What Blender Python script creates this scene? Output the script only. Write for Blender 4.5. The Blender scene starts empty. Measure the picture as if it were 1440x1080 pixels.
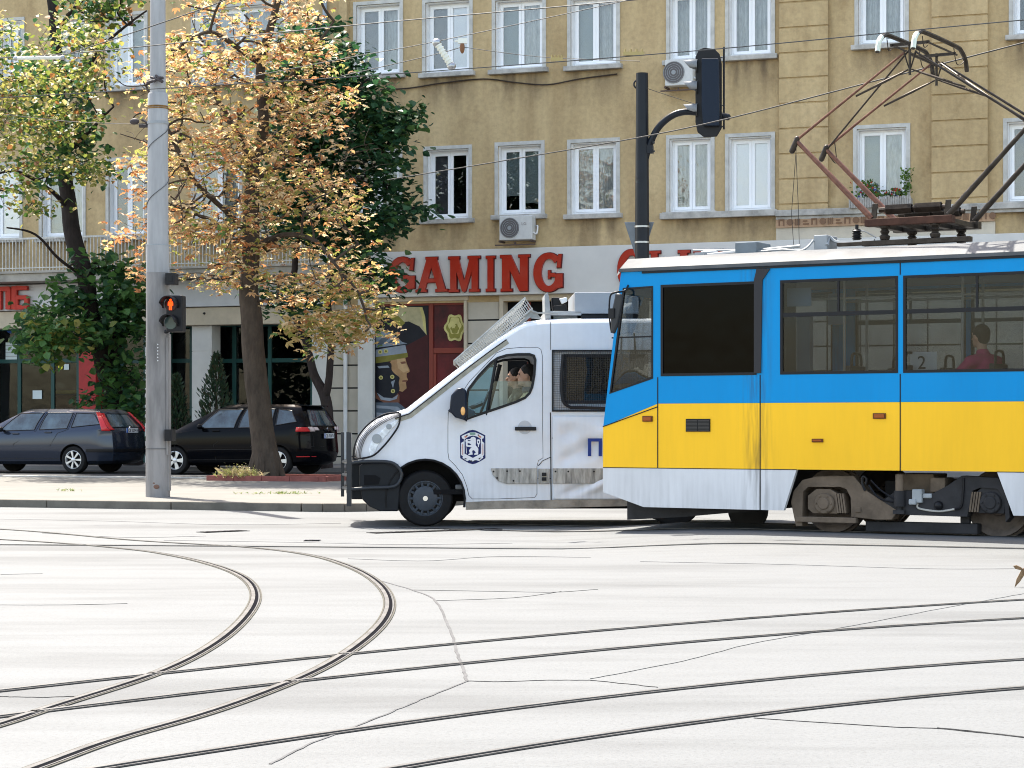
import bpy, bmesh, math, random
from mathutils import Vector, Matrix
from mathutils.geometry import tessellate_polygon
random.seed(7)
SC = bpy.context.scene
COL = SC.collection
PI = math.pi
F = 3000.0; HZ = 600.0; CZ = 1.2
R = math.radians

# ------------------------------------------------------------ materials
MATS = {}
def mat(name, col, rough=.6, metal=0, noise=0, scale=6, bump=0, bscale=None, spec=.22, coat=0, emit=None, estr=0, col2=None, stretch=None, detail=5):
    if name in MATS: return MATS[name]
    m = bpy.data.materials.new(name); m.use_nodes = True
    nt = m.node_tree; n = nt.nodes; L = nt.links
    b = n['Principled BSDF']
    b.inputs['Base Color'].default_value = (*col, 1)
    b.inputs['Roughness'].default_value = rough
    b.inputs['Metallic'].default_value = metal
    b.inputs['Specular IOR Level'].default_value = spec
    b.inputs['Coat Weight'].default_value = coat*.35
    b.inputs['Coat Roughness'].default_value = .04
    if emit: b.inputs['Emission Color'].default_value = (*emit, 1); b.inputs['Emission Strength'].default_value = estr
    if noise or bump:
        tc = n.new('ShaderNodeTexCoord'); mp = n.new('ShaderNodeMapping')
        L.new(tc.outputs['Object'], mp.inputs[0])
        if stretch: mp.inputs['Scale'].default_value = stretch
        if noise:
            t = n.new('ShaderNodeTexNoise'); t.inputs['Scale'].default_value = scale; t.inputs['Detail'].default_value = detail
            t.inputs['Roughness'].default_value = .65
            L.new(mp.outputs[0], t.inputs['Vector'])
            r = n.new('ShaderNodeValToRGB')
            c2 = col2 if col2 else tuple(c*(1-noise) for c in col)
            r.color_ramp.elements[0].position = .32; r.color_ramp.elements[0].color = (*c2, 1)
            r.color_ramp.elements[1].position = .62; r.color_ramp.elements[1].color = (*col, 1)
            L.new(t.outputs[0], r.inputs[0]); L.new(r.outputs[0], b.inputs['Base Color'])
        if bump:
            t2 = n.new('ShaderNodeTexNoise'); t2.inputs['Scale'].default_value = bscale or scale*3; t2.inputs['Detail'].default_value = 6
            L.new(mp.outputs[0], t2.inputs['Vector'])
            bp = n.new('ShaderNodeBump'); bp.inputs['Strength'].default_value = bump; bp.inputs['Distance'].default_value = .02
            L.new(t2.outputs[0], bp.inputs['Height']); L.new(bp.outputs[0], b.inputs['Normal'])
    MATS[name] = m
    return m

def glassmat(name, tint=(.6,.65,.65), refl=.08, rough=.0, rtint=(1,1,1)):
    if name in MATS: return MATS[name]
    m = bpy.data.materials.new(name); m.use_nodes = True
    nt = m.node_tree; n = nt.nodes; L = nt.links
    n.remove(n['Principled BSDF']); out = n['Material Output']
    tr = n.new('ShaderNodeBsdfTransparent'); tr.inputs[0].default_value = (*tint, 1)
    gl = n.new('ShaderNodeBsdfGlossy'); gl.inputs['Color'].default_value = (*rtint, 1); gl.inputs['Roughness'].default_value = rough
    fr = n.new('ShaderNodeFresnel'); fr.inputs[0].default_value = 1.5
    ad = n.new('ShaderNodeMath'); ad.operation = 'MULTIPLY'; ad.inputs[1].default_value = refl/.08; ad.use_clamp = True
    L.new(fr.outputs[0], ad.inputs[0])
    # gently wavy panes
    tc = n.new('ShaderNodeTexCoord'); t2 = n.new('ShaderNodeTexNoise'); t2.inputs['Scale'].default_value = 1.6
    bp = n.new('ShaderNodeBump'); bp.inputs['Strength'].default_value = .12; bp.inputs['Distance'].default_value = .05
    L.new(tc.outputs['Object'], t2.inputs['Vector']); L.new(t2.outputs[0], bp.inputs['Height']); L.new(bp.outputs[0], gl.inputs['Normal'])
    mx = n.new('ShaderNodeMixShader')
    L.new(ad.outputs[0], mx.inputs[0]); L.new(tr.outputs[0], mx.inputs[1]); L.new(gl.outputs[0], mx.inputs[2]); L.new(mx.outputs[0], out.inputs[0])
    MATS[name] = m
    return m

def leafmat(name, col, trans=.35):
    if name in MATS: return MATS[name]
    m = bpy.data.materials.new(name); m.use_nodes = True
    nt = m.node_tree; n = nt.nodes; L = nt.links
    b = n['Principled BSDF']; out = n['Material Output']
    b.inputs['Base Color'].default_value = (*col, 1); b.inputs['Roughness'].default_value = .5
    b.inputs['Specular IOR Level'].default_value = .35
    t = n.new('ShaderNodeBsdfTranslucent'); t.inputs[0].default_value = (*[min(1, c*1.3) for c in col], 1)
    mx = n.new('ShaderNodeMixShader'); mx.inputs[0].default_value = trans
    L.new(b.outputs[0], mx.inputs[1]); L.new(t.outputs[0], mx.inputs[2]); L.new(mx.outputs[0], out.inputs[0])
    MATS[name] = m
    return m

def wallmat():
    m = bpy.data.materials.new('stucco'); m.use_nodes = True
    nt = m.node_tree; n = nt.nodes; L = nt.links; b = n['Principled BSDF']; b.inputs['Roughness'].default_value = .9
    tc = n.new('ShaderNodeTexCoord')
    def noise(sc, st, det=6):
        mp = n.new('ShaderNodeMapping'); mp.inputs['Scale'].default_value = st; L.new(tc.outputs['Object'], mp.inputs[0])
        t = n.new('ShaderNodeTexNoise'); t.inputs['Scale'].default_value = sc; t.inputs['Detail'].default_value = det; t.inputs['Roughness'].default_value = .62
        L.new(mp.outputs[0], t.inputs['Vector']); return t.outputs[0]
    def ramp(src, a, ca, b_, cb):
        r = n.new('ShaderNodeValToRGB'); e = r.color_ramp.elements
        e[0].position = a; e[0].color = (*ca, 1); e[1].position = b_; e[1].color = (*cb, 1); L.new(src, r.inputs[0]); return r.outputs[0]
    def mul(a, b_, f=1):
        x = n.new('ShaderNodeMix'); x.data_type = 'RGBA'; x.blend_type = 'MULTIPLY'; x.inputs[0].default_value = f
        L.new(a, x.inputs[6]); L.new(b_, x.inputs[7]); return x.outputs[2]
    base = ramp(noise(.35, (1,1,1)), .3, (.50,.37,.19), .7, (.60,.45,.245))
    streak = ramp(noise(1.3, (1,1,.12)), .35, (.78,.75,.72), .6, (1,1,1))
    fine = ramp(noise(9, (1,1,1)), .3, (.82,.82,.82), .6, (1,1,1))
    blot = ramp(noise(1.1, (1,1,.7), 10), .28, (.70,.66,.62), .44, (1,1,1))
    c = mul(mul(mul(base, streak), fine), blot)
    L.new(c, b.inputs['Base Color'])
    bp = n.new('ShaderNodeBump'); bp.inputs['Strength'].default_value = .35; bp.inputs['Distance'].default_value = .02
    L.new(noise(22, (1,1,1)), bp.inputs['Height']); L.new(bp.outputs[0], b.inputs['Normal'])
    return m

def roadmat():
    m = bpy.data.materials.new('worn_pale_asphalt'); m.use_nodes = True
    nt = m.node_tree; n = nt.nodes; L = nt.links; b = n['Principled BSDF']; b.inputs['Roughness'].default_value = .75
    b.inputs['Specular IOR Level'].default_value = .4
    tc = n.new('ShaderNodeTexCoord')
    def noise(sc, st, det=6, ro=.62):
        mp = n.new('ShaderNodeMapping'); mp.inputs['Scale'].default_value = st; L.new(tc.outputs['Object'], mp.inputs[0])
        t = n.new('ShaderNodeTexNoise'); t.inputs['Scale'].default_value = sc; t.inputs['Detail'].default_value = det; t.inputs['Roughness'].default_value = ro
        L.new(mp.outputs[0], t.inputs['Vector']); return t.outputs[0]
    def ramp(src, a, ca, b_, cb):
        r = n.new('ShaderNodeValToRGB'); e = r.color_ramp.elements
        e[0].position = a; e[0].color = (*[ca]*3, 1); e[1].position = b_; e[1].color = (*[cb]*3, 1); L.new(src, r.inputs[0]); return r.outputs[0]
    def mul(a, b_):
        x = n.new('ShaderNodeMix'); x.data_type = 'RGBA'; x.blend_type = 'MULTIPLY'; x.inputs[0].default_value = 1
        L.new(a, x.inputs[6]); L.new(b_, x.inputs[7]); return x.outputs[2]
    c0 = ramp(noise(.5, (.30,1.8,1), 5), .35, ROAD*.70, .52, ROAD)
    c1 = ramp(noise(3, (.6,1.5,1), 8), .3, .9, .6, 1)
    c2 = ramp(noise(42, (1,1,1), 5, .85), .3, .60, .5, 1)
    t = n.new('ShaderNodeMix'); t.data_type = 'RGBA'; t.blend_type = 'MULTIPLY'; t.inputs[0].default_value = 1
    L.new(mul(mul(c0, c1), c2), t.inputs[6]); t.inputs[7].default_value = (.925, .975, 1, 1)
    L.new(t.outputs[2], b.inputs['Base Color'])
    bp = n.new('ShaderNodeBump'); bp.inputs['Strength'].default_value = .5; bp.inputs['Distance'].default_value = .006
    L.new(noise(60, (1,1,1)), bp.inputs['Height']); L.new(bp.outputs[0], b.inputs['Normal'])
    return m
ROAD = .128

# ------------------------------------------------------------ mesh builder
class MB:
    def __init__(s): s.v = []; s.f = []; s.mi = []; s.cur = 0
    def m(s, i): s.cur = i; return s
    def add(s, vs, fs):
        o = len(s.v); s.v += [tuple(v) for v in vs]
        for f in fs: s.f.append([i+o for i in f]); s.mi.append(s.cur)
        return s
    def box(s, x0, x1, y0, y1, z0, z1):
        vs = [(x,y,z) for z in (z0,z1) for y in (y0,y1) for x in (x0,x1)]
        return s.add(vs, [(0,2,3,1),(4,5,7,6),(0,1,5,4),(2,6,7,3),(0,4,6,2),(1,3,7,5)])
    def quad(s, *p): return s.add(p, [tuple(range(len(p)))])
    def prism(s, poly, y0, y1, holes=(), side=True):
        """poly: (x,z) outline, extruded along y; holes: more outlines"""
        loops = [poly]+list(holes); flat = [p for l in loops for p in l]; n = len(flat)
        tris = tessellate_polygon([[Vector((p[0],p[1],0)) for p in l] for l in loops])
        s.add([(p[0],y0,p[1]) for p in flat], tris)
        s.add([(p[0],y1,p[1]) for p in flat], [tuple(reversed(t)) for t in tris])
        if side:
            for l in loops:
                k = len(l)
                s.add([(p[0],y0,p[1]) for p in l]+[(p[0],y1,p[1]) for p in l], [(i,(i+1)%k,(i+1)%k+k,i+k) for i in range(k)])
        return s
    def slab(s, poly, z0, z1):
        n = len(poly)
        tris = tessellate_polygon([[Vector((p[0],p[1],0)) for p in poly]])
        s.add([(p[0],p[1],z0) for p in poly]+[(p[0],p[1],z1) for p in poly],
              list(tris)+[tuple(i+n for i in t) for t in tris]+[(i,(i+1)%n,(i+1)%n+n,i+n) for i in range(n)])
        return s
    def tube(s, pts, r, n=8, cap=True):
        pts = [Vector(p) for p in pts]; rs = r if isinstance(r, (list,tuple)) else [r]*len(pts)
        rings = []; up = None
        for i, p in enumerate(pts):
            a = pts[max(i-1,0)]; b = pts[min(i+1,len(pts)-1)]; t = (b-a)
            if t.length < 1e-9: t = Vector((0,0,1))
            t.normalize()
            if up is None: up = t.orthogonal().normalized()
            else:
                up = up - t*up.dot(t)
                up = up.normalized() if up.length > 1e-6 else t.orthogonal().normalized()
            w = t.cross(up)
            rings.append([p+(up*math.cos(2*PI*k/n)+w*math.sin(2*PI*k/n))*rs[i] for k in range(n)])
        vs = [v for rg in rings for v in rg]
        fs = [(i*n+k,i*n+(k+1)%n,(i+1)*n+(k+1)%n,(i+1)*n+k) for i in range(len(pts)-1) for k in range(n)]
        if cap: fs += [tuple(range(n))[::-1], tuple((len(pts)-1)*n+k for k in range(n))]
        return s.add(vs, fs)
    def lathe(s, prof, c, axis='y', n=28, caps=(1,1)):
        """prof: (r, h) pairs; axis through c"""
        vs = []
        for r, h in prof:
            for k in range(n):
                a = 2*PI*k/n; p, q = r*math.cos(a), r*math.sin(a)
                vs.append({'y':(c[0]+p,c[1]+h,c[2]+q),'z':(c[0]+p,c[1]+q,c[2]+h),'x':(c[0]+h,c[1]+p,c[2]+q)}[axis])
        m = len(prof)
        fs = [(i*n+k,i*n+(k+1)%n,(i+1)*n+(k+1)%n,(i+1)*n+k) for i in range(m-1) for k in range(n)]
        if caps[0]: fs.append(tuple(range(n)))
        if caps[1]: fs.append(tuple((m-1)*n+k for k in range(n)))
        return s.add(vs, fs)
    def ball(s, c, r, n=12, m=8):
        rx, ry, rz = r if isinstance(r, (list,tuple)) else (r,r,r)
        vs = [(c[0]+rx*math.sin(PI*j/m)*math.cos(2*PI*k/n), c[1]+ry*math.sin(PI*j/m)*math.sin(2*PI*k/n), c[2]+rz*math.cos(PI*j/m)) for j in range(m+1) for k in range(n)]
        fs = [(j*n+k,j*n+(k+1)%n,(j+1)*n+(k+1)%n,(j+1)*n+k) for j in range(m) for k in range(n)]
        return s.add(vs, fs)
    def cap(s, p0, p1, r0, r1, n=12):
        p0 = Vector(p0); p1 = Vector(p1); d = p1-p0; L = d.length; t = d.normalized()
        pts = []; rs = []
        for k in range(5): a = PI/2*k/4; pts.append(p0-t*r0*math.cos(a)); rs.append(max(r0*math.sin(a),1e-4))
        for k in range(5): a = PI/2*k/4; pts.append(p1+t*r1*math.sin(a)); rs.append(max(r1*math.cos(a),1e-4))
        return s.tube(pts, rs, n)
    def build(s, name, mats, parent=None, smooth=False, bevel=0, loc=None, kind=None, label=None, merge=True, seg=2, angle=35):
        me = bpy.data.meshes.new(name); me.from_pydata(s.v, [], s.f)
        mats = mats if isinstance(mats, (list,tuple)) else [mats]
        for m in mats: me.materials.append(m)
        me.polygons.foreach_set('material_index', s.mi)
        if merge:
            bm = bmesh.new(); bm.from_mesh(me)
            bmesh.ops.remove_doubles(bm, verts=bm.verts, dist=1e-5)
            bmesh.ops.recalc_face_normals(bm, faces=bm.faces)
            bm.to_mesh(me); bm.free()
        o = bpy.data.objects.new(name, me); COL.objects.link(o)
        if parent: o.parent = parent
        if loc: o.location = loc
        if bevel:
            b = o.modifiers.new('bevel', 'BEVEL'); b.width = bevel; b.segments = seg; b.limit_method = 'ANGLE'; b.angle_limit = R(angle)
        if smooth:
            me.polygons.foreach_set('use_smooth', [True]*len(me.polygons))
            me.set_sharp_from_angle(angle=R(42))
        if kind: o['kind'] = kind
        if label: o['label'] = label
        return o

def bake(o):
    """replace modifiers by their result"""
    dg = bpy.context.evaluated_depsgraph_get(); dg.update()
    me = bpy.data.meshes.new_from_object(o.evaluated_get(dg)); o.modifiers.clear(); o.data = me
    return o
def tag(o, label, cat, group=None):
    o['label'] = label; o['category'] = cat
    if group: o['group'] = group
    return o
def empty(name, loc, rz=0, label=None, cat=None, group=None):
    o = bpy.data.objects.new(name, None); COL.objects.link(o); o.location = loc; o.rotation_euler = (0,0,rz); o.empty_display_size = .2
    if label: tag(o, label, cat, group)
    return o

class Frame:
    """upright frame turned by -th about z; local x runs right (and nearer), local y away"""
    def __init__(s, ox, oy, oz, th):
        s.o = (ox,oy,oz); s.th = th; s.c = math.cos(th); s.s = math.sin(th)
    def px(s, x, y, w=0):
        k = (x-720)/F; v = s.o[0]*s.s+s.o[1]*s.c+w
        Y = v/(k*s.s+s.c); X = k*Y
        return ((X-s.o[0])*s.c-(Y-s.o[1])*s.s, CZ+(HZ-y)/F*Y-s.o[2])
    def u(s, x, w=0): return s.px(x, HZ, w)[0]
    def z(s, x, y, w=0): return s.px(x, y, w)[1]
    def poly(s, pts, w=0): return [s.px(x, y, w) for x, y in pts]
    def pt(s, u, w, z): return Vector((s.o[0]+u*s.c+w*s.s, s.o[1]-u*s.s+w*s.c, s.o[2]+z))
    def sub(s, u, w, z): p = s.pt(u,w,z); return Frame(p.x,p.y,p.z,s.th)
    def empty(s, name, *a): return empty(name, s.o, -s.th, *a)
def W3(x, y, Y):  # a point seen at (x,y) at distance Y
    return Vector(((x-720)/F*Y, Y, CZ+(HZ-y)/F*Y))
def smooth01(t): t = min(1,max(0,t)); return t*t*(3-2*t)
def gz(X, Y):
    w = smooth01((Y-19)/3)*(1-smooth01((Y-28.3)/2))
    up = .055*smooth01((X-.3)/2.2)*(1-smooth01((Y-25.6)/.9))
    dn = -.04*(1-smooth01((X-.3)/2.2)*(1-smooth01((Y-25.6)/.9)))
    return w*(up+dn)
def G(x, y):
    Y = 3600/(y-600.0)
    for _ in range(6): Y = (CZ-gz((x-720)/F*Y, Y))*F/(y-600.0)
    X = (x-720)/F*Y
    return Vector((X, Y, gz(X,Y)))
def spline(pts, n=8):
    out = []; P = [Vector(p) for p in pts]
    for i in range(len(P)-1):
        a = P[max(i-1,0)]; b = P[i]; c = P[i+1]; d = P[min(i+2,len(P)-1)]
        for k in range(n):
            t = k/n
            out.append(.5*((2*b)+(c-a)*t+(2*a-5*b+4*c-d)*t*t+(3*b-a-3*c+d)*t**3))
    out.append(P[-1]); return out
def textmesh(txt, size, name, m, parent, loc, depth=.01, align='LEFT', rot=(PI/2,0,0), bold=0):
    c = bpy.data.curves.new(name, 'FONT'); c.body = txt; c.size = size; c.extrude = depth; c.align_x = align; c.offset = bold
    o = bpy.data.objects.new(name, c); COL.objects.link(o)
    dg = bpy.context.evaluated_depsgraph_get(); dg.update()
    me = bpy.data.meshes.new_from_object(o.evaluated_get(dg)); bpy.data.objects.remove(o); bpy.data.curves.remove(c)
    me.materials.clear(); me.materials.append(m)
    q = bpy.data.objects.new(name, me); COL.objects.link(q); q.parent = parent; q.location = loc; q.rotation_euler = rot
    return q

def stainmat():
    m = bpy.data.materials.new('rain_stain'); m.use_nodes = True; nt = m.node_tree; n = nt.nodes; L = nt.links; b = n['Principled BSDF']
    b.inputs['Base Color'].default_value = (.17,.125,.09,1); b.inputs['Roughness'].default_value = .95; b.inputs['Specular IOR Level'].default_value = 0
    tc = n.new('ShaderNodeTexCoord'); sx = n.new('ShaderNodeSeparateXYZ'); L.new(tc.outputs['Generated'], sx.inputs[0])
    def mth(op, a, c=None):
        x = n.new('ShaderNodeMath'); x.operation = op; x.use_clamp = op == 'MULTIPLY'
        for i,v in enumerate((a,c)):
            if v is None: continue
            if isinstance(v,(int,float)): x.inputs[i].default_value = v
            else: L.new(v, x.inputs[i])
        return x.outputs[0]
    e = mth('MULTIPLY', mth('MULTIPLY', sx.outputs[0], mth('SUBTRACT', 1, sx.outputs[0])), 5.0)
    mp = n.new('ShaderNodeMapping'); mp.inputs['Scale'].default_value = (1,1,.25); L.new(tc.outputs['Object'], mp.inputs[0])
    t = n.new('ShaderNodeTexNoise'); t.inputs['Scale'].default_value = 3.5; t.inputs['Detail'].default_value = 7; L.new(mp.outputs[0], t.inputs['Vector'])
    r = n.new('ShaderNodeMapRange'); r.inputs[1].default_value = .3; r.inputs[2].default_value = .7; L.new(t.outputs[0], r.inputs[0])
    z = mth('POWER', sx.outputs[2], 1.3)
    a = mth('MULTIPLY', mth('MULTIPLY', mth('MULTIPLY', e, r.outputs[0]), z), .75)
    L.new(a, b.inputs['Alpha']); return m
TB = math.atan(3000/8320.0)
ST = Frame(0, 0, 0, TB)                    # the street's frame: y is the distance v across the street
# common materials
M_white = mat('white_paint', (.72,.72,.71), .45, noise=.15, scale=3)
M_black = mat('black_plastic', (.010,.010,.012), .4)
M_rubber = mat('rubber', (.012,.012,.013), .75, noise=.3, scale=9)
M_dark = mat('dark_interior', (.006,.006,.007), .9)
M_steel = mat('steel', (.45,.45,.45), .35, metal=1, noise=.3, scale=8)
M_grey = mat('grey_metal', (.33,.35,.36), .5, noise=.2, scale=5)
M_chrome = mat('chrome', (.75,.75,.76), .15, metal=1)
M_skin = mat('skin', (.50,.29,.20), .5)
M_hair = mat('dark_hair', (.015,.012,.01), .6, bump=.5, bscale=60)

# ------------------------------------------------------------ world, sun, camera
w = bpy.data.worlds.new('World'); SC.world = w; w.use_nodes = True
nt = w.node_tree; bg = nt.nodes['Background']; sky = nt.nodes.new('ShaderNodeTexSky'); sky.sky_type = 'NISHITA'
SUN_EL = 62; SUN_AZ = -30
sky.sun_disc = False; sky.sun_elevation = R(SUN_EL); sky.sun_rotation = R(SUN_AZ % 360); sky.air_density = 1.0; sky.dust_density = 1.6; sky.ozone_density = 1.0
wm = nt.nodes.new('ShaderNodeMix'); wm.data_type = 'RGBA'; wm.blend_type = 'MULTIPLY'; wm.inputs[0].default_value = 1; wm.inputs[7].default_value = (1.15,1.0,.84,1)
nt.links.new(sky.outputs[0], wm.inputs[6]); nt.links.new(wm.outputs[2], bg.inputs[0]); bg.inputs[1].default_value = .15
sd = Vector((math.sin(R(SUN_AZ))*math.cos(R(SUN_EL)), math.cos(R(SUN_AZ))*math.cos(R(SUN_EL)), math.sin(R(SUN_EL))))
lt = bpy.data.lights.new('sun', 'SUN'); lt.energy = 3.8; lt.angle = R(.5); lt.color = (1,.94,.84)
so = bpy.data.objects.new('sun', lt); COL.objects.link(so); so.rotation_euler = sd.to_track_quat('Z','Y').to_euler(); so.location = (-20,40,60)
cam = bpy.data.cameras.new('camera'); co = bpy.data.objects.new('camera', cam); COL.objects.link(co)
co.location = (0,0,CZ); co.rotation_euler = (PI/2,0,0); cam.lens = 75; cam.sensor_width = 36; cam.shift_y = 60/1440; cam.clip_end = 2000
SC.camera = co
SC.view_settings.view_transform = 'Standard'; SC.view_settings.look = 'None'; SC.view_settings.exposure = 1.9; SC.view_settings.gamma = 1
SC.render.film_transparent = False; SC.cycles.filter_width = 1.05

# ------------------------------------------------------------ ground
M_road = roadmat()
xs = [-400,-120,-40,-20,-12,-8]+[-6+.5*i for i in range(29)]+[10,14,20,40,120,400]
ys = [-60,-10,0,6,10,14,17,18.5]+[19+.4*i for i in range(30)]+[32,40,60,120,500,1500]
b = MB(); n = len(xs)
b.add([(x,y,gz(x,y)) for y in ys for x in xs], [(j*n+i,j*n+i+1,(j+1)*n+i+1,(j+1)*n+i) for j in range(len(ys)-1) for i in range(n-1)])
road = b.build('road', M_road, kind='structure', smooth=True)

M_kerb = mat('kerb_stone', (.155,.142,.12), .85, noise=.3, scale=3, bump=.4)
M_pave = mat('pavement_concrete', (.165,.16,.147), .85, noise=.14, scale=1.2, bump=.3)
KV = 27.35
def strip(name, u0, u1, v0, v1, z0, z1, m, kind='structure', **k):
    f = ST
    b = MB(); p = [f.pt(u0,v0,0), f.pt(u1,v0,0), f.pt(u1,v1,0), f.pt(u0,v1,0)]
    b.slab([(q.x,q.y) for q in p], z0, z1)
    return b.build(name, m, kind=kind, **k)
# kerb stones with real joints
b = MB(); u = -40
UK = ST.u(585,KV)
while u < UK-2.2:
    p = [ST.pt(u,KV,0), ST.pt(u+2.06,KV,0), ST.pt(u+2.06,KV+.17,0), ST.pt(u,KV+.17,0)]
    b.slab([(q.x,q.y) for q in p], -.1, .118+random.uniform(-.003,.003)); u += 2.075
# the kerb turns away from the road behind the van
CR = [(u+1.2*math.sin(R(a)), KV+1.2-1.2*math.cos(R(a))) for a in range(0,91,15)]+[(u+1.2,31.0)]
for (ua_,va_),(ub_,vb_) in zip(CR[:-1],CR[1:]):
    t = Vector((ub_-ua_,vb_-va_)).normalized()*.006; n_ = Vector((-t.y,t.x)).normalized()*.17
    p = [ST.pt(ua_+t.x,va_+t.y,0), ST.pt(ub_-t.x,vb_-t.y,0), ST.pt(ub_-t.x+n_.x,vb_-t.y+n_.y,0), ST.pt(ua_+t.x+n_.x,va_+t.y+n_.y,0)]
    b.slab([(q.x,q.y) for q in p], -.1, .117)
b.build('kerb', M_kerb, kind='structure', bevel=.012)
PV = [(-60,KV+.17)]+[(x_-.17*math.sin(R(a)),v_+.17*math.cos(R(a))) for (x_,v_),a in zip(CR[:-1],range(0,91,15))]+[(CR[-1][0]-.17,32.6),(60,32.6),(60,40.2),(-60,40.2)]
b = MB(); b.slab([(ST.pt(x_,v_,0).x,ST.pt(x_,v_,0).y) for x_,v_ in PV], -.05, .112); b.build('pavement', M_pave, kind='structure')
M_asph = mat('parking_asphalt', (.055,.055,.057), .85, noise=.3, scale=2, bump=.4)
strip('parking_lane', -60, 60, 40.2, 46.3, -.05, .116, M_asph)
M_pave2 = mat('shop_pavement_slabs', (.22,.21,.20), .8, noise=.25, scale=1)
strip('shop_pavement', -60, 60, 46.3, 50.75, -.05, .22, M_pave2)
b = MB()
for (x0,x1,y) in ((0,238,670),(238,290,671),(455,640,672)):
    a = ST.u(x0,40.0); c = ST.u(x1,40.0)
    p = [ST.pt(a,39.95,0), ST.pt(c,39.95,0), ST.pt(c,40.25,0), ST.pt(a,40.25,0)]
    b.slab([(q.x,q.y) for q in p], .1, .14)
b.build('kerb', mat('pale_kerb', (.42,.41,.38), .8, noise=.2, scale=3), kind='structure', bevel=.01)

# rails let into the road
M_groove = mat('rail_groove', (.012,.012,.014), .9, spec=0)
M_rail = mat('rail_steel', (.19,.185,.18), .4, metal=.5, noise=.4, scale=5)
M_grout = mat('rail_bedding_seal', (.045,.045,.045), .9, spec=.05, noise=.4, scale=6)
M_seal_shade = mat('sealant_and_shadow_band', (.10,.10,.102), .85, noise=.4, scale=6)
M_edge = mat('rail_bedding_concrete', (.10,.095,.08), .9, spec=.1, noise=.35, scale=7)
def ribbon(b, pts, o0, o1, z0, z1):
    """raised strip between lateral offsets o0..o1 of a ground polyline"""
    n = len(pts); L = []
    for i, p in enumerate(pts):
        t = pts[min(i+1,n-1)]-pts[max(i-1,0)]; t.z = 0; t.normalize(); nn = Vector((-t.y,t.x,0))
        L.append((p+nn*o0, p+nn*o1))
    vs = []
    for a, c in L:
        za = gz(a.x,a.y); zc = gz(c.x,c.y)
        vs += [(a.x,a.y,za+z1),(c.x,c.y,zc+z1),(a.x,a.y,za+z0),(c.x,c.y,zc+z0)]
    fs = []
    for i in range(n-1):
        k = 4*i; fs += [(k,k+1,k+5,k+4),(k,k+4,k+6,k+2),(k+1,k+3,k+7,k+5)]
    b.add(vs, fs)
def rail(px, label, w=.026, seal=.004, far=False, edge=0):
    P = [G(x,y) for x,y in px]
    if edge:
        P = spline(P, 10)
        for _ in range(40): P = [P[0]]+[(P[i-1]+P[i]*2+P[i+1])/4 for i in range(1,len(P)-1)]+[P[-1]]
    else:
        import numpy as np
        c_ = np.polyfit([p.x for p in P],[p.y for p in P],2); x0_,x1_ = P[0].x,P[-1].x
        P = [Vector((x0_+(x1_-x0_)*i/90, float(np.polyval(c_, x0_+(x1_-x0_)*i/90)), 0)) for i in range(91)]
    # extend both ends
    a = P[0]-P[1]; c = P[-1]-P[-2]
    b = MB()
    b.m(0); ribbon(b, P, -w*.5, w*.5, -.02, .0085)          # head
    b.m(1); ribbon(b, P, -w*.5-.026+(.004 if edge else 0), -w*.5, -.02, .0045)       # groove
    b.m(0); ribbon(b, P, -w*.5-.033, -w*.5-.026, -.02, .007)  # check lip
    b.m(2); ribbon(b, P, w*.5, w*.5+seal, -.02, .004); ribbon(b, P, -w*.5-.033-seal, -w*.5-.033, -.02, .004)
    if edge:
        b.m(3); ribbon(b, P, w*.5+seal, w*.5+seal+edge, -.02, .0055); ribbon(b, P, -w*.5-.033-seal-edge, -w*.5-.033-seal, -.02, .0055)
    o = b.build('tram_rail', [M_rail, M_groove, M_grout, M_edge], merge=False)
    tag(o, label, 'tram rail', 'tram rails set in the road')
rail([(-160,1062),(0,1019),(60,997),(150,970),(230,943),(290,912),(330,882),(354,852),(357,832),(342,812),(300,795),(240,782),(200,774),(100,765),(0,759),(-140,752)], 'curved steel rail bending hardest, left one of the two curves in the foreground', edge=.010)
rail([(-60,1115),(50,1080),(150,1040),(270,1010),(380,970),(450,940),(500,908),(532,880),(547,852),(537,826),(503,802),(452,785),(400,775),(330,768),(200,762),(100,752),(0,744),(-140,738)], 'curved steel rail, right one of the two curves in the foreground', edge=.010)
rail([(-200,994),(0,972),(180,955),(480,918),(720,897),(1080,868),(1440,845),(1700,830)], 'long straight rail farthest of four crossing the foreground below the tram')
rail([(-200,1030),(0,1005),(200,989),(420,961),(720,926),(1080,890),(1440,870),(1700,858)], 'straight rail second of the four crossing the foreground, meets both curves')
rail([(-250,1150),(130,1080),(400,1034),(720,999),(1080,956),(1440,929),(1700,914)], 'straight rail third of the four in the foreground, next to the nearest')
rail([(200,1150),(530,1080),(720,1051),(1080,1003),(1440,971),(1700,950)], 'straight rail nearest to the camera at the lower right')
rail([(-200,766),(100,767),(370,768),(700,768.5),(1080,770.5),(1440,773),(1700,775)], 'thin straight rail just in front of the tram and van', seal=.02, w=.035)
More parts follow.
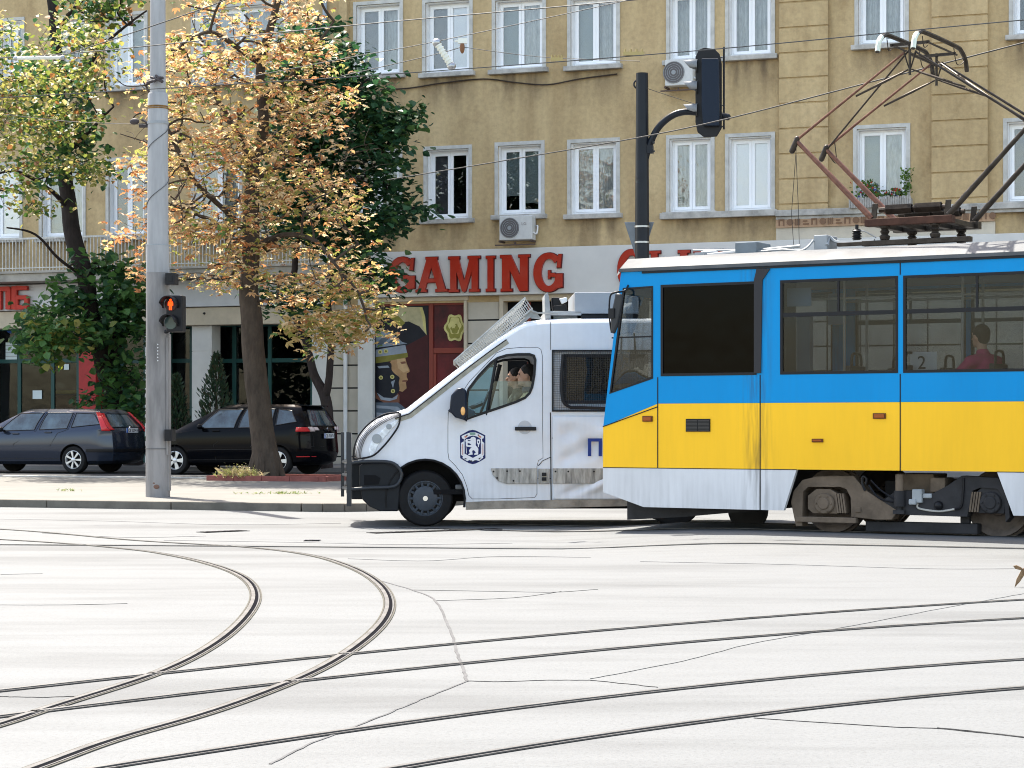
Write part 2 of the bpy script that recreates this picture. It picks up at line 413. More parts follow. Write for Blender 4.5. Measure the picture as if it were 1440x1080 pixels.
# cracks, sealed seams and one painted shadow band in the road surface
b = MB()
def crack_or_band(px, w, mi=0, jit=.005):
    P = []
    for p in spline([G(x,y) for x,y in px], 9):
        P.append(p+Vector((random.uniform(-jit,jit),random.uniform(-jit,jit),0)))
    b.m(mi); w *= .26; ribbon(b, P, -w/2, w/2, 0, .003)
crack_or_band([(535,817),(580,830),(612,845),(632,885),(645,925),(657,958)], .06, 1)  # wide pale band: a shadow painted onto the road
crack_or_band([(657,958),(700,959),(770,957),(830,957)], .012)
crack_or_band([(830,957),(870,961),(925,967)], .02)
crack_or_band([(657,958),(590,985),(530,1010),(440,1045),(380,1075)], .045, 1)
crack_or_band([(580,830),(700,832),(780,833),(840,829)], .012); crack_or_band([(612,845),(720,841),(790,832)], .008)
crack_or_band([(0,851),(90,851),(180,849)], .012); crack_or_band([(0,808),(60,807)], .008)
crack_or_band([(1060,1010),(1240,1022),(1330,1026),(1460,1040)], .02); crack_or_band([(1320,1024),(1380,1030),(1440,1037)], .03)
crack_or_band([(830,955),(960,930),(1060,905),(1200,880),(1330,855),(1440,835)], .007, 1)
crack_or_band([(490,786),(600,789),(700,783),(830,784)], .008)
crack_or_band([(60,750),(180,756),(290,754)], .02); crack_or_band([(230,760),(420,763),(560,766),(720,764)], .012, 1)
crack_or_band([(0,972+8),(60,981),(120,979)], .012)
crack_or_band([(900,790),(1100,794),(1300,800),(1440,800)], .006, 1); crack_or_band([(0,730),(150,733),(320,738),(480,736)], .01, 1)
o = b.build('road_crack_and_shadow', [mat('crack_line', (.05,.05,.05), .9, noise=.5, scale=3), M_seal_shade], parent=road, merge=False); o['kind'] = 'stuff'
# slotted drain channels lying along the far rail
def slot(x0,x1,y0,y1,label):
    a = G(x0,y0); c = G(x1,y1); b = MB(); t = (c-a).normalized(); nn = Vector((-t.y,t.x,0))
    b.m(0); ribbon(b, [a,c], -.11, .11, -.01, .006)
    b.m(1); k = 0; L = (c-a).length; d = .04
    while d < L-.05:
        ribbon(b, [a+t*d, a+t*(d+.05)], -.085, .085, 0, .009); d += .085
    tag(b.build('drain_channel', [M_groove, M_grout], merge=False), label, 'drain channel', 'slotted drains along the tracks')
slot(283,344,749,746.5,'black slotted drain in the road left of the van')
slot(428,450,760.5,760.5,'tiny black drain slot nearest to the van among road drains')
slot(522,700,750,744,'long black slotted drain below the van front wheel')
# dry leaf standing on the road at right
b = MB(); c = G(1427,826)
LP = [(0,0),(.012,.05),(.02,.11),(.012,.17),(-.01,.12),(-.016,.05)]
def leafblade(b, o, tip, wid, curl):
    o = Vector(o); tip = Vector(tip); d = tip-o; s = d.cross(Vector((0,1,.2))).normalized()
    for a, e in (((0,.02),(.3,.6)),((.3,.6),(.7,.75)),((.7,.75),(1,.05))):
        q = []
        for (t, k) in (a, e):
            m_ = o+d*t+Vector((0,curl*math.sin(t*PI),0)); q.append((m_-s*wid*k, m_+Vector((0,.006,0)), m_+s*wid*k))
        b.quad(q[0][0],q[0][1],q[1][1],q[1][0]); b.quad(q[0][1],q[0][2],q[1][2],q[1][1])
leafblade(b, c, c+Vector((.10,.0,.17)), .028, .02); leafblade(b, c+Vector((.07,0,.13)), c+Vector((-.01,.01,.16)), .02, .015)
leafblade(b, c+Vector((.06,0,.1)), c+Vector((.17,.02,.15)), .025, -.02)
lf = b.build('dry_leaf', mat('dry_leaf_brown', (.28,.18,.10), .8, noise=.4, scale=30), smooth=True)
m_ = lf.modifiers.new('thick', 'SOLIDIFY'); m_.thickness = .003
tag(lf, 'curled dry brown leaf standing on the road at the right edge', 'leaf')
# ------------------------------------------------------------ the building
BV = 50.8
B = Frame(*ST.pt(0,BV,0), TB)
M_stucco = wallmat(); M_stain = stainmat()
M_trim = mat('old_window_trim', (.56,.55,.51), .8, noise=.25, scale=4)
M_reveal = mat('window_reveal_paint', (.80,.80,.79), .8, noise=.12, scale=4)
M_pvc = mat('white_window_frame', (.90,.91,.92), .35)
M_sill = mat('stone_sill', (.50,.48,.44), .85, noise=.45, scale=3)
M_curt = mat('net_curtain', (.52,.54,.52), .9, noise=.4, scale=14, stretch=(1,1,.25))
M_blind = mat('grey_green_blind', (.20,.25,.245), .8)
M_greyb = mat('grey_blind', (.11,.11,.12), .8)
M_pale = mat('white_roller_shade', (.85,.86,.88), .8)
M_wglass = glassmat('window_glass', (.95,.96,.97), .13)
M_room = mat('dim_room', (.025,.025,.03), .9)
bld = B.empty('apartment_building', 'four storey ochre stucco apartment building with shops on the ground floor, behind the parked cars', 'building')
ZS = B.z(700,351); ZB = B.z(700,415.5)      # sign fascia
wins = []
def WN(x0,x1,yt,yb,st): wins.append((B.u(x0),B.u(x1),B.z((x0+x1)/2,yb),B.z((x0+x1)/2,yt),st))
for a in [(498,566,2,105,'gn'),(595,664,-2,102,'gp'),(693,767,-5,97,'bw'),(799,871,-8,92,'bn'),(938,1004,-15,84,'nn'),(1021,1089,-20,78,'nn'),
          (1203,1277,-28,62,'nn'),(1420,1490,-38,48,'dd'),(270,405,5,112,'nn'),(150,207,18,122,'pb'),(88,118,22,118,'n'),(0,34,26,130,'nb'),
          (597,663,206,308,'gd'),(697,765,200,302,'hh'),(799,871,196,301,'ww'),(938,1004,190,298,'ww'),(1021,1089,188,296,'pp'),
          (1201,1279,176,288,'bw'),(1412,1490,166,283,'gg'),(496,565,212,312,'pb'),(270,340,214,332,'nn'),(150,206,222,332,'db'),(56,120,226,334,'bn'),(-40,31,230,336,'pp'),(384,440,214,330,'dn')]: WN(*a)
# the same windows again one storey up, mostly above the frame
for a in [(498,566),(595,664),(693,767),(799,871),(938,1004),(1021,1089),(1203,1277),(270,405),(150,207)]:
    x0,x1 = a; u0,u1 = B.u(x0),B.u(x1); z1 = B.z(700,97)+3.9; wins.append((u0,u1,z1,z1+1.9,'nb'))
T = .07
ZG = B.z(100,437)                       # top of the ground floor openings
UL, UR, UM, H = -48, 34, B.u(527), 22.5
holes = [[(u0+T,z0),(u0+T,z1-T),(u1-T,z1-T),(u1-T,z0)] for u0,u1,z0,z1,_ in wins]
bb = MB(); bb.prism([(UL,ZG),(UR,ZG),(UR,H),(UL,H)], 0, .3, holes)
bb.build('wall', M_stucco, bld, merge=False)
bb = MB(); bb.box(UL,UR,.3,11,H-.3,H); bb.box(UL,UL+.3,.3,11,0,H-.3); bb.box(UR-.3,UR,.3,11,0,H-.3); bb.box(UL+.3,UR-.3,10.7,11,0,H-.3)
bb.build('rear_walls', M_stucco, bld)
bb = MB(); bb.box(UL-.4,UR+.4,-.5,11.3,H+.003,H+.25); bb.build('roof', M_grey, bld)
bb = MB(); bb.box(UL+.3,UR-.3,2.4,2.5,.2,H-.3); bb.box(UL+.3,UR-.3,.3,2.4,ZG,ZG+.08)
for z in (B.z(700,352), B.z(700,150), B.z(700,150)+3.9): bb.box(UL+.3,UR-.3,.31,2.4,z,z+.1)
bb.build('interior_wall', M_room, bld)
rnd = random.Random(3)
def wavy(b, u0, u1, y, z0, z1, amp=.03, n=14):
    vs = []; 
    for k in range(n+1):
        u = u0+(u1-u0)*k/n; yy = y+amp*math.sin(k*2.1+rnd.random())
        vs += [(u,yy,z0),(u,yy,z1)]
    b.add(vs, [(2*k,2*k+1,2*k+3,2*k+2) for k in range(n)])
for (u0,u1,z0,z1,st) in wins:
    a = MB()
    # flat surround, reveal lining and casement frames
    a.m(0).prism([(u0-.02,z0),(u0-.02,z1+.02),(u1+.02,z1+.02),(u1+.02,z0)], -.03, .03, [[(u0+T,z0+.001),(u0+T,z1-T),(u1-T,z1-T),(u1-T,z0+.001)]])
    a.m(1).box(u0+T,u0+T+.03,.03,.30,z0,z1-T); a.box(u1-T-.03,u1-T,.03,.30,z0,z1-T); a.box(u0+T+.03,u1-T-.03,.03,.30,z1-T-.03,z1-T)
    A0,A1,Z0,Z1 = u0+T+.03,u1-T-.03,z0+.03,z1-T-.03
    a.m(1).box(A0,A1,.03,.30,z0,Z0)
    fr = a.build('window', [M_trim, M_reveal], bld)
    k = len(st); f = .075; wd = (A1-A0)/k
    b2 = MB(); g = MB(); c = MB()
    b2.prism([(A0,Z0),(A0,Z1),(A1,Z1),(A1,Z0)], .20, .27, [[(A0+.04,Z0+.04),(A0+.04,Z1-.04),(A1-.04,Z1-.04),(A1-.04,Z0+.04)]])
    for i, s in enumerate(st):
        l0 = A0+wd*i+(.04 if i==0 else .0); l1 = A0+wd*(i+1)-(.04 if i==k-1 else .0); q0 = Z0+.042; q1 = Z1-.042
        b2.prism([(l0+.002,q0),(l0+.002,q1),(l1-.002,q1),(l1-.002,q0)], .185, .24, [[(l0+f,q0+f),(l0+f,q1-f),(l1-f,q1-f),(l1-f,q0+f)]])
        g.box(l0+f-.01,l1-f+.01,.21,.222,q0+f-.01,q1-f+.01)
        mi = {'n':0,'w':0,'b':1,'g':2,'p':3,'h':1,'d':None}[s]
        if mi is None: continue
        c.m(mi); low = q0 if s != 'h' else q0+(q1-q0)*.16+rnd.uniform(-.05,.2)
        yy = {'w':.26,'p':.25,'n':.42,'b':.34,'g':.3,'h':.29}[s]
        if s in 'nw': wavy(c, l0+f-.05, l1-f+.05, yy, low, q1, .035, 12)
        else: c.box(l0+f-.05,l1-f+.05,yy,yy+.01,low,q1)
    b2.build('window_frame', M_pvc, fr, bevel=.006)
    g.build('pane', M_wglass, fr)
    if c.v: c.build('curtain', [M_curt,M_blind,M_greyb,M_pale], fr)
    if z0 < 14:
        q_ = MB(); hh_ = rnd.uniform(.7,1.25); q_.quad((u0-.15,-.003,z0-.12-hh_),(u1+.15,-.003,z0-.12-hh_),(u1+.15,-.003,z0-.121),(u0-.15,-.003,z0-.121)); q_.build('stain', M_stain, bld)
    s_ = MB(); s_.box(u0-.09,u1+.09,-.15,.03,z0-.12,z0-.002); s_.build('sill', M_sill, fr, bevel=.012)
# pilasters with grooves
M_block = M_stucco
def pilaster(x0,x1,ys,side):
    b = MB(); u0,u1 = B.u(x0),B.u(x1); zt = [B.z((x0+x1)/2,y) for y in ys]
    step = (zt[0]-zt[-1])/(len(zt)-1); z = zt[-1]
    while z > B.z(x0,300): z -= step
    zl = B.z((x0+x1)/2,300)
    z = max(z, zl)
    b.box(u0+.02,u1-.02,-.10,-.003,zl,H-.6)
    zz = zt[-1]
    while zz-step > zl: zz -= step
    b.box(u0,u1,-.135,-.102,zl,zz-.02)
    while zz < H-1: b.box(u0,u1,-.135,-.102,zz+.02,zz+step-.02); zz += step
    b.build('pilaster', M_block, bld, bevel=.008)
pilaster(1097,1166,(39,74,109,144,180,217,252),1)
pilaster(1311,1390,(24,61,98,133,170,206,243),1)
b = MB(); b.box(B.u(480),B.u(491),-.16,-.003,ZS+.1,H-.5); b.build('corner_pilaster', M_stucco, bld)
# moulding, long sill and relief frieze over the right hand part
b = MB(); zm = B.z(1250,295); b.box(B.u(1093),UR-.4,-.24,-.14,zm-.09,zm+.06); b.box(B.u(1093),UR-.4,-.17,-.137,zm-.17,zm-.092)
b.build('moulding', M_sill, bld, bevel=.015)
b = MB(); z = B.z(1010,299); b.box(B.u(930),B.u(1092),-.17,-.004,z-.13,z+.02); b.build('moulding', M_sill, bld, bevel=.01)
M_terra = mat('terracotta_relief', (.46,.30,.19), .85, noise=.25, scale=6)
z0, z1 = B.z(1200,318), B.z(1200,303)
b = MB(); b.box(B.u(1093),B.u(1400),-.16,-.137,z0,z1)
u = B.u(1097)
k = 0; b.m(1)
while u < B.u(1395):
    h = z1-z0; s = k % 4
    if s == 0: b.box(u,u+.03,-.185,-.162,z0+.05,z1-.05); b.box(u+.03,u+.14,-.185,-.162,z1-.08,z1-.05); b.box(u+.11,u+.14,-.185,-.162,z0+.05,z1-.08)
    elif s == 1: b.lathe([(.08,-.185),(.08,-.162)], (u+.08,0,(z0+z1)/2), 'y', 10)
    elif s == 2:
        for j in range(3): b.box(u+.05*j,u+.05*j+.025,-.185,-.162,z0+.05,z1-.05)
    else: b.box(u,u+.14,-.185,-.162,z0+.06,z0+.09); b.box(u,u+.1,-.185,-.162,z0+.13,z0+.16)
    u += .2; k += 1
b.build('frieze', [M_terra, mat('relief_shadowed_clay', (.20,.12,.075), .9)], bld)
b = MB(); zz0 = ZS; b.box(B.u(1093),B.u(1400),-.12,-.004,zz0-.3,z0-.004); b.build('stone_band', mat('cream_stone', (.56,.50,.40), .8, noise=.15, scale=3), bld)
# downpipe
b = MB(); u = B.u(459); b.tube([(u,-.1,H-1),(u,-.1,ZG+.6)], .06, 10); b.build('downpipe', mat('painted_pipe', (.36,.42,.47), .5, noise=.2), bld, smooth=True)

# --- balcony along the left part
M_rail_w = mat('balcony_rail_paint', (.62,.61,.57), .6, noise=.3, scale=8)
BW = -1.05
zs0, zs1 = B.z(100,394,BW), B.z(100,383,BW); zr = B.z(100,333,BW)
ua, uc = -42, B.u(512,BW)
b = MB(); b.box(ua,uc,BW,-.005,zs0,zs1); b.box(ua,uc,BW-.06,BW+.06,zs1+.004,zs1+.07)
bal = b.build('balcony', mat('balcony_concrete', (.42,.39,.34), .85, noise=.4, scale=2), bld, bevel=.01)
b = MB(); u = ua
while u < uc:
    b.box(u,u+.022,BW+.02,BW+.042,zs1+.07,zr-.03); u += .105
b.box(ua,uc,BW,BW+.06,zr-.03,zr+.02); b.box(ua,uc,BW+.01,BW+.05,zs1+.14,zs1+.165)
b.build('railing', M_rail_w, bal)
# --- ground floor, left: fascia, beam, pillars, recessed shop front
M_fascia = mat('white_fascia', (.62,.63,.65), .55, noise=.12, scale=1.5)
M_cream = mat('cream_plaster', (.58,.50,.38), .8, noise=.15, scale=3)
b = MB(); b.box(-42,B.u(470),-.30,-.004,B.z(100,436),zs0-.03); b.build('fascia', M_fascia, bld, bevel=.01)
b = MB(); b.box(-42,B.u(470),-.22,.28,B.z(100,461),ZG-.002); b.box(-42,B.u(470),.28,2.35,B.z(100,461)+.15,B.z(100,461)+.25); b.build('beam', M_cream, bld, bevel=.01)
ZT = B.z(100,461)-.004
def col(name, x0, x1, m, y0=-.05, y1=.45, z1=ZT, joint=True):
    b = MB(); u0,u1 = B.u(x0),B.u(x1)
    zz = .225
    while joint and zz < z1-.1:
        b.box(u0,u1,y0,y1,zz,min(zz+1.48,z1)); zz += 1.495
    if not joint: b.box(u0,u1,y0,y1,.225,z1)
    b.box(u0+.01,u1-.01,y0+.01,y1-.01,.225,z1)
    return b.build(name, m, bld, bevel=.008)
M_pil = mat('pale_cladding', (.62,.61,.58), .5, noise=.1, scale=2)
col('pillar', 271, 299, M_pil); col('pillar', 440, 462, M_pil); col('pillar', 205, 222, M_pil)
col('pillar', 112, 136, mat('red_cladding', (.40,.035,.035), .45, noise=.2), joint=False); col('pillar', -60, -30, M_pil)
M_green = mat('dark_green_frame', (.02,.075,.07), .35)
M_sglass = glassmat('shop_glass', (.5,.55,.55), .035)
SW = .75
def shopglass(x0,x1,mull,trans,z1,w=SW):
    u0,u1 = B.u(x0,w),B.u(x1,w); zt = B.z((x0+x1)/2,trans,w); xs_ = [u0]+[B.u(x,w) for x in mull]+[u1]
    f = MB(); t = .055
    for i,u in enumerate(xs_): f.box(u-t,u+t,w-.04,w+.04,.225,z1)
    for a,c in zip(xs_[:-1],xs_[1:]):
        for z in (.28,zt,z1-.06): f.box(a+t+.002,c-t-.002,w-.035,w+.035,z-t,z+t)
    o = f.build('shop_window', M_green, bld, bevel=.006)
    for a,c in zip(xs_[:-1],xs_[1:]):
        g = MB(); g.box(a+t-.01,c-t+.01,w-.006,w+.006,.33,zt-t+.01); g.box(a+t-.01,c-t+.01,w-.006,w+.006,zt+t-.01,z1-.11); g.build('pane', M_sglass, o)
    return o
SF = shopglass(-60, 111, (-20,28,75), 508, ZT+.1)
shopglass(137, 270, (172,205,240), 508, ZT+.1)
shopglass(300, 440, (330,380), 507, ZT+.1)
# things behind the left shop window
b = MB(); b.box(B.u(80,1.2),B.u(109,1.2),1.1,1.6,B.z(95,549,1.2)-.09,B.z(95,549,1.2)); b.m(1).lathe([(.15,.0),(.27,.25),(.3,.45),(.26,.6)], (B.u(88,1.2),1.3,B.z(95,550,1.2)-.72), 'z', 14)
b.lathe([(.12,.0),(.22,.25),(.22,.42),(.2,.5)], (B.u(104,1.2),1.25,B.z(95,550,1.2)-.75), 'z', 14)
b.build('counter', [mat('mustard_cloth', (.62,.45,.08), .8), mat('terracotta_pot', (.36,.13,.08), .7)], bld, smooth=True)
M_sign = mat('pale_poster', (.62,.70,.70), .6); M_blue = mat('blue_disc', (.03,.12,.45), .5); M_yel = mat('yellow_sticker', (.72,.68,.05), .5)
b = MB(); u = B.u(15,SW-.03); w_ = SW-.03
z = B.z(15,458,w_)
b.lathe([(.15,w_-.004),(.15,w_)], (u,0,B.z(15,463,w_)+.03), 'y', 20); b.build('sticker', M_blue, SF)
b = MB(); b.box(B.u(8,w_),B.u(24,w_),w_-.004,w_,B.z(15,504,w_)-.03,B.z(15,480,w_)-.03)
for k in range(4): b.m(1).box(B.u(8,w_),B.u(24,w_),w_-.007,w_-.0045,B.z(15,484+k*5,w_)-.05,B.z(15,483+k*5,w_)-.05)
b.build('opening_hours_sticker', [M_sign,M_grey], SF)
b = MB(); b.lathe([(.075,w_-.004),(.075,w_)], (B.u(85,w_),0,B.z(85,516,w_)), 'y', 16); b.build('sticker', M_yel, SF)
for x0,x1,y0,y1 in ((46,59,561,549),(90,97,520,512)): b = MB(); b.box(B.u(x0,w_),B.u(x1,w_),w_-.004,w_,B.z((x0+x1)/2,y0,w_),B.z((x0+x1)/2,y1,w_)); b.build('paper_notice', M_sign, SF)
# diagonal braces seen behind the glass
b = MB()
for xa,ya,xb,yb in ((242,492,268,464),(240,480,230,500),(382,504,410,480),(318,460,331,505)):
    p,q = B.px(xa,ya,1.1),B.px(xb,yb,1.1); b.tube([(p[0],1.1,p[1]),(q[0],1.1,q[1])], .06, 6)
b.build('brace', mat('dark_brace', (.03,.04,.045), .5), bld)
# camera on the pillar
b = MB(); u,z = B.px(286,440,-.15); b.cap((u-.06,-.15,z),(u+.07,-.2,z-.02),.035,.04); b.cap((u+.03,-.15,z),(u+.03,-.05,z+.03),.015,.015)
tag(b.build('security_camera', M_black, smooth=True), 'small black camera on the pale pillar between the two parked cars', 'camera'); bpy.data.objects['security_camera'].matrix_world = Matrix.Translation(B.o) @ Matrix.Rotation(-TB,4,'Z')
def place(o, label, cat, group=None, f=B):
    """hand a mesh built in frame f's coordinates its own origin"""
    me = o.data; c = Vector(me.vertices[0].co)
    xsn = [v.co.x for v in me.vertices]; ysn = [v.co.y for v in me.vertices]; zsn = [v.co.z for v in me.vertices]
    c = Vector(((min(xsn)+max(xsn))/2,(min(ysn)+max(ysn))/2,min(zsn)))
    for v in me.vertices: v.co -= c
    o.location = f.pt(*c); o.rotation_euler = (0,0,-f.th)
    return tag(o, label, cat, group) if label else o
o = bpy.data.objects['security_camera']; o.matrix_world = Matrix.Identity(4); place(o, o['label'], 'camera')

# --- ground floor, right of the pillars
M_tile = mat('beige_tiles', (.52,.47,.39), .45, noise=.12, scale=2); M_joint = mat('black_joint', (.02,.02,.02), .7)
def tiles(x0,x1,ytop,cols,rows,w=.02):
    u0,u1 = B.u(x0),B.u(x1); zt = B.z((x0+x1)/2,ytop); b = MB()
    b.m(1).box(u0,u1,w+.02,w+.3,.225,zt)
    dz = .595; z = zt; cw = (u1-u0)/cols
    while z > .25:
        for i in range(cols): b.m(0).box(u0+cw*i+.02,u0+cw*(i+1)-.02,w,w+.019,max(.23,z-dz+.02),z-.02)
        z -= dz
    return b.build('tiled_wall', [M_tile,M_joint], bld)
tiles(462,526,417,3,8); tiles(657,702,417,1,8); tiles(850,1500,417,14,8)
b = MB(); u = B.u(487); b.tube([(u,-.06,ZB-.02),(u,-.06,.23)], .055, 10); b.build('downpipe', M_white, bld, smooth=True)
col('pillar', 506, 527, M_pil, -.14, .015, ZB-.02, False)
# red framed door with a painted mural
M_mar = mat('maroon_panel', (.14,.014,.018), .4, noise=.5, scale=1.2, col2=(.03,.008,.01)); M_redf = mat('red_brown_frame', (.22,.045,.03), .45)
zt = B.z(590,424); u0,u1 = B.u(527),B.u(657); w0 = .12
b = MB(); b.box(u0,u1,w0,w0+.05,.225,zt)
door = b.build('door', M_mar, bld)
b = MB(); um = B.u(607,w0); zc = B.z(630,492,w0)
for a in ((u0+.05,um-.06),(um+.06,u1-.1)): b.box(a[0],a[1],w0-.05,w0-.003,zt-.1,zt-.002)
b.box(um-.055,um+.055,w0-.05,w0-.003,.225,zt-.002); b.box(um+.06,u1-.1,w0-.045,w0-.003,zc-.09,zc+.05); b.box(um+.06,um+.14,w0-.045,w0-.003,.225,zc-.095)
b.build('door_frame', M_redf, door, bevel=.01)
b = MB(); b.box(u0-.05,u1+.05,-.06,w0+.06,zt+.002,ZB-.003); b.box(u1-.075,u1,-.06,w0+.06,.225,zt); b.build('door_surround', M_cream, bld, bevel=.008)
# mural pieces: thin painted shapes on the door leaf
mcols = [(.50,.45,.27),(.27,.25,.05),(.24,.29,.36),(.10,.13,.17),(.46,.27,.13),(.22,.20,.04),(.012,.014,.022),(.30,.34,.40),(.20,.08,.05),(.62,.56,.22),(.06,.012,.014),(.58,.38,.20)]
mm = [mat('mural_colour_%s' % 'abcdefghijkl'[i], c, .5, noise=.25, scale=5) for i,c in enumerate(mcols)]
b = MB(); lay = [0]
def mp(i, pts, sm=0):
    lay[0] += 1; P = [B.px(x,y,w0) for x,y in pts]
    if sm:
        Q = spline([(p[0],p[1],0) for p in P+[P[0]]], 4)[:-1]; P = [(q[0],q[1]) for q in Q]
    b.m(i).prism(P, w0-.004-.0006*lay[0], w0-.002)
mp(6, [(528,428),(602,428),(604,560),(600,600),(528,600)])
mp(10, [(545,500),(602,470),(604,600),(560,600)])
mp(0, [(548,431),(594,432),(598,445),(600,471),(590,459),(575,452),(564,453),(560,445)])
mp(9, [(590,432),(594,432),(598,447),(600,471),(596,464),(594,448)])
mp(1, [(528,440),(535,435),(548,436),(560,444),(570,454),(562,461),(556,452),(545,446),(536,447),(528,452)])
mp(2, [(528,468),(540,465),(552,469),(562,478),(566,481),(573,483),(560,485),(545,487),(528,489)],0)
mp(3, [(530,483),(540,472),(552,472),(545,478),(536,486)]); mp(3,[(545,483),(552,476),(559,481)])
mp(7, [(528,492),(545,489),(570,485),(573,498),(560,503),(545,506),(528,508)])
mp(5, [(528,502),(545,500),(573,496),(574,502),(555,507),(528,511)])
mp(4, [(550,507),(570,503),(572,511),(576,520),(576,523),(572,525),(572,530),(574,534),(571,537),(572,546),(566,551),(556,548),(548,540),(546,520)])
mp(11, [(558,505),(569,504),(571,512),(575,521),(568,524),(560,518)]); mp(8, [(563,509),(570,508),(571,511),(565,512)]); mp(8,[(566,535),(573,534),(572,537),(566,537)])
mp(8, [(528,545),(556,549),(562,556),(562,566),(540,566),(528,560)])
mp(6, [(529,511),(549,510),(551,520),(556,526),(562,531),(561,538),(562,548),(557,556),(548,561),(536,559),(529,550)],1)
mp(7, [(530,552),(540,559),(552,560),(560,555),(558,561),(548,564),(536,562)]); mp(7,[(531,515),(546,514),(548,517),(533,518)]); mp(7,[(550,537),(556,534),(554,541),(553,546)])
for (x,y) in ((535,495),(543,494),(552,530),(553,550),(536,531)):
    mp(9, [(x+3*math.cos(k*PI/4),y+3*math.sin(k*PI/4)) for k in range(8)]); mp(5, [(x+1.6*math.cos(k*PI/4),y+1.6*math.sin(k*PI/4)) for k in range(8)])
mp(3, [(528,566),(560,566),(575,578),(580,600),(528,600)]); mp(7,[(530,570),(560,572),(570,582),(562,580),(548,575),(530,574)]); mp(7,[(530,580),(552,582),(562,592),(540,586),(530,586)])
ros = [(640+(14+1.6*math.cos(6*a))*math.cos(a)*1.0, 461+(19+2*math.cos(6*a))*math.sin(a)) for a in [k*PI/18 for k in range(36)]]
mp(9, ros); mp(1, [(640+(x-640)*.8,461+(y-461)*.82) for x,y in ros]); mp(9, [(640+(x-640)*.62,458+(y-461)*.62) for x,y in ros]); mp(1, [(640+(x-640)*.4,462+(y-461)*.36) for x,y in ros]); mp(9, [(638+(x-640)*.22,458+(y-461)*.2) for x,y in ros])
b.build('mural', mm, door, label='painted helmeted soldier in profile with gold plume and rosette')
# dark door right of the narrow tile pier
u0,u1 = B.u(703),B.u(850); b = MB(); zq = B.z(770,422)
b.box(u0,u1,.3,.35,.225,zq); b.m(1).box(u0,u1,-.05,.3,zq,ZB-.003); b.box(u0,u0+.1,-.05,.3,.225,zq); b.box(u1-.1,u1,-.05,.3,.225,zq)
for k in range(1,4): uu = u0+(u1-u0)*k/4; b.m(2).box(uu-.04,uu+.04,.25,.298,.225,zq)
b.build('doorway', [M_dark,M_cream,M_redf], bld)

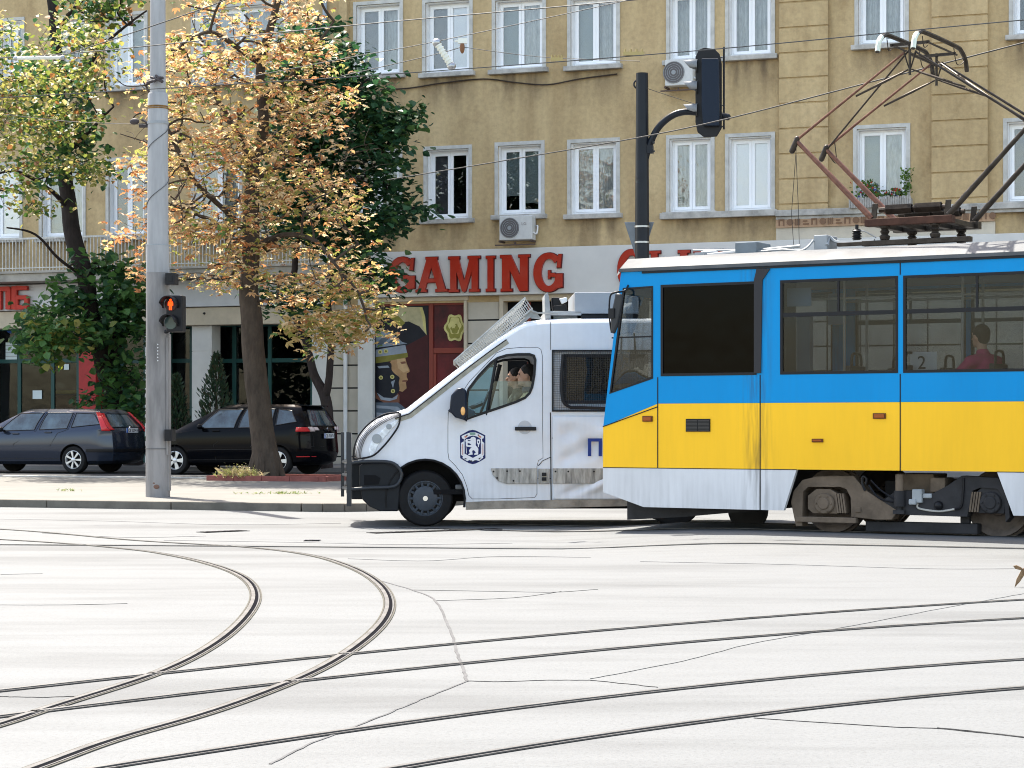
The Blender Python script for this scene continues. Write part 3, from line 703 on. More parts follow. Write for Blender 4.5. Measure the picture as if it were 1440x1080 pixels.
# --- shop signs (things of their own, fixed to the wall)
M_board = mat('sign_board_white', (.62,.61,.58), .55, noise=.08, scale=1.2)
M_red = mat('red_sign_letter', (.36,.022,.008), .35, coat=.3)
M_redd = mat('dark_letter_return', (.10,.012,.015), .5)
def arc(cx,cy,rx,ry,a0,a1,n=18): return [(cx+rx*math.cos(R(a0+(a1-a0)*k/n)),cy+ry*math.sin(R(a0+(a1-a0)*k/n))) for k in range(n+1)]
def glyph(ch, w):
    s = .27*w if ch not in 'MI' else (.2*w if ch == 'M' else .62*w); e = .07; P = []
    def serif(x0,x1,z): P.append([(x0,z),(x1,z),(x1,z+e),(x0,z+e)])
    if ch in 'GC':
        o = arc(w*.52,.5,w*.52,.52,42,(325 if ch=='G' else 318),26); i = arc(w*.53,.5,w*.26,.36,(325 if ch=='G' else 318),42,26)
        P.append(o+i)
        P.append([(w*.80,.62),(w*.93,.62),(w*.97,.97),(w*.86,.97),(w*.84,.9)])
        if ch == 'G': P += [[(w*.74,.06),(w*1.0,.1),(w*1.0,.46),(w*.74,.46)],[(w*.5,.38),(w*.74,.38),(w*.74,.48),(w*.5,.48)],[(w*.5,.33),(w*.58,.33),(w*.58,.55),(w*.5,.55)]]
    elif ch == 'A':
        P += [[(w*.02,0),(w*.26,0),(w*.6,1),(w*.36,1)],[(w*.74,0),(w*1.0,0),(w*.66,1),(w*.4,1)],[(w*.25,.27),(w*.75,.27),(w*.7,.38),(w*.3,.38)],[(w*.3,.94),(w*.7,.94),(w*.7,1.0),(w*.3,1.0)]]
        serif(-w*.04,w*.34,0); serif(w*.64,w*1.06,0)
    elif ch in 'MN':
        P += [[(w*.05,0),(w*.05+s,0),(w*.05+s,1),(w*.05,1)],[(w*.95-s,0),(w*.95,0),(w*.95,1),(w*.95-s,1)]]
        if ch == 'M': P += [[(w*.1,1),(w*.3,1),(w*.56,.12),(w*.5,0),(w*.44,.02)],[(w*.9,1),(w*.7,1),(w*.46,.12),(w*.5,0),(w*.56,.02)]]; serif(0,w*.33,0); serif(w*.67,w,0)
        else: P += [[(w*.08,1),(w*.36,1),(w*.93,0),(w*.66,0)]]; serif(0,w*.4,0)
        serif(-w*.02,w*.34,1-e); serif(w*.62,w*1.02,1-e)
    elif ch == 'I': P.append([(w*.5-s/2,0),(w*.5+s/2,0),(w*.5+s/2,1),(w*.5-s/2,1)]); serif(0,w,0); serif(0,w,1-e)
    elif ch == 'L': P += [[(w*.12,0),(w*.42,0),(w*.42,1),(w*.12,1)],[(w*.42,0),(w,0),(w,.28),(w*.85,.12),(w*.42,.12)]]; serif(0,w*.55,1-e); serif(0,w*.4,0)
    elif ch == 'U': P += [[(w*.1,.3),(w*.36,.3),(w*.36,1),(w*.1,1)],[(w*.7,.3),(w*.9,.3),(w*.9,1),(w*.7,1)], arc(w*.5,.32,w*.4,.34,180,360,16)+arc(w*.53,.32,w*.18,.2,360,180,16)]; serif(0,w*.46,1-e); serif(w*.6,w,1-e)
    elif ch == 'B': P += [[(w*.1,0),(w*.38,0),(w*.38,1),(w*.1,1)], arc(w*.5,.74,w*.42,.26,90,-90,10)+arc(w*.5,.74,w*.2,.15,-90,90,10), arc(w*.5,.27,w*.48,.27,90,-90,10)+arc(w*.5,.27,w*.24,.16,-90,90,10),[(w*.36,0),(w*.5,0),(w*.5,.11),(w*.36,.11)],[(w*.36,.48),(w*.5,.48),(w*.5,.59),(w*.36,.59)],[(w*.36,.89),(w*.5,.89),(w*.5,1),(w*.36,1)]]; serif(0,w*.36,0); serif(0,w*.36,1-e)
    return P
SG = B.sub(B.u(527),-.26,ZB)
sign = SG.empty('shop_sign', 'long white fascia sign with raised red serif letters GAMING CLUB above the mural door', 'sign')
hB = ZS-ZB; b = MB(); b.box(0,SG.u(1440)+2,0,.24,0,hB); b.build('board', M_board, sign, bevel=.01)
for ch,x0,x1,yt,yb in (('G',546,583,362.5,411),('A',586,627,362,411),('M',631,674,361,411),('I',683,696,360,410),('N',704,744,359,410),('G',750,791,357,410),('C',868,906,352,407),('L',912,942,353,406),('U',953,990,352,406),('B',1000,1034,351,405)):
    u0,u1 = SG.u(x0,-.08),SG.u(x1,-.08); z1 = SG.z(x0,yt,-.08); z0 = SG.z(x0,yb,-.08); hh = z1-z0
    b = MB()
    for j,P in enumerate(glyph(ch,(u1-u0)/hh)):
        Q = [(u0+p[0]*hh,z0+p[1]*hh) for p in P]
        b.m(0).prism(Q, -.09-.0015*j, -.004); 
        cx = sum(q[0] for q in Q)/len(Q); cz = sum(q[1] for q in Q)/len(Q)
        b.m(1).prism([(q[0]+(.014 if q[0]>cx else -.014),q[1]+(.014 if q[1]>cz else -.014)) for q in Q], -.05, -.003)
    b.build('letter', [M_red,M_redd], sign, merge=False)
SG2 = B.sub(B.u(-60),-.34,B.z(-20,436)+.02)
s2 = SG2.empty('shop_sign', 'big raised red letters on the white fascia at the left edge below the balcony', 'sign')
for ch,x0,x1 in (('П',-3,17.5),('Б',18.5,42)):
    u0,u1 = SG2.u(x0),SG2.u(x1); b = MB(); w_ = u1-u0; h = SG2.z(10,403)-SG2.z(10,435.5); z = SG2.z(10,435.5)
    t = .13
    if ch == 'П': b.box(u0,u0+t*1.3,-.1,0,z,z+h-t); b.box(u1-t*1.3,u1,-.1,0,z,z+h-t); b.prism([(u0,z+h-t),(u1,z+h-t),(u1,z+h-.06),(u1-.06,z+h),(u0+.06,z+h),(u0,z+h-.06)],-.1,0)
    elif ch == 'О': b.prism([(u0,z),(u1,z),(u1,z+h),(u0,z+h)],-.1,0,[[(u0+t*1.3,z+t),(u1-t*1.3,z+t),(u1-t*1.3,z+h-t),(u0+t*1.3,z+h-t)]])
    else:
        b.box(u0,u0+t*1.2,-.1,0,z,z+h); b.box(u0+t*1.2,u1-.03,-.1,0,z+h-t*.9,z+h)
        b.prism([(u0+t*1.2,z),(u1-.06,z),(u1,z+.08),(u1,z+h*.52),(u1-.06,z+h*.6),(u0+t*1.2,z+h*.6)],-.1,0,[[(u0+t*1.6,z+t*.9),(u1-t,z+t*.9),(u1-t,z+h*.6-t*.9),(u0+t*1.6,z+h*.6-t*.9)]])
    b.build('letter', mat('bright_red_letter', (.50,.04,.025), .4), s2, bevel=.015)

# --- air conditioners
def aircon(x0,x1,y0,y1,label,fan):
    f = B.sub(B.u(x0,-.4),-.4,B.z(x0,y1,-.4)); wd = B.u(x1,-.4)-B.u(x0,-.4); hh = B.z(x0,y0,-.4)-B.z(x0,y1,-.4)
    e = f.empty('air_conditioner', label, 'air conditioner', 'air conditioning units on the facade')
    b = MB(); b.box(0,wd,0,.3,0,hh); b.build('case', mat('ac_white', (.62,.62,.60), .45, noise=.12, scale=6), e, bevel=.02)
    c = (wd*.32,0,hh*.5); r = hh*.42
    b = MB(); b.lathe([(r,-.012),(r,-.002)], c, 'y', 24); b.build('fan_grille', mat('ac_grille', (.13,.12,.12), .6), e)
    b = MB(); b.lathe([(r*.2,-.024),(r*.2,-.014)], c, 'y', 14)
    for k in (1,2,3,4,5):
        rr = r*k/5.2; pts = [(c[0]+rr*math.cos(a*PI/12),-.018,c[2]+rr*math.sin(a*PI/12)) for a in range(25)]; b.tube(pts, .006, 4)
    b.build('fan_guard', M_grey, e)
    b = MB(); b.box(-.02,.02,.0,.38,-.05,-.004); b.box(wd-.06,wd-.02,.0,.38,-.05,-.004); b.box(-.1,wd+.1,-.05,-.01,-.14,-.11); b.box(wd*.45,wd*.5,.02,.06,-.11,-.052); b.build('bracket', mat('rusty_bracket', (.10,.07,.06), .8), e)
    b = MB(); b.tube(spline([(wd,.1,hh*.3),(wd+.09,.1,hh*.25),(wd+.1,.15,hh*.55),(wd+.02,.3,hh*.6)],6), .022, 6); b.build('pipe', M_white, e, smooth=True)
    if fan: textmesh('LG', .11, 'badge', mat('grey_print', (.25,.22,.22), .6), e, (wd*.68,-.004,hh*.6), .002)
aircon(702,748,304,338,'white air conditioner with brand badge mounted below a second floor window above the red letters',1)
aircon(935,974,84,121,'white air conditioner high on the facade behind the traffic light head',0)

# --- flower box
f = B.sub(B.u(1194,-.3),-.34,B.z(1194,293,-.3)); wd = B.u(1281,-.3)-B.u(1194,-.3)
e = f.empty('flower_box', 'slatted grey window box of red flowers behind the pantograph', 'flower box')
b = MB(); k = 0
while k*.055 < wd: b.box(k*.055,k*.055+.038,0,.02,0,.24+.02*(k%2)); k += 1
b.box(0,wd,.021,.28,.01,.2); b.build('box', mat('weathered_slats', (.40,.38,.35), .8, noise=.3), e)
gl = [leafmat('leaf_box_a',(.05,.10,.02)), leafmat('leaf_box_b',(.10,.17,.03)), leafmat('petal_red',(.5,.04,.02),.2), leafmat('petal_blue',(.06,.06,.3),.2)]
r_ = random.Random(5)
for (c,n,h,sp) in (((.38,.15,.25),170,.42,.28),((.75,.15,.25),60,.15,.3),((1.12,.15,.25),80,.2,.2),((1.35,.15,.3),110,.62,.13)):
    b = MB()
    for _ in range(n):
        p = Vector((c[0]+r_.gauss(0,sp*.5),c[1]+r_.gauss(0,.07),c[2]+r_.random()*h)); d = Vector((r_.gauss(0,1),r_.gauss(0,1),r_.gauss(.3,1))).normalized()*.045; s = d.cross(Vector((r_.gauss(0,1),r_.gauss(0,1),.5))).normalized()*.03
        b.m(r_.choice([0,1,1]) if r_.random() > .2 or c[0]>1.3 else r_.choice([2,2,3])).quad(p-d,p+s,p+d,p-s)
    fo = b.build('potted_plant', gl, e, merge=False); fo['kind'] = 'stuff'

# --- wires
M_wire = mat('wire_dark', (.03,.03,.03), .5); M_wire2 = mat('wire_steel', (.07,.07,.07), .6); M_cable = mat('cable_brown', (.05,.035,.025), .7)
def wire(pts, r, label, m=None, sag=0, name='overhead_wire', cat='overhead wire', group='overhead wires', n=10):
    P = [W3(*p) for p in pts]
    if len(P) == 2:
        a,c = P; P = [a.lerp(c,k/n)-Vector((0,0,sag*4*(k/n)*(1-k/n))) for k in range(n+1)]
    else: P = spline(P, 5)
    b = MB(); c0 = P[0].copy(); b.tube([p-c0 for p in P], r*.8, 6)
    return tag(b.build(name, m or M_wire2, smooth=True, loc=c0), label, cat, group)
wire([(-60,141,27.8),(0,137.5,27.6),(480,109,25.8),(960,73,23.7),(1300,41,22.55),(1440,28,22.0),(1560,17,21.7)], .008, 'contact wire that the tram pantograph touches, crossing the whole picture', M_wire2)
wire([(-60,82,30),(90,76,29.4),(480,37,27.6),(880,1,26),(1000,-12,25)], .009, 'long overhead wire above the contact wire, from the top centre to the upper left')
wire([(100,75,27),(280,14,26),(340,-10,25.6)], .009, 'steep short wire rising from the white insulator at the upper left')
wire([(300,118,27),(480,83,26),(615,58,25.4),(875,2,24.4),(900,-6,24.2)], .006, 'thin wire carrying the small white bracket at the upper centre')
wire([(480,107,26),(610,77,25.4),(650,66,25.2)], .006, 'short thin wire left of the diagonal white insulator')
wire([(650,66,25.2),(760,80,25.0),(900,86,24.6)], .005, 'short thin wire right of the diagonal white insulator')
wire([(545,253,36),(720,224,33.5),(895,194,30),(1027,166,28.3),(1230,114,26),(1440,60,24),(1560,28,23)], .011, 'dark cable slanting up to the right behind the black traffic light pole', M_wire)
wire([(909,124,34.5),(936,133,34.5),(1020,160,34.2)], .006, 'thin twisted cable from the black pole head to the bracket arm', M_wire)
wire([(0,160,34),(100,171,34),(205,175,33)], .006, 'thin low wire at the left edge running to the concrete pole')
# cable sagging on the facade
P = []
for x,y in ((535,126),(575,124),(620,117),(680,111),(725,116),(770,119),(815,111),(868,104)):
    u,z = B.px(x,y,-.05); P.append((u,-.05,z))
b = MB(); b.tube(spline(P,5), .018, 5); place(b.build('facade_cable', M_cable), 'brown cable sagging along the facade under the top row of sills', 'cable')
# insulators
def rod(xa,ya,xb,yb,Y,r,label,m):
    a,c = W3(xa,ya,Y),W3(xb,yb,Y); b = MB(); d = c-a
    b.m(0).tube([Vector((0,0,0)),d],r,10); b.m(1)
    for t in (0,1): b.ball(d*t, r*1.5, 8, 6)
    b.m(0)
    for k in range(1,8): q = d*(k/8); dn = d.normalized(); b.tube([q-dn*.008,q+dn*.008], r*1.25, 10)
    tag(b.build('insulator', [m,M_steel], smooth=True, loc=a), label, 'insulator', 'insulators on the overhead wires')
wire([(614,59,25.3),(613,57,25.38)], .006, 'very short wire tying the upper end of the diagonal insulator', M_wire, group=None); wire([(635,93,25.3),(638,97.5,25.1)], .006, 'very short wire tying the lower end of the diagonal insulator', M_wire, group=None)
M_por = mat('white_porcelain', (.75,.75,.66), .25)
rod(614,60,635,93,25.3,.035,'diagonal white tubular insulator hanging from a wire in front of the upper windows',M_por)
rod(22,82,88,81,29.6,.024,'horizontal white insulator rod on the wires at the upper left edge',M_por)
b = MB(); c = W3(650,60,25.2); b.box(-.05,.06,-.02,.02,-.01,.05); b.m(1).ball((.0,0,-.06),(.03,.03,.07)); b.m(0).box(-.09,-.05,-.015,.015,.01,.03)
tag(b.build('wire_clamp',[M_por,mat('brown_ceramic',(.2,.09,.04),.4)],loc=c),'small white and brown wire clamp right of the diagonal insulator','clamp','clamps on the overhead wires')
for x,y,Y,lab,ww in ((783,83.5,24.5,'small brass clamp on the contact wire left of the black pole',.07),(891,75.5,24.0,'long studded clamp on the contact wire above the black pole',.12)):
    c = W3(x,y,Y); b = MB(); b.box(-ww,ww,-.02,.02,-.02,.02)
    for k in range(4): b.lathe([(.012,.02),(.012,.05)],(-ww*.8+k*ww*.53,0,0),'z',6)
    tag(b.build('wire_clamp', mat('brass', (.35,.27,.12), .4, metal=.6), loc=c), lab, 'clamp', 'clamps on the overhead wires')
# ------------------------------------------------------------ tram
TT = math.atan(3000/5000.0)
TR = Frame(.128/3*24.3, 24.3, 0, TT)
TW = 2.2
tram = TR.empty('tram', 'blue, yellow and white tram car with raised pantograph entering from the right', 'tram')
def dirt(name, col, rough=.3, amt=.12, coat=.05):
    return mat(name, col, rough, spec=.10, noise=amt, scale=.9, stretch=(1,1,.35), coat=coat, detail=8)
M_tb = dirt('tram_blue', (.004,.255,.58), .35, .10); M_ty = dirt('tram_yellow', (.96,.54,.028), .32, .10); M_tw = dirt('tram_white', (.66,.66,.67), .4, .22)
M_troof = mat('tram_roof_grey', (.11,.115,.12), .6, noise=.35, scale=2.5)
M_seam = mat('black_seam', (.012,.012,.014), .5)
M_tglass = glassmat('tram_glass', (.72,.74,.74), .025); M_tfar = glassmat('far_side_glass', (.50,.52,.53), .02); M_tdark = glassmat('tinted_tram_glass', (.02,.02,.02), .010)
tu = TR.u
def grime(m, u0):
    n = m.node_tree.nodes; L = m.node_tree.links; b = n['Principled BSDF']; src = b.inputs['Base Color'].links[0].from_socket
    tc = n.new('ShaderNodeTexCoord'); sx = n.new('ShaderNodeSeparateXYZ'); L.new(tc.outputs['Object'], sx.inputs[0])
    d = n.new('ShaderNodeMath'); d.operation = 'SUBTRACT'; L.new(sx.outputs[0], d.inputs[0]); d.inputs[1].default_value = u0
    a = n.new('ShaderNodeMath'); a.operation = 'ABSOLUTE'; L.new(d.outputs[0], a.inputs[0])
    mr = n.new('ShaderNodeMapRange'); L.new(a.outputs[0], mr.inputs[0]); mr.inputs[1].default_value = .0; mr.inputs[2].default_value = .24; mr.inputs[3].default_value = .62; mr.inputs[4].default_value = 0
    mp = n.new('ShaderNodeMapping'); mp.inputs['Scale'].default_value = (14,1,1.1); L.new(tc.outputs['Object'], mp.inputs[0])
    t = n.new('ShaderNodeTexNoise'); t.inputs['Scale'].default_value = 1.6; t.inputs['Detail'].default_value = 7; L.new(mp.outputs[0], t.inputs['Vector'])
    r = n.new('ShaderNodeMapRange'); L.new(t.outputs[0], r.inputs[0]); r.inputs[1].default_value = .42; r.inputs[2].default_value = .68
    mu = n.new('ShaderNodeMath'); mu.operation = 'MULTIPLY'; L.new(mr.outputs[0], mu.inputs[0]); L.new(r.outputs[0], mu.inputs[1])
    # a little grime low on the whole side as well
    lo = n.new('ShaderNodeMapRange'); L.new(sx.outputs[2], lo.inputs[0]); lo.inputs[1].default_value = .25; lo.inputs[2].default_value = .75; lo.inputs[3].default_value = .16; lo.inputs[4].default_value = .03
    m2 = n.new('ShaderNodeMath'); m2.operation = 'MULTIPLY'; L.new(lo.outputs[0], m2.inputs[0]); L.new(r.outputs[0], m2.inputs[1])
    ad = n.new('ShaderNodeMath'); ad.operation = 'MAXIMUM'; L.new(mu.outputs[0], ad.inputs[0]); L.new(m2.outputs[0], ad.inputs[1])
    mx = n.new('ShaderNodeMix'); mx.data_type = 'RGBA'; L.new(ad.outputs[0], mx.inputs[0]); L.new(src, mx.inputs[6]); mx.inputs[7].default_value = (.05,.045,.04,1); L.new(mx.outputs[2], b.inputs['Base Color'])
for m_ in (M_tb,M_ty,M_tw): grime(m_, tu(1064))
zR, zWt, zWb, zBY, zYW, zSk = 2.95, 2.79, 1.765, 1.46, .737, .29
LEN = 14.4
ft = lambda y: TR.px({385:873,600:848,692:848}[y],y)
pA = TR.px(873,385); pB = TR.px(848,602); pC = TR.px(848,692)
def fu(z):  # nose line in profile
    if z > pB[1]: t = (z-pB[1])/(pA[1]-pB[1]); return pB[0]+t*(pA[0]-pB[0])
    return pB[0]
pitch = tu(1266)-tu(1080); 
wn = [(tu(929),tu(1064)),(tu(1097),tu(1263))]
wsz = tu(1263)-tu(1097); post = tu(1270)-tu(1263)
k = tu(1270)
while k+wsz+.15 < LEN-.3: wn.append((k,k+wsz+.25)); k += wsz+.25+post*2
cabw = [TR.px(876,405),TR.px(918.5,402),TR.px(918.5,532.5),TR.px(857,554)]
def rect(a,c,z0,z1): return [(a,z0),(a,z1),(c,z1),(c,z0)]
og0,og1,og2 = tu(1102),tu(1120),tu(1402); og3 = tu(1425)
bog2 = LEN-2.2-(og2-og1)
bf = TR.px(925,572); bf0 = TR.px(848,600)
yz = lambda u: zBY
blue = [(fu(bf0[1]),bf0[1]),(fu(zR),zR),(LEN,zR),(LEN,zBY),(bf[0],zBY)]
yel = [(fu(bf0[1]),bf0[1]-.002),(bf[0],zBY-.002),(LEN,zBY-.002),(LEN,zYW),(0,zYW)]
wh = [(0,zYW-.002),(0,TR.z(848,692)),TR.px(905,713),(og0,zSk),(og1,zYW-.002)]
wh2 = [(og2,zYW-.002),(og3,zSk),(bog2-.15,zSk),(bog2,zYW-.002)]; wh3 = [(bog2+og2-og1,zYW-.002),(bog2+og2-og1+.15,zSk),(LEN,zSk),(LEN,zYW-.002)]
holes = [rect(a,c,zWb,zWt) for a,c in wn]+[cabw]
for y0,y1 in ((0,.05),(TW-.05,TW)):
    b = MB(); b.m(0).prism(blue,y0,y1,holes); b.m(1).prism(yel,y0,y1)
    for q in (wh,wh2,wh3): b.m(2).prism(q,y0,y1)
    b.build('side_panel', [M_tb,M_ty,M_tw], tram, merge=False)
# nose: rounded in plan
def nose(z0,z1,m,name,bulge=.16,inset=0,out=0):
    b = MB(); n = 12; vs = []
    zz = [z0+(z1-z0)*i/4 for i in range(5)]
    for z in zz:
        for i in range(n+1):
            w_ = i/n*TW; q = 2*i/n-1; vs.append((fu(z)-bulge*(1-abs(q)**3)-out, w_, z))
    b.add(vs, [(j*(n+1)+i,j*(n+1)+i+1,(j+1)*(n+1)+i+1,(j+1)*(n+1)+i) for j in range(4) for i in range(n)])
    o = b.build(name, m, tram, smooth=True)
    return o
nose(pC[1],zYW,M_tw,'nose_panel'); nose(zYW,bf0[1],M_ty,'nose_panel'); nose(bf0[1],1.62,M_tb,'nose_panel'); nose(1.62,2.72,M_tglass,'windscreen'); nose(2.72,zR,M_tb,'nose_panel')
b = MB()
for q in (-.62,-.25,.25,.62):
    pass
b.tube([(fu(1.7)-.2,TW*.5,1.66),(fu(2.3)-.23,TW*.42,2.3)],.012,5); b.tube([(fu(1.7)-.2,TW*.3,1.66),(fu(2.3)-.2,TW*.25,2.25)],.012,5)
b.build('wiper', M_black, tram)
for wy in (.75,TW-.5):
    b = MB(); b.lathe([(.11,-.235),(.10,-.20),(.02,-.2)],(0,wy,1.0),'x',20); b.build('headlight', mat('lamp_glass',(.7,.7,.7),.15), tram, smooth=True)
b = MB(); b.box(LEN-.002,LEN+.04,0,TW,zSk,zR); b.build('rear_panel', M_tb, tram)
# roof: a shallow vault
b = MB(); n = 14; vs = []; us = [fu(zR)-.05,fu(zR)+.03,.9,4,8,LEN]
for j,u in enumerate(us):
    dz = -.09 if j == 0 else (-.01 if j==1 else 0)
    for i in range(n+1):
        q = -1+2*i/n; w_ = TW/2+q*(TW/2+.02); zz = 3.085+.09*(1-q*q)+dz-(.10 if abs(q) > .999 else (.03 if abs(q)>.85 else 0)); vs.append((u - (.2*(1-q*q) if j<2 else 0), w_, zz))
b.add(vs, [(j*(n+1)+i,j*(n+1)+i+1,(j+1)*(n+1)+i+1,(j+1)*(n+1)+i) for j in range(len(us)-1) for i in range(n)])
m0 = len(us)
b.box(fu(zR)-.02,LEN,-.02,TW+.02,2.952,2.99)
b.build('roof', M_troof, tram, smooth=True)
# seams, gutter, dirt streak
b = MB()
def seam(x,z0,z1,w_=.012): u = tu(x); b.box(u-w_/2,u+w_/2,-.003,.0,z0,z1)
seam(925,zYW,zWb-.01); seam(1069,zSk,zWb,.012); seam(1266,zYW,zWb-.01); seam(1266,zWt+.01,zR,.012); seam(1068,zWt,zR)
for a,c in ((0,og1),(og2,LEN)): b.box(a,c,-.003,0,zYW-.006,zYW+.002)
p,q = TR.px(848,600),TR.px(925,572); b.tube([(p[0],-.002,p[1]),(q[0],-.002,q[1])],.007,4)
b.box(tu(903),LEN,-.012,0,2.925,2.948)
b.build('body_seam', M_seam, tram)
b = MB(); u = tu(1067)
b.prism([(u-.05,zWb+.02),(u+.03,zWb+.02),(u+.045,zWt-.1),(u+.05,2.80),(u+.14,2.92),(u-.02,2.925),(u-.05,2.8)],-.018,-.001)
b.build('drain_gutter', mat('dirty_rubber', (.035,.034,.036), .7), tram)
M_soot = mat('brake_dust', (.10,.085,.06), .9)
# windows
def tramwin(a,c,glassm,yy,split=True):
    g = MB(); f = MB(); e = .03; y0,y1 = (-.004,.03) if yy == 0 else (TW-.03,TW+.004)
    f.prism(rect(a+.001,c-.001,zWb+.001,zWt-.001), y0, y1, [rect(a+e,c-e,zWb+e,zWt-e)])
    if split:
        zt = zWb+(zWt-zWb)*.63; f.box(a+e,c-e,y0+.004,y1-.004,zt-.022,zt+.022)
        m_ = (a+c)/2; f.box(m_-.012,m_+.012,y0+.006,y1-.006,zt+.022,zWt-e)
    o = f.build('window', M_black, tram)
    g.box(a+e,c-e,(y0+y1)/2-.003,(y0+y1)/2+.003,zWb+e,zWt-e); g.build('pane', glassm, o)
for i,(a,c) in enumerate(wn):
    tramwin(a,c,M_tdark if i == 0 else M_tglass,0,i>0); tramwin(a,c,M_tfar,1,i>0)
def shrink(P,k=.04):
    cx = sum(p[0] for p in P)/len(P); cz = sum(p[1] for p in P)/len(P); return [(p[0]+(k if p[0]<cx else -k),p[1]+(k if p[1]<cz else -k)) for p in P]
for y0,y1 in ((-.004,.03),(TW-.03,TW+.004)):
    f = MB(); f.prism(cabw,y0,y1,[shrink(cabw,.022)])
    p,q = TR.px(862,475),TR.px(918,473); f.tube([(p[0]-.02,(y0+y1)/2,p[1]),(q[0],(y0+y1)/2,q[1])],.012,4)
    o = f.build('window', M_black, tram); g = MB(); g.prism(shrink(cabw,.02),(y0+y1)/2-.003,(y0+y1)/2+.003); g.build('pane', M_tglass, o)
# vents, lamps, handles
b = MB(); a,c = TR.px(965,607),TR.px(999,589); b.box(a[0],c[0],-.012,-.001,a[1],c[1])
for k in range(8): z = a[1]+.012+(c[1]-a[1]-.02)*k/8; b.m(1).box(a[0]+.01,(a[0]+c[0])/2-.006,-.02,-.013,z,z+.008); b.box((a[0]+c[0])/2+.006,c[0]-.01,-.02,-.013,z,z+.008)
b.build('vent_grille', [M_black, mat('grille_bar',(.06,.055,.05),.5)], tram)
M_amber = mat('amber_lens', (.30,.07,.01), .2, coat=.5)
for x0,x1,y0,y1 in ((1228,1246,581,589),(904,918,585,593),(1142,1158,617,622)):
    b = MB(); a,c = TR.px(x0,y1),TR.px(x1,y0); b.m(0).box(a[0],c[0],-.016,-.001,a[1],c[1]); b.m(1).box(a[0]+.015,c[0]-.015,-.024,-.017,a[1]+.01,c[1]-.01); b.build('marker_lamp', [mat('lamp_rim',(.12,.035,.01),.5),M_amber], tram, bevel=.004)
# mirror on its arm
b = MB(); f = lambda x,y,w=-.25: (*[TR.px(x,y,w)[0]], w, TR.px(x,y,w)[1])
b.prism([TR.px(x,y,-.2) for x,y in ((866,412),(874,413),(876,420),(868,460),(864,470),(860,468),(859,446))],-.22,-.17)
mr = b.build('mirror', mat('mirror_housing', (.035,.036,.038), .4), tram, bevel=.02, smooth=True)
b = MB(); b.tube(spline([f(884,400,.02),f(878,409,-.1),f(866,411,-.2),f(858,417,-.2),f(857,445,-.2),f(860,468,-.2)],4),.011,6); b.box(f(858,0)[0]-.03,f(858,0)[0]+.04,-.24,-.18,TR.z(858,448,-.2),TR.z(858,434,-.2))
b.build('mirror_arm', M_black, tram)
# roof equipment
def rx(x,y,w): p = TR.px(x,y,w); return (p[0],w,p[1])
b = MB(); a,c = rx(1036,360,.5),rx(1066,340,.5); b.box(a[0],c[0],.45,.85,a[2],c[2]); b.build('roof_box', mat('roof_box_grey',(.17,.20,.22),.5,noise=.2), tram, bevel=.01)
b = MB(); a,c = rx(1144,350,.6),rx(1163,330,.6); b.box(a[0],c[0],.6,.9,3.13,c[2]); b.build('roof_box', M_grey, tram, bevel=.01)
b = MB(); b.tube([rx(985,361,.5),rx(1036,355,.5)],.028,8); b.tube([rx(1066,352,.6),rx(1125,346,.6)],.018,6); b.tube(spline([rx(1066,354,.5),rx(1100,351,.5),rx(1128,352,.5),rx(1144,338,.6)],5),.013,6); b.tube([rx(975,352,.9),rx(1036,352,.7)],.012,6)
b.tube(spline([rx(1200,324,1.0),rx(1215,325,1.0),rx(1232,334,1.0)],5),.008,5); b.tube(spline([rx(1163,345,.6),rx(1167,334,.7),rx(1180,341,.7),rx(1230,338,.7)],5),.02,6)
b.build('roof_conduit', M_grey, tram, smooth=True)
b = MB(); a = rx(981,362,.5); b.box(a[0],a[0]+.12,.42,.56,a[2]-.02,a[2]+.05); b.ball((a[0]+.05,.7,a[2]+.06),(.12,.06,.04)); b.build('junction_box', M_grey, tram)
b = MB(); a = rx(1205,340,.9)
for k in range(5): b.lathe([(.05,0),(.055,.008),(.04,.02),(.04,.026)],(a[0],.9,a[2]+.028*k),'z',14)
b.lathe([(.02,0),(.02,.05)],(a[0],.9,a[2]+.14),'z',8); b.build('surge_arrester', M_black, tram, smooth=True)
b = MB(); b.tube([rx(1117,358,.75),rx(1113,300,.75),rx(1120,206,.66)],.0035,4); b.tube([rx(1124,345,.75),rx(1123,300,.75),rx(1119,206,.66)],.0035,4); b.build('pull_cord', M_wire, tram)
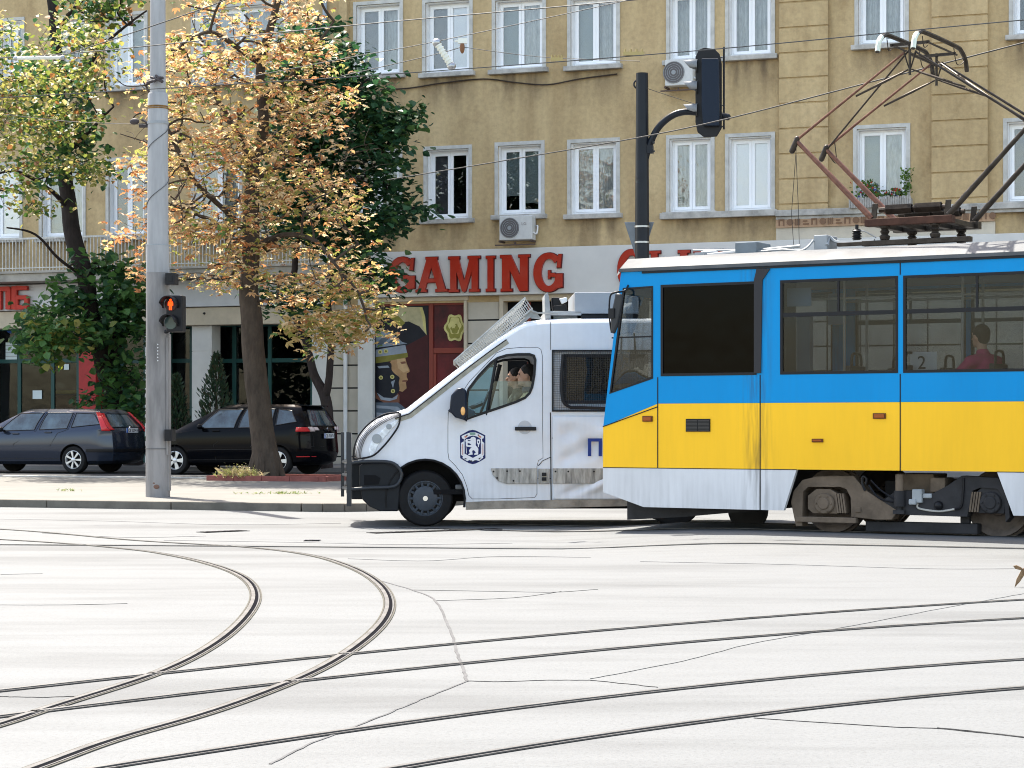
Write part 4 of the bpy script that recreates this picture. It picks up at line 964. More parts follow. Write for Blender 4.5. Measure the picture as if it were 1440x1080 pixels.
# pantograph
WN_, WF = .66, 1.50
M_cop = mat('copper_tube', (.20,.095,.065), .45, metal=.4, noise=.45, scale=14); M_oily = mat('oily_steel', (.06,.048,.038), .45, metal=.5, noise=.5, scale=10)
k1 = TR.px(1121,199,WN_); bl = TR.px(1226,306,WN_); br = TR.px(1334,303,WN_); ap = TR.px(1291,68,WN_)
uc = (bl[0]+br[0])/2; zb = (bl[1]+br[1])/2; kR = (2*uc-k1[0], k1[1]); apx = (uc, ap[1])
pan = MB()
A = MB(); C_ = MB()
for w_ in (WN_,WF):
    C_.tube([(bl[0],w_,zb),(k1[0],w_,k1[1])], [.036,.024], 10); A.tube([(br[0],w_,zb),(kR[0],w_,kR[1])], [.036,.024], 10)
    C_.tube([(k1[0],w_,k1[1]+.02),(apx[0]-.06,w_+(.0),apx[1]-.03)], [.016,.012], 8); A.tube([(kR[0],w_,kR[1]+.02),(apx[0]+.06,w_,apx[1]-.03)], [.016,.012], 8)
    for s in (-1,1):
        q0 = Vector((apx[0]+s*.02,w_,apx[1]-.22)); q1 = Vector((apx[0]+s*.62,w_,apx[1]-.46)); A.tube([q0,q0.lerp(q1,.4),q1],[.009,.016,.011],6)
    A.tube([(apx[0]-.07,w_,apx[1]-.02),(apx[0],w_,apx[1]-.24),(apx[0]+.07,w_,apx[1]-.02)],.012,6); A.tube([(apx[0],w_,apx[1]-.28),(apx[0],w_,apx[1]+.08)],.016,6)
    for kk in (k1,kR): A.cap((kk[0]-.0,w_,kk[1]+.03),(kk[0]+(-.06 if kk is k1 else .06),w_,kk[1]-.10),.032,.034); 
A.tube([(k1[0],WF,k1[1]),(apx[0],WN_,apx[1])],.011,6); A.tube([(kR[0],WN_,kR[1]),(apx[0],WF,apx[1])],.011,6)
A.tube([(apx[0],WN_,apx[1]-.05),(apx[0],WF,apx[1]-.05)],.018,8)
A.tube(spline([(k1[0],WF,k1[1]-.02),(k1[0]+.12,WF,k1[1]-.16),(k1[0]+.1,WF,k1[1]+.1)],6),.006,5)
pg = MB(); pg.box(bl[0]-.06,br[0]+.06,WN_-.07,WN_+.05,zb-.09,zb-.01)
po = pg.build('pantograph', mat('rusty_beam', (.08,.035,.022), .7, noise=.5, scale=8), tram, bevel=.006)
C_.build('arm', M_cop, po, smooth=True, label='copper coloured left hand arms'); A.build('arm', M_oily, po, smooth=True, label='dark right hand arms and braces')
b = MB(); b.box(bl[0]-.06,br[0]+.06,WF-.05,WF+.07,zb-.09,zb-.01)
for u in (bl[0]+.02,br[0]-.02,uc-.15,uc+.15): b.box(u-.04,u+.04,WN_+.052,WF-.052,zb-.085,zb-.03)
for u in (bl[0]+.15,br[0]-.15):
    for w_ in (WN_,WF): b.lathe([(.05,-.24),(.06,-.2),(.035,-.18),(.055,-.15),(.035,-.13),(.055,-.11),(.06,-.092)],(u,w_,zb),'z',12)
for w_ in (WN_,WF): b.box(bl[0]-.1,br[0]+.25,w_-.05,w_+.05,zb-.30,zb-.245)
for w_ in (WN_,WF):
    for u in (bl[0]+.02,br[0]-.02): b.prism([(u-.03,zb-.01),(u+.03,zb-.01),(u+.05,zb+.16),(u-.01,zb+.16)],w_-.012,w_+.012)
b.box(bl[0]-.4,bl[0]-.1,WN_-.03,WN_+.03,zb-.29,zb-.25)
b.build('base_frame', M_oily, po, bevel=.004)
b = MB()
for w_ in (WN_+.12,WF-.12):
    for a,c in ((bl[0]+.12,uc-.02),(uc+.02,br[0]-.12)):
        b = MB(); n = 26; pts = [(a+(c-a)*i/(n*6),w_+.052*math.cos(i*PI/3),zb+.10+.052*math.sin(i*PI/3)) for i in range(n*6+1)]; b.tube(pts,.009,4)
        b.tube([(a-.08,w_,zb+.1),(c+.05,w_,zb+.1)],.028,8); b.build('spring', M_oily, po)
b = MB()
hz_ = apx[1]+.12
for du in (-.20,.20):
    pts = [(apx[0]+du,.22,hz_-.20),(apx[0]+du,.27,hz_-.08),(apx[0]+du,.40,hz_),(apx[0]+du,.60,hz_+.03),(apx[0]+du,1.56,hz_+.03),(apx[0]+du,1.76,hz_),(apx[0]+du,1.89,hz_-.08),(apx[0]+du,1.94,hz_-.20)]
    P = spline(pts,5); b.m(0).tube(P,.026,8); b.m(1).tube([p+Vector((0,0,.004)) for p in P[:9]],.03,8); b.m(0)
    b.tube(spline([(apx[0]+du,.5,hz_-.02),(apx[0]+du,.55,hz_-.13),(apx[0]+du,.66,hz_-.10)],5),.006,4); b.tube(spline([(apx[0]+du,1.5,hz_-.0),(apx[0]+du,1.6,hz_-.16),(apx[0]+du,1.8,hz_-.12),(apx[0]+du,1.85,hz_-.04)],5),.006,4)
    b.tube([(apx[0]+du,.62,hz_-.06),(apx[0]+du,1.6,hz_-.06)],.012,6)
for w_ in (WN_,WF): b.box(apx[0]-.22,apx[0]+.22,w_-.02,w_+.02,hz_-.075,hz_-.045)
b.build('contact_bow', [M_oily, mat('worn_bright_horn',(.70,.72,.58),.25,metal=.3)], po, smooth=True)
# underframe and bogies
M_bog = mat('dusty_bogie', (.165,.125,.09), .8, noise=.4, scale=4, bump=.3); M_bogd = mat('dark_bogie', (.035,.034,.036), .7, noise=.4, scale=5)
M_wh = mat('tram_wheel_steel', (.14,.11,.09), .6, noise=.4, scale=6)
b = MB(); b.box(.1,LEN-.1,.06,TW-.06,.80,.90); b.box(.35,og0-.1,.4,TW-.4,.42,.80); b.box(og3+.3,bog2-.3,.35,TW-.35,.35,.8); b.build('underframe', M_bogd, tram)
b = MB(); q = [TR.px(x,y,.25) for x,y in ((882,698),(882,731),(960,727),(1085,716),(1085,700),(960,700))]; b.prism(q,.25,.32); b.prism(q,TW-.3,TW-.23); b.build('lifeguard', M_bogd, tram)
b = MB(); c = TR.px(1052,717,TW-.45)
b.lathe([(.25,-.03),(.25,.03)],(c[0],TW-.45,c[1]),'y',24); b.build('sand_box', M_bogd, tram)
def bogie(du):
    WB = .10
    P = lambda pts,w=WB: [(TR.px(x,y,w)[0]+du,TR.px(x,y,w)[1]) for x,y in pts]
    b = MB(); b.m(0).prism(P([(1112,706),(1116,690),(1128,675),(1148,670),(1200,669),(1218,690),(1262,719),(1254,731),(1232,731),(1197,727),(1196,700),(1190,688),(1182,685),(1136,685),(1129,692),(1128,740),(1119,740)]),WB,WB+.16)
    b.m(0).box(*P([(1203,0)])[0][:1],P([(1211,0)])[0][0],WB-.012,WB,P([(0,694)])[0][1],P([(0,688)])[0][1])
    b.m(1).prism(P([(1262,719),(1270,724),(1360,727),(1368,690),(1378,686),(1402,688),(1412,700),(1414,735),(1420,728),(1418,700),(1404,672),(1352,669),(1332,683),(1300,700),(1290,690),(1260,690),(1240,705)]),WB,WB+.16)
    fr = b.build('bogie', [M_bog,M_bogd], tram, bevel=.012)
    for x,y,m in ((1159,708,M_bog),(1393,707,M_bogd)):
        c = P([(x,y)])[0]; b = MB(); b.prism([(c[0]-.2,c[1]-.06),(c[0]-.14,c[1]-.11),(c[0]+.14,c[1]-.11),(c[0]+.16,c[1]+.1),(c[0]+.06,c[1]+.155),(c[0]-.1,c[1]+.155),(c[0]-.2,c[1]+.08)],WB+.02,WB+.2)
        b.lathe([(.105,WB-.02),(.115,WB+.0),(.115,WB+.02)],(c[0],0,c[1]),'y',24); b.lathe([(.06,WB-.035),(.07,WB-.02)],(c[0],0,c[1]),'y',16)
        for k in range(6): b.lathe([(.012,WB-.032),(.012,WB-.02)],(c[0]+.088*math.cos(k*PI/3),0,c[1]+.088*math.sin(k*PI/3)),'y',6)
        b.build('axle_box', m, fr, bevel=.006)
        for w_ in (.32,TW-.44):
            b = MB(); b.lathe([(.12,0),(.13,.02),(.28,.05),(.31,.03),(.345,.02),(.345,.09),(.37,.10),(.37,.13),(.30,.13)],(c[0],w_,.05+.345),'y',32); b.build('wheel', M_wh, fr, smooth=True)
        b = MB(); b.tube([(c[0],.3,.395),(c[0],TW-.3,.395)],.07,10); b.build('axle', M_bogd, fr)
        b = MB()
        s = 1 if x < 1200 else -1
        for k in range(4): uu = c[0]+s*(.15+.028*k); b.prism([(uu,c[1]-.1),(uu+.018,c[1]-.1),(uu+.018-s*.03,c[1]+.11),(uu-s*.03,c[1]+.11)],WB+.0,WB+.15)
        b.build('rubber_spring', M_bog, fr)
    b = MB(); c0,c1 = P([(1120,0)])[0][0],P([(1205,0)])[0][0]
    z = P([(1160,731)])[0][1]; b.m(0).box(c0,c1,WB-.03,WB+.05,z-.03,z+.03)
    c0,c1 = P([(1212,0)])[0][0],P([(1370,0)])[0][0]; z = P([(1290,741)],.25)[0][1]; b.m(1).box(c0,c1,.2,.34,z-.06,z+.05); b.box(c0+.1,c0+.2,.24,.3,z+.05,z+.2); b.box(c1-.2,c1-.1,.24,.3,z+.05,z+.2)
    b.build('track_brake', [M_bog,M_bogd], fr, bevel=.008)
    b = MB(); a,c = P([(1252,700)])[0],P([(1305,667)])[0]; b.m(0).box(a[0],c[0],WB+.17,WB+.6,a[1],c[1]); a,c = P([(1307,692)])[0],P([(1328,672)])[0]; b.box(a[0],c[0],WB+.02,WB+.3,a[1],c[1])
    b.m(1).box(P([(1225,0)])[0][0],P([(1360,0)])[0][0],.5,1.7,.25,.62)
    b.build('motor', [M_bog,M_bogd], fr, bevel=.01)
    b = MB(); a = P([(1266,0)])[0][0]; z = [P([(1266,y)])[0][1] for y in (667,690,712,720)]
    b.m(0).tube([(a,WB-.02,z[0]),(a,WB-.02,z[1])],.045,10); b.m(1).tube([(a,WB-.02,z[1]),(a,WB-.02,z[2])],.06,10); b.tube([(a,WB-.02,z[2]),(a,WB-.02,z[3])],.025,8); b.box(a-.06,a+.06,WB-.06,WB+.02,z[3]-.02,z[3]+.02)
    b.build('damper', [M_bog,M_bogd], fr, smooth=True)
    b = MB(); h = lambda *p: spline([(P([q])[0][0],WB-.01,P([q])[0][1]) for q in p],5)
    b.m(1).tube(h((1217,690),(1213,680),(1214,670),(1219,673),(1218,681)),.013,6); b.tube(h((1222,682),(1236,700),(1256,706)),.011,6); b.tube(h((1225,675),(1240,690),(1262,704)),.010,6)
    b.build('hose', [M_bogd,M_black,M_black], fr, smooth=True); b = MB()
    b.m(2).tube(h((1291,708),(1293,715),(1320,719),(1343,716)),.011,6); b.m(1).tube(h((1343,716),(1352,712),(1355,690),(1355,672)),.013,6)
    c = P([(1320,711)])[0]; b.m(1).ball((c[0],WB+.0,c[1]),.05); b.build('hose', [M_bogd,M_black,mat('pale_hose',(.42,.40,.36),.6)], fr, smooth=True)
    b = MB(); a,c = P([(1284,707)])[0],P([(1298,688)])[0]; b.box(a[0],c[0],WB-.04,WB+.06,a[1],c[1]); b.box(a[0]-.03,a[0]+.05,WB-.06,WB+.02,a[1]-.02,a[1]+.04); b.box(c[0],c[0]+.1,WB-.02,WB+.05,a[1]+.05,a[1]+.1)
    b.build('brake_caliper', M_grey, fr, bevel=.012)
bogie(0); bogie(bog2-og1)
# interior
b = MB(); b.box(.15,LEN-.05,.055,TW-.055,.905,.96); b.build('floor', mat('tram_floor',(.03,.03,.03),.7), tram)
b = MB(); b.box(fu(2.8)+.1,LEN-.05,.06,TW-.06,2.82,2.86); b.m(1)
b.build('ceiling', mat('tram_ceiling',(.10,.10,.10),.6), tram)
b = MB(); ub = tu(1064)+.1; b.box(wn[0][0]-.02,wn[0][0]+.02,.06,1.3,.97,2.8); b.box(ub,ub+.04,.06,.75,.97,2.8); b.build('partition', mat('partition_grey',(.03,.035,.04),.5), tram)
b = MB(); u = tu(1125,.9); b.box(u,u+.16,.8,.9,1.5,2.45); u = tu(1160,1.0); b.box(u,u+.2,1.1,1.14,2.35,2.7); u = tu(1112,.4); b.box(u,u+.28,.3,.32,2.52,2.72); b.build('ticket_panel', mat('blue_grey_panel',(.16,.22,.30),.5), tram)
b = MB(); c = (fu(1.6)+.35,.75,1.72); b.tube([(c[0]+.16*math.sin(a*PI/12)*.5,c[1]+.2*math.cos(a*PI/12),c[2]+.12*math.sin(a*PI/12)) for a in range(25)],.014,6); b.box(.12,.5,.15,TW-.15,1.0,1.58); b.build('driver_console', M_black, tram)
def seat(u,w_,name='passenger_seat'):
    b = MB(); b.m(0).box(u,u+.42,w_,w_+.44,1.36,1.42); b.box(u+.38,u+.44,w_,w_+.44,1.42,1.86); b.box(u+.05,u+.15,w_+.17,w_+.27,.965,1.36)
    b.m(1).tube(spline([(u+.42,w_+.08,1.86),(u+.42,w_+.09,1.95),(u+.42,w_+.14,1.99),(u+.42,w_+.30,1.99),(u+.42,w_+.35,1.95),(u+.42,w_+.36,1.86)],4),.018,6)
    b.build(name, [mat('seat_shell',(.035,.035,.04),.5),M_black], tram, bevel=.02)
us_ = [tu(1130),tu(1205),tu(1330),tu(1398),tu(1440)+.1]
for u in us_+[6.6,7.5,8.4,9.3,11,12]: seat(u,.25); seat(u,1.5)
b = MB()
for u in (tu(1150),tu(1320),tu(1410),7.2,9.0,11.4):
    for w_ in (.75,1.42): b.tube([(u,w_,.96),(u,w_,2.82)],.017,8)
b.tube([(tu(1100),.75,2.62),(LEN-.3,.75,2.62)],.015,8); b.tube([(tu(1100),1.42,2.62),(LEN-.3,1.42,2.62)],.015,8)
b.build('grab_pole', mat('pole_grey',(.35,.35,.34),.4), tram, smooth=True)
b = MB(); u0 = tu(1280,.5); b.box(u0,u0+.3,.5,.504,1.80,2.0); b.build('notice', mat('notice_white',(.5,.5,.5),.6), tram)
textmesh('2', .2, 'notice_text', M_black, tram, (u0+.08,.497,1.82), .002)

# the rails under the tram
def rail_w(w0,label):
    b = MB(); P = [TR.pt(u,w0,0) for u in [-3.0+.4*i for i in range(34)]]
    P = [Vector((p.x,p.y,gz(p.x,p.y))) for p in P]
    ribbon(b,P,-.03,.03,-.02,.0085); b.m(1); ribbon(b,P,-.07,-.03,-.02,.005); b.m(2); ribbon(b,P,-.12,-.07,-.02,.004); ribbon(b,P,.03,.08,-.02,.004)
    tag(b.build('tram_rail',[M_rail,M_groove,M_grout,M_edge],merge=False), label, 'tram rail', 'tram rails set in the road')
rail_w(.42,'rail carrying the near wheels of the tram'); rail_w(TW-.38,'rail carrying the far wheels of the tram')

# ------------------------------------------------------------ traffic light on its black pole (far side of the tram)
KY = 34.6
p = W3(903,700,KY); TL = Frame(p.x,p.y,.112,R(12))
tl = empty('traffic_light', TL.o, -TL.th, 'black traffic light on a curved bracket arm and tall black pole behind the tram', 'traffic light')
M_tl = mat('traffic_light_black', (.009,.012,.018), .35, noise=.3, scale=3)
def L_(x,y,w=0): q = TL.px(x,y,w); return Vector((q[0],w,q[1]))
b = MB(); b.tube([(0,0,0),(0,0,L_(903,300).z),(0,0,L_(903,103).z)], [.122,.114,.098], 18); po = b.build('pole', M_tl, tl, smooth=True)
b = MB(); b.tube(spline([L_(908,222),L_(913,205),L_(924,182),L_(940,166),L_(958,158),L_(980,158),L_(1024,164.5)],6), [.058]+[.055]*36, 12); b.ball(L_(1023,164.5),.055)
b.box(L_(908,0).x-.02,L_(916,0).x+.03,-.06,.06,L_(900,216).z,L_(900,205).z)
for k in (200,212): q = L_(916,k); b.lathe([(.018,-.08),(.018,.08)],(q.x+.03,0,q.z),'y',8)
b.build('bracket_arm', M_tl, tl, smooth=True)
# signal head: backboard seen edge-on and body behind, hoods face left
hd = MB(); HW = -.12
q = [L_(x,y,HW) for x,y in ((978,80),(983,70),(990,67),(1005,69),(1012,76),(1015,90),(1015,180),(1008,192),(990,193),(981,186),(978,172))]
hd.m(0).prism([(v.x,v.z) for v in q], HW-.02, HW+.03); q = [L_(x,y,HW) for x,y in ((988,84),(1012,84),(1013,155),(1012,178),(990,178),(988,155))]; hd.m(1).prism([(v.x,v.z) for v in q], HW-.14, HW-.022)
ho = hd.build('signal_head', [M_black, mat('signal_back_blue_grey',(.005,.012,.026),.45)], tl, bevel=.012)
for y in (94,124,156):
    c = L_(975,y,HW-.02); b = MB(); n = 12; vs = []
    for i in range(n+1):
        a = PI*(-.08)+PI*1.16*i/n
        for (r_,h) in ((.12,0),(.11,-.23 if 0 < i < n else -.11)): vs.append((c.x+.07+h*(.6+.4*math.sin(a)), c.y+r_*math.cos(a), c.z+r_*math.sin(a)))
    b.add(vs,[(2*i,2*i+1,2*i+3,2*i+2) for i in range(n)]); v = b.build('hood', mat('hood_metal',(.20,.21,.22),.35), ho, smooth=True)
    so_ = v.modifiers.new('s','SOLIDIFY'); so_.thickness = .008
    b = MB(); b.lathe([(.1,0),(.1,.02)],(c.x+.05,c.y,c.z),'x',18); b.build('lens', mat('unlit_lens',(.03,.03,.03),.2), ho)
b = MB(); b.tube([L_(1018,66),L_(1018,182)],.016,8)
for y in (81,148,178): b.tube([L_(1006,y,-.1),L_(1019,y)],.01,6)
b.build('bracket_rod', M_tl, tl)
b = MB(); c = L_(892,118); b.tube(spline([L_(896,112),L_(892,116),L_(892,121),L_(896,125)],4),.014,6); b.build('hook', M_tl, tl)
# yield sign seen from behind
q = [L_(876,311),L_(918,311),L_(900,366),L_(894,366)]
SGN = MB(); SGN.prism([(v.x,v.z) for v in q],.135,.15)
f2 = SGN.build('road_sign', mat('sign_back_aluminium',(.16,.18,.20),.45,metal=.4,noise=.2), None, bevel=.006)
place(f2, 'grey triangular give way sign seen from behind, strapped to the black pole', 'road sign', None, TL)
b = MB()
for y in (319,341): z = L_(900,y).z; b.lathe([(.126,-.014),(.126,.014)],(0,0,z),'z',18)
b.build('sign_clamp', M_steel, tl)

# ------------------------------------------------------------ big concrete pole
py = 33.1; p = W3(222,698,py); CP = Frame(p.x,p.y,.112,R(10))
cp = empty('utility_pole', CP.o, -CP.th, 'tall pale concrete tram pole standing on the pavement between the parked cars', 'pole')
M_conc = mat('pole_concrete', (.29,.275,.265), .9, noise=.5, scale=1.6, stretch=(2,2,.35), bump=.3); M_lime = mat('pole_whitewash', (.40,.40,.40), .9, noise=.35, scale=1.4, stretch=(2,2,.3), bump=.2)
s_ = 3000/py; hz = lambda y: CZ+(600-y)/s_-.112
b = MB(); b.m(0).tube([(0,0,0),(0,0,hz(384))],[.188,.180],28); b.m(1).tube([(0,0,hz(384)+.002),(0,0,hz(345))],[.180,.178],28); b.tube([(0,0,hz(345)),(0,0,hz(344)),(0,0,hz(172)),(0,0,hz(134)),(0,0,hz(131))],[.178,.165,.155,.155,.14],28); b.m(1).tube([(0,0,hz(133)),(0,0,hz(-160))],[.122,.11],28)
b.build('shaft', [M_conc,M_lime], cp, smooth=True)
b = MB(); b.lathe([(.166,-.02),(.166,.02)],(0,0,hz(173)),'z',28); b.lathe([(.183,-.01),(.183,.01)],(0,0,hz(345)),'z',28); b.build('collar', M_grey, cp)
b = MB()
for y in (155,153,152): b.lathe([(.160,-.008),(.160,.008)],(0,0,hz(y-2)),'z',28)
b.build('rust_band', mat('rust',(.28,.15,.05),.9,noise=.5,scale=20), cp)
b = MB(); b.box(-.30,-.10,-.03,.03,hz(176)-.03,hz(176)+.03); b.ball((-.38,0,hz(170)),(.08,.04,.05)); b.tube([(-.12,-.05,hz(175)),(-.24,-.05,hz(168))],.02,6)
b.build('bracket', mat('dark_fitting',(.06,.05,.05),.6), cp, smooth=True); b = MB()
for k in range(5): b.cap((random.uniform(-.14,.16),-.15,hz(112)+random.uniform(-.08,.1)),(random.uniform(-.14,.16),-.2,hz(112)+random.uniform(-.08,.1)),.02,.025)
b.build('fitting', mat('dark_fitting',(.06,.05,.05),.6), cp, smooth=True)
b = MB(); b.box(.17,.195,-.1,-.06,hz(640),hz(475)); b.box(.155,.2,-.06,.04,hz(690),hz(470)); b.build('conduit', M_conc, cp)
b = MB()
for k in range(6): b.ball((.06+.0,-.178,hz(485)-.05*k),.011)
b.build('stud', M_white, cp)
for z0,z1 in ((hz(345),hz(310)),(hz(310),hz(270)),(hz(250),hz(205)),(hz(172)-.6,hz(172))): pass
b = MB(); P = [(.1675*math.cos(a),.1675*math.sin(a),hz(330)+a*.13) for a in [k*.25 for k in range(60)]]; b.tube(P,.006,4); b.tube([(.19*math.cos(-PI+a*.2),.19*math.sin(-PI+a*.2),hz(631)) for a in range(17)],.006,4); b.build('binding_wire', M_wire2, cp)
b = MB(); b.ball((.04,-.184,hz(684)),(.05,.008,.035)); b.ball((.0,-.185,hz(679)),(.02,.006,.012)); b.build('rust_stain', mat('rust_mark',(.17,.10,.075),.9), cp)
for (x0,x1,y0,y1) in ((232,246,384,400),(231,242,604,620)):
    b = MB(); c = CP.px((x0+x1)/2,(y0+y1)/2,-.2); wd = (x1-x0)/s_/2; hh = (y1-y0)/s_/2; b.box(c[0]-wd,c[0]+wd,-.2,-.02,c[1]-hh,c[1]+hh); b.box(c[0]-wd*.5,c[0]+wd*.5,-.206,-.202,c[1]-hh*.5,c[1]+hh*.5); b.build('push_button', M_black, cp, bevel=.01)
# pedestrian signal
c = CP.px(242,441,-.3); PS = CP.sub(c[0],-.3,c[1]); s1 = 1/s_*1.0
ps = PS.empty('pedestrian_signal', 'pedestrian signal with a lit red standing figure on the concrete pole', 'traffic light')
b = MB(); b.box(-.10,.16,0,.2,-.28,.28); b.box(-.17,-.10,.1,.16,-.3,-.24); b.build('housing', M_black, ps, bevel=.02)
for z in (.14,-.14):
    b = MB(); n = 14; vs = []
    for i in range(n+1):
        a = PI*(-.15)+PI*1.3*i/n
        for r_,h in ((.125,0),(.125,-.20 if 1 < i < n-1 else -.08)): vs.append((-.02+r_*math.cos(a),h,z+r_*math.sin(a)))
    b.add(vs,[(2*i,2*i+1,2*i+3,2*i+2) for i in range(n)]); v = b.build('hood', M_black, ps, smooth=True); so_ = v.modifiers.new('s','SOLIDIFY'); so_.thickness = .01
b = MB(); b.lathe([(.1,-.012),(.1,-.003)],(-.02,0,-.14),'y',20); b.build('lens', mat('unlit_green_lens',(.05,.08,.08),.15,coat=.5), ps)
b = MB(); b.lathe([(.1,-.012),(.1,-.003)],(-.02,0,.14),'y',20); b.build('lens', mat('dark_red_lens',(.04,.012,.01),.3), ps)
b = MB(); y = -.016
b.ball((-.02,y,.205),(.019,.004,.021)); b.prism([(-.06,.175),(-.05,.185),(.01,.185),(.02,.175),(.022,.12),(.008,.12),(.003,.15),(.003,.055),(-.016,.055),(-.018,.11),(-.022,.11),(-.024,.055),(-.043,.055),(-.043,.15),(-.048,.12),(-.062,.12)],y-.003,y)
b.build('red_figure', mat('lit_red',(.9,.08,.01),.5,emit=(1,.045,.003),estr=.85), ps)
# ------------------------------------------------------------ people
def remesh(o, vox, sm=2):
    m = o.modifiers.new('r','REMESH'); m.mode = 'VOXEL'; m.voxel_size = vox; m.use_smooth_shade = True
    m = o.modifiers.new('s','SMOOTH'); m.iterations = sm; m.factor = .5
    bake(o); o.data.polygons.foreach_set('use_smooth',[True]*len(o.data.polygons)); return o
def seated(loc, rz, label, jacket, hands, hair=M_hair, trousers=None, lean=0, scarf=None, group=None):
    """local +x = facing, origin on the seat under the pelvis"""
    e = empty('person', loc, rz, label, 'person', group)
    V_ = Vector; hip = V_((0,0,.10)); ch = V_((lean,0,.42)); nk = V_((lean+.02,0,.60)); hd = V_((lean+.06,0,.755))
    b = MB(); b.cap(hip,ch,.13,.13,16); b.cap(ch,nk,.11,.055,14); b.cap(nk,hd,.055,.055,14)
    for s in (-1,1): b.cap(ch+V_((0,s*.05,.08)),ch+V_((0,s*.17,.08)),.08,.06)
    b.ball(hd+V_((-.012,0,.025)),(.098,.077,.105),20,14); b.ball(hd+V_((.03,0,-.045)),(.062,.056,.065),16,10)
    b.cap(hd+V_((.080,0,.02)),hd+V_((.108,0,-.015)),.010,.015,8); b.ball(hd+V_((.082,0,-.05)),(.014,.024,.012)); b.ball(hd+V_((.075,0,-.085)),(.02,.02,.018)); b.ball(hd+V_((.072,0,.045)),(.022,.05,.012))
    for s in (-1,1): b.ball(hd+V_((-.005,s*.078,.0)),(.018,.010,.032))
    for s,h in zip((-1,1),hands):
        sh = ch+V_((0,s*.19,.08)); h = V_(h); mid = (sh+h)/2+V_((-.02,s*.05,-.12)); b.cap(sh,mid,.048,.040); b.cap(mid,h,.040,.026)
        d = (h-mid).normalized(); sd_ = V_((0,1,0)); palm = h+d*.05; b.cap(h,palm,.026,.030,10)
        for i,ln in enumerate((.062,.072,.068,.052)):
            q0 = palm+sd_*(.024-.016*i)*1.0+d*.02; q1 = q0+d*ln*.55; q2 = q1+(d*.5+V_((0,0,-.8))).normalized()*ln*.5; b.cap(q0,q1,.009,.0085,8); b.cap(q1,q2,.0085,.007,8)
        q0 = h+d*.015+sd_*.026*-s; q1 = q0+(d*.7-sd_*s*.5).normalized()*.045; b.cap(q0,q1,.011,.009,8)
    for s in (-1,1): kn = V_((.42,s*.12,.08)); b.cap(hip+V_((0,s*.09,-.02)),kn,.085,.06); b.cap(kn,kn+V_((.05,0,-.38)),.055,.04); b.cap(kn+V_((.03,0,-.42)),kn+V_((.18,0,-.43)),.04,.03)
    remesh(b.build('body', M_skin, e), .0085, 1)
    b = MB(); b.cap(hip,ch,.155,.165,18); b.cap(ch,nk-V_((0,0,.02)),.15,.075,16); 
    for s,h in zip((-1,1),hands):
        sh = ch+V_((0,s*.19,.07)); h = V_(h); mid = (sh+h)/2+V_((-.02,s*.05,-.12)); b.cap(ch+V_((0,s*.06,.07)),sh,.10,.075); b.cap(sh,mid,.068,.058); b.cap(mid,mid.lerp(h,.88),.056,.042)
    remesh(b.build('jacket', jacket, e), .014, 3)
    b = MB(); b.cap(hip,hip+V_((0,0,.06)),.16,.15)
    for s in (-1,1): kn = V_((.42,s*.12,.08)); b.cap(hip+V_((0,s*.08,-.02)),kn,.10,.075); b.cap(kn,kn+V_((.05,0,-.36)),.07,.055)
    remesh(b.build('trousers', trousers or mat('dark_trousers',(.03,.03,.035),.9), e), .016, 2)
    b = MB(); b.ball(hd+V_((-.026,0,.048)),(.100,.086,.098),20,12); b.ball(hd+V_((-.055,0,-.005)),(.062,.072,.07),14,8)
    remesh(b.build('hair', hair, e), .010, 1)
    b = MB()
    for s in (-1,1): b.ball(hd+V_((.080,s*.031,.025)),(.010,.013,.008),8,6)
    b.build('eyes', M_black, e)
    if scarf: b = MB(); b.lathe([(.078,-.03),(.092,-.01),(.085,.03),(.065,.04)],nk,'z',16); b.build('collar', scarf, e, smooth=True)
    return e

# ------------------------------------------------------------ police van
VN = Frame((598-720)/3000*26.4, 26.4, -.04, R(-1.5)); VW = 2.02
van = VN.empty('police_van', 'white high roof police van with a blue lion shield on its door', 'van')
M_vw = mat('van_white', (.70,.72,.76), .28, noise=.10, scale=1.0, col2=(.60,.61,.64), bump=.25, bscale=1.5, coat=.5)
grime(M_vw, 2.6)
M_vdirt = mat('dirty_van_sill', (.34,.30,.25), .7, noise=.5, scale=4)
M_vgl = glassmat('van_glass', (.93,.96,.97), .05); M_vblue = glassmat('blue_tinted_glass', (.5,.74,.88), .05)
vp = lambda x,y,w=0: VN.px(x,y,w)
top_px = [(506,650),(501,636),(503,618),(514,602),(532,589),(553,581),(572,575),(600,553),(628,531),(656,509),(684,488),(708,471),(727,459),(741,453),(760,450),(800,448.5),(860,448),(960,448)]
top = [vp(*p) for p in top_px]+[(5.15-1.0+.3,vp(860,448)[1]-.01),(4.50,vp(860,448)[1]-.12),(4.58,1.2),(4.58,.45)]
cw = vp(598,702); RA = .50
arch = [(cw[0]+RA*math.cos(a),cw[1]+RA*.98*math.sin(a)) for a in [R(-12+ (204)*k/18) for k in range(19)]]
rw = 3.1
arch2 = [(rw+RA*math.cos(a),cw[1]+RA*.95*math.sin(a)) for a in [R(-8+196*k/14) for k in range(15)]]
low = [vp(560,655)]
zs_ = vp(700,708)[1]
bottom = [(4.58,.42),(rw+RA+.02,.38)]+arch2+[(rw-RA-.02,zs_+.03),vp(870,707),vp(700,711),vp(654,713)]+arch+[vp(548,660)]
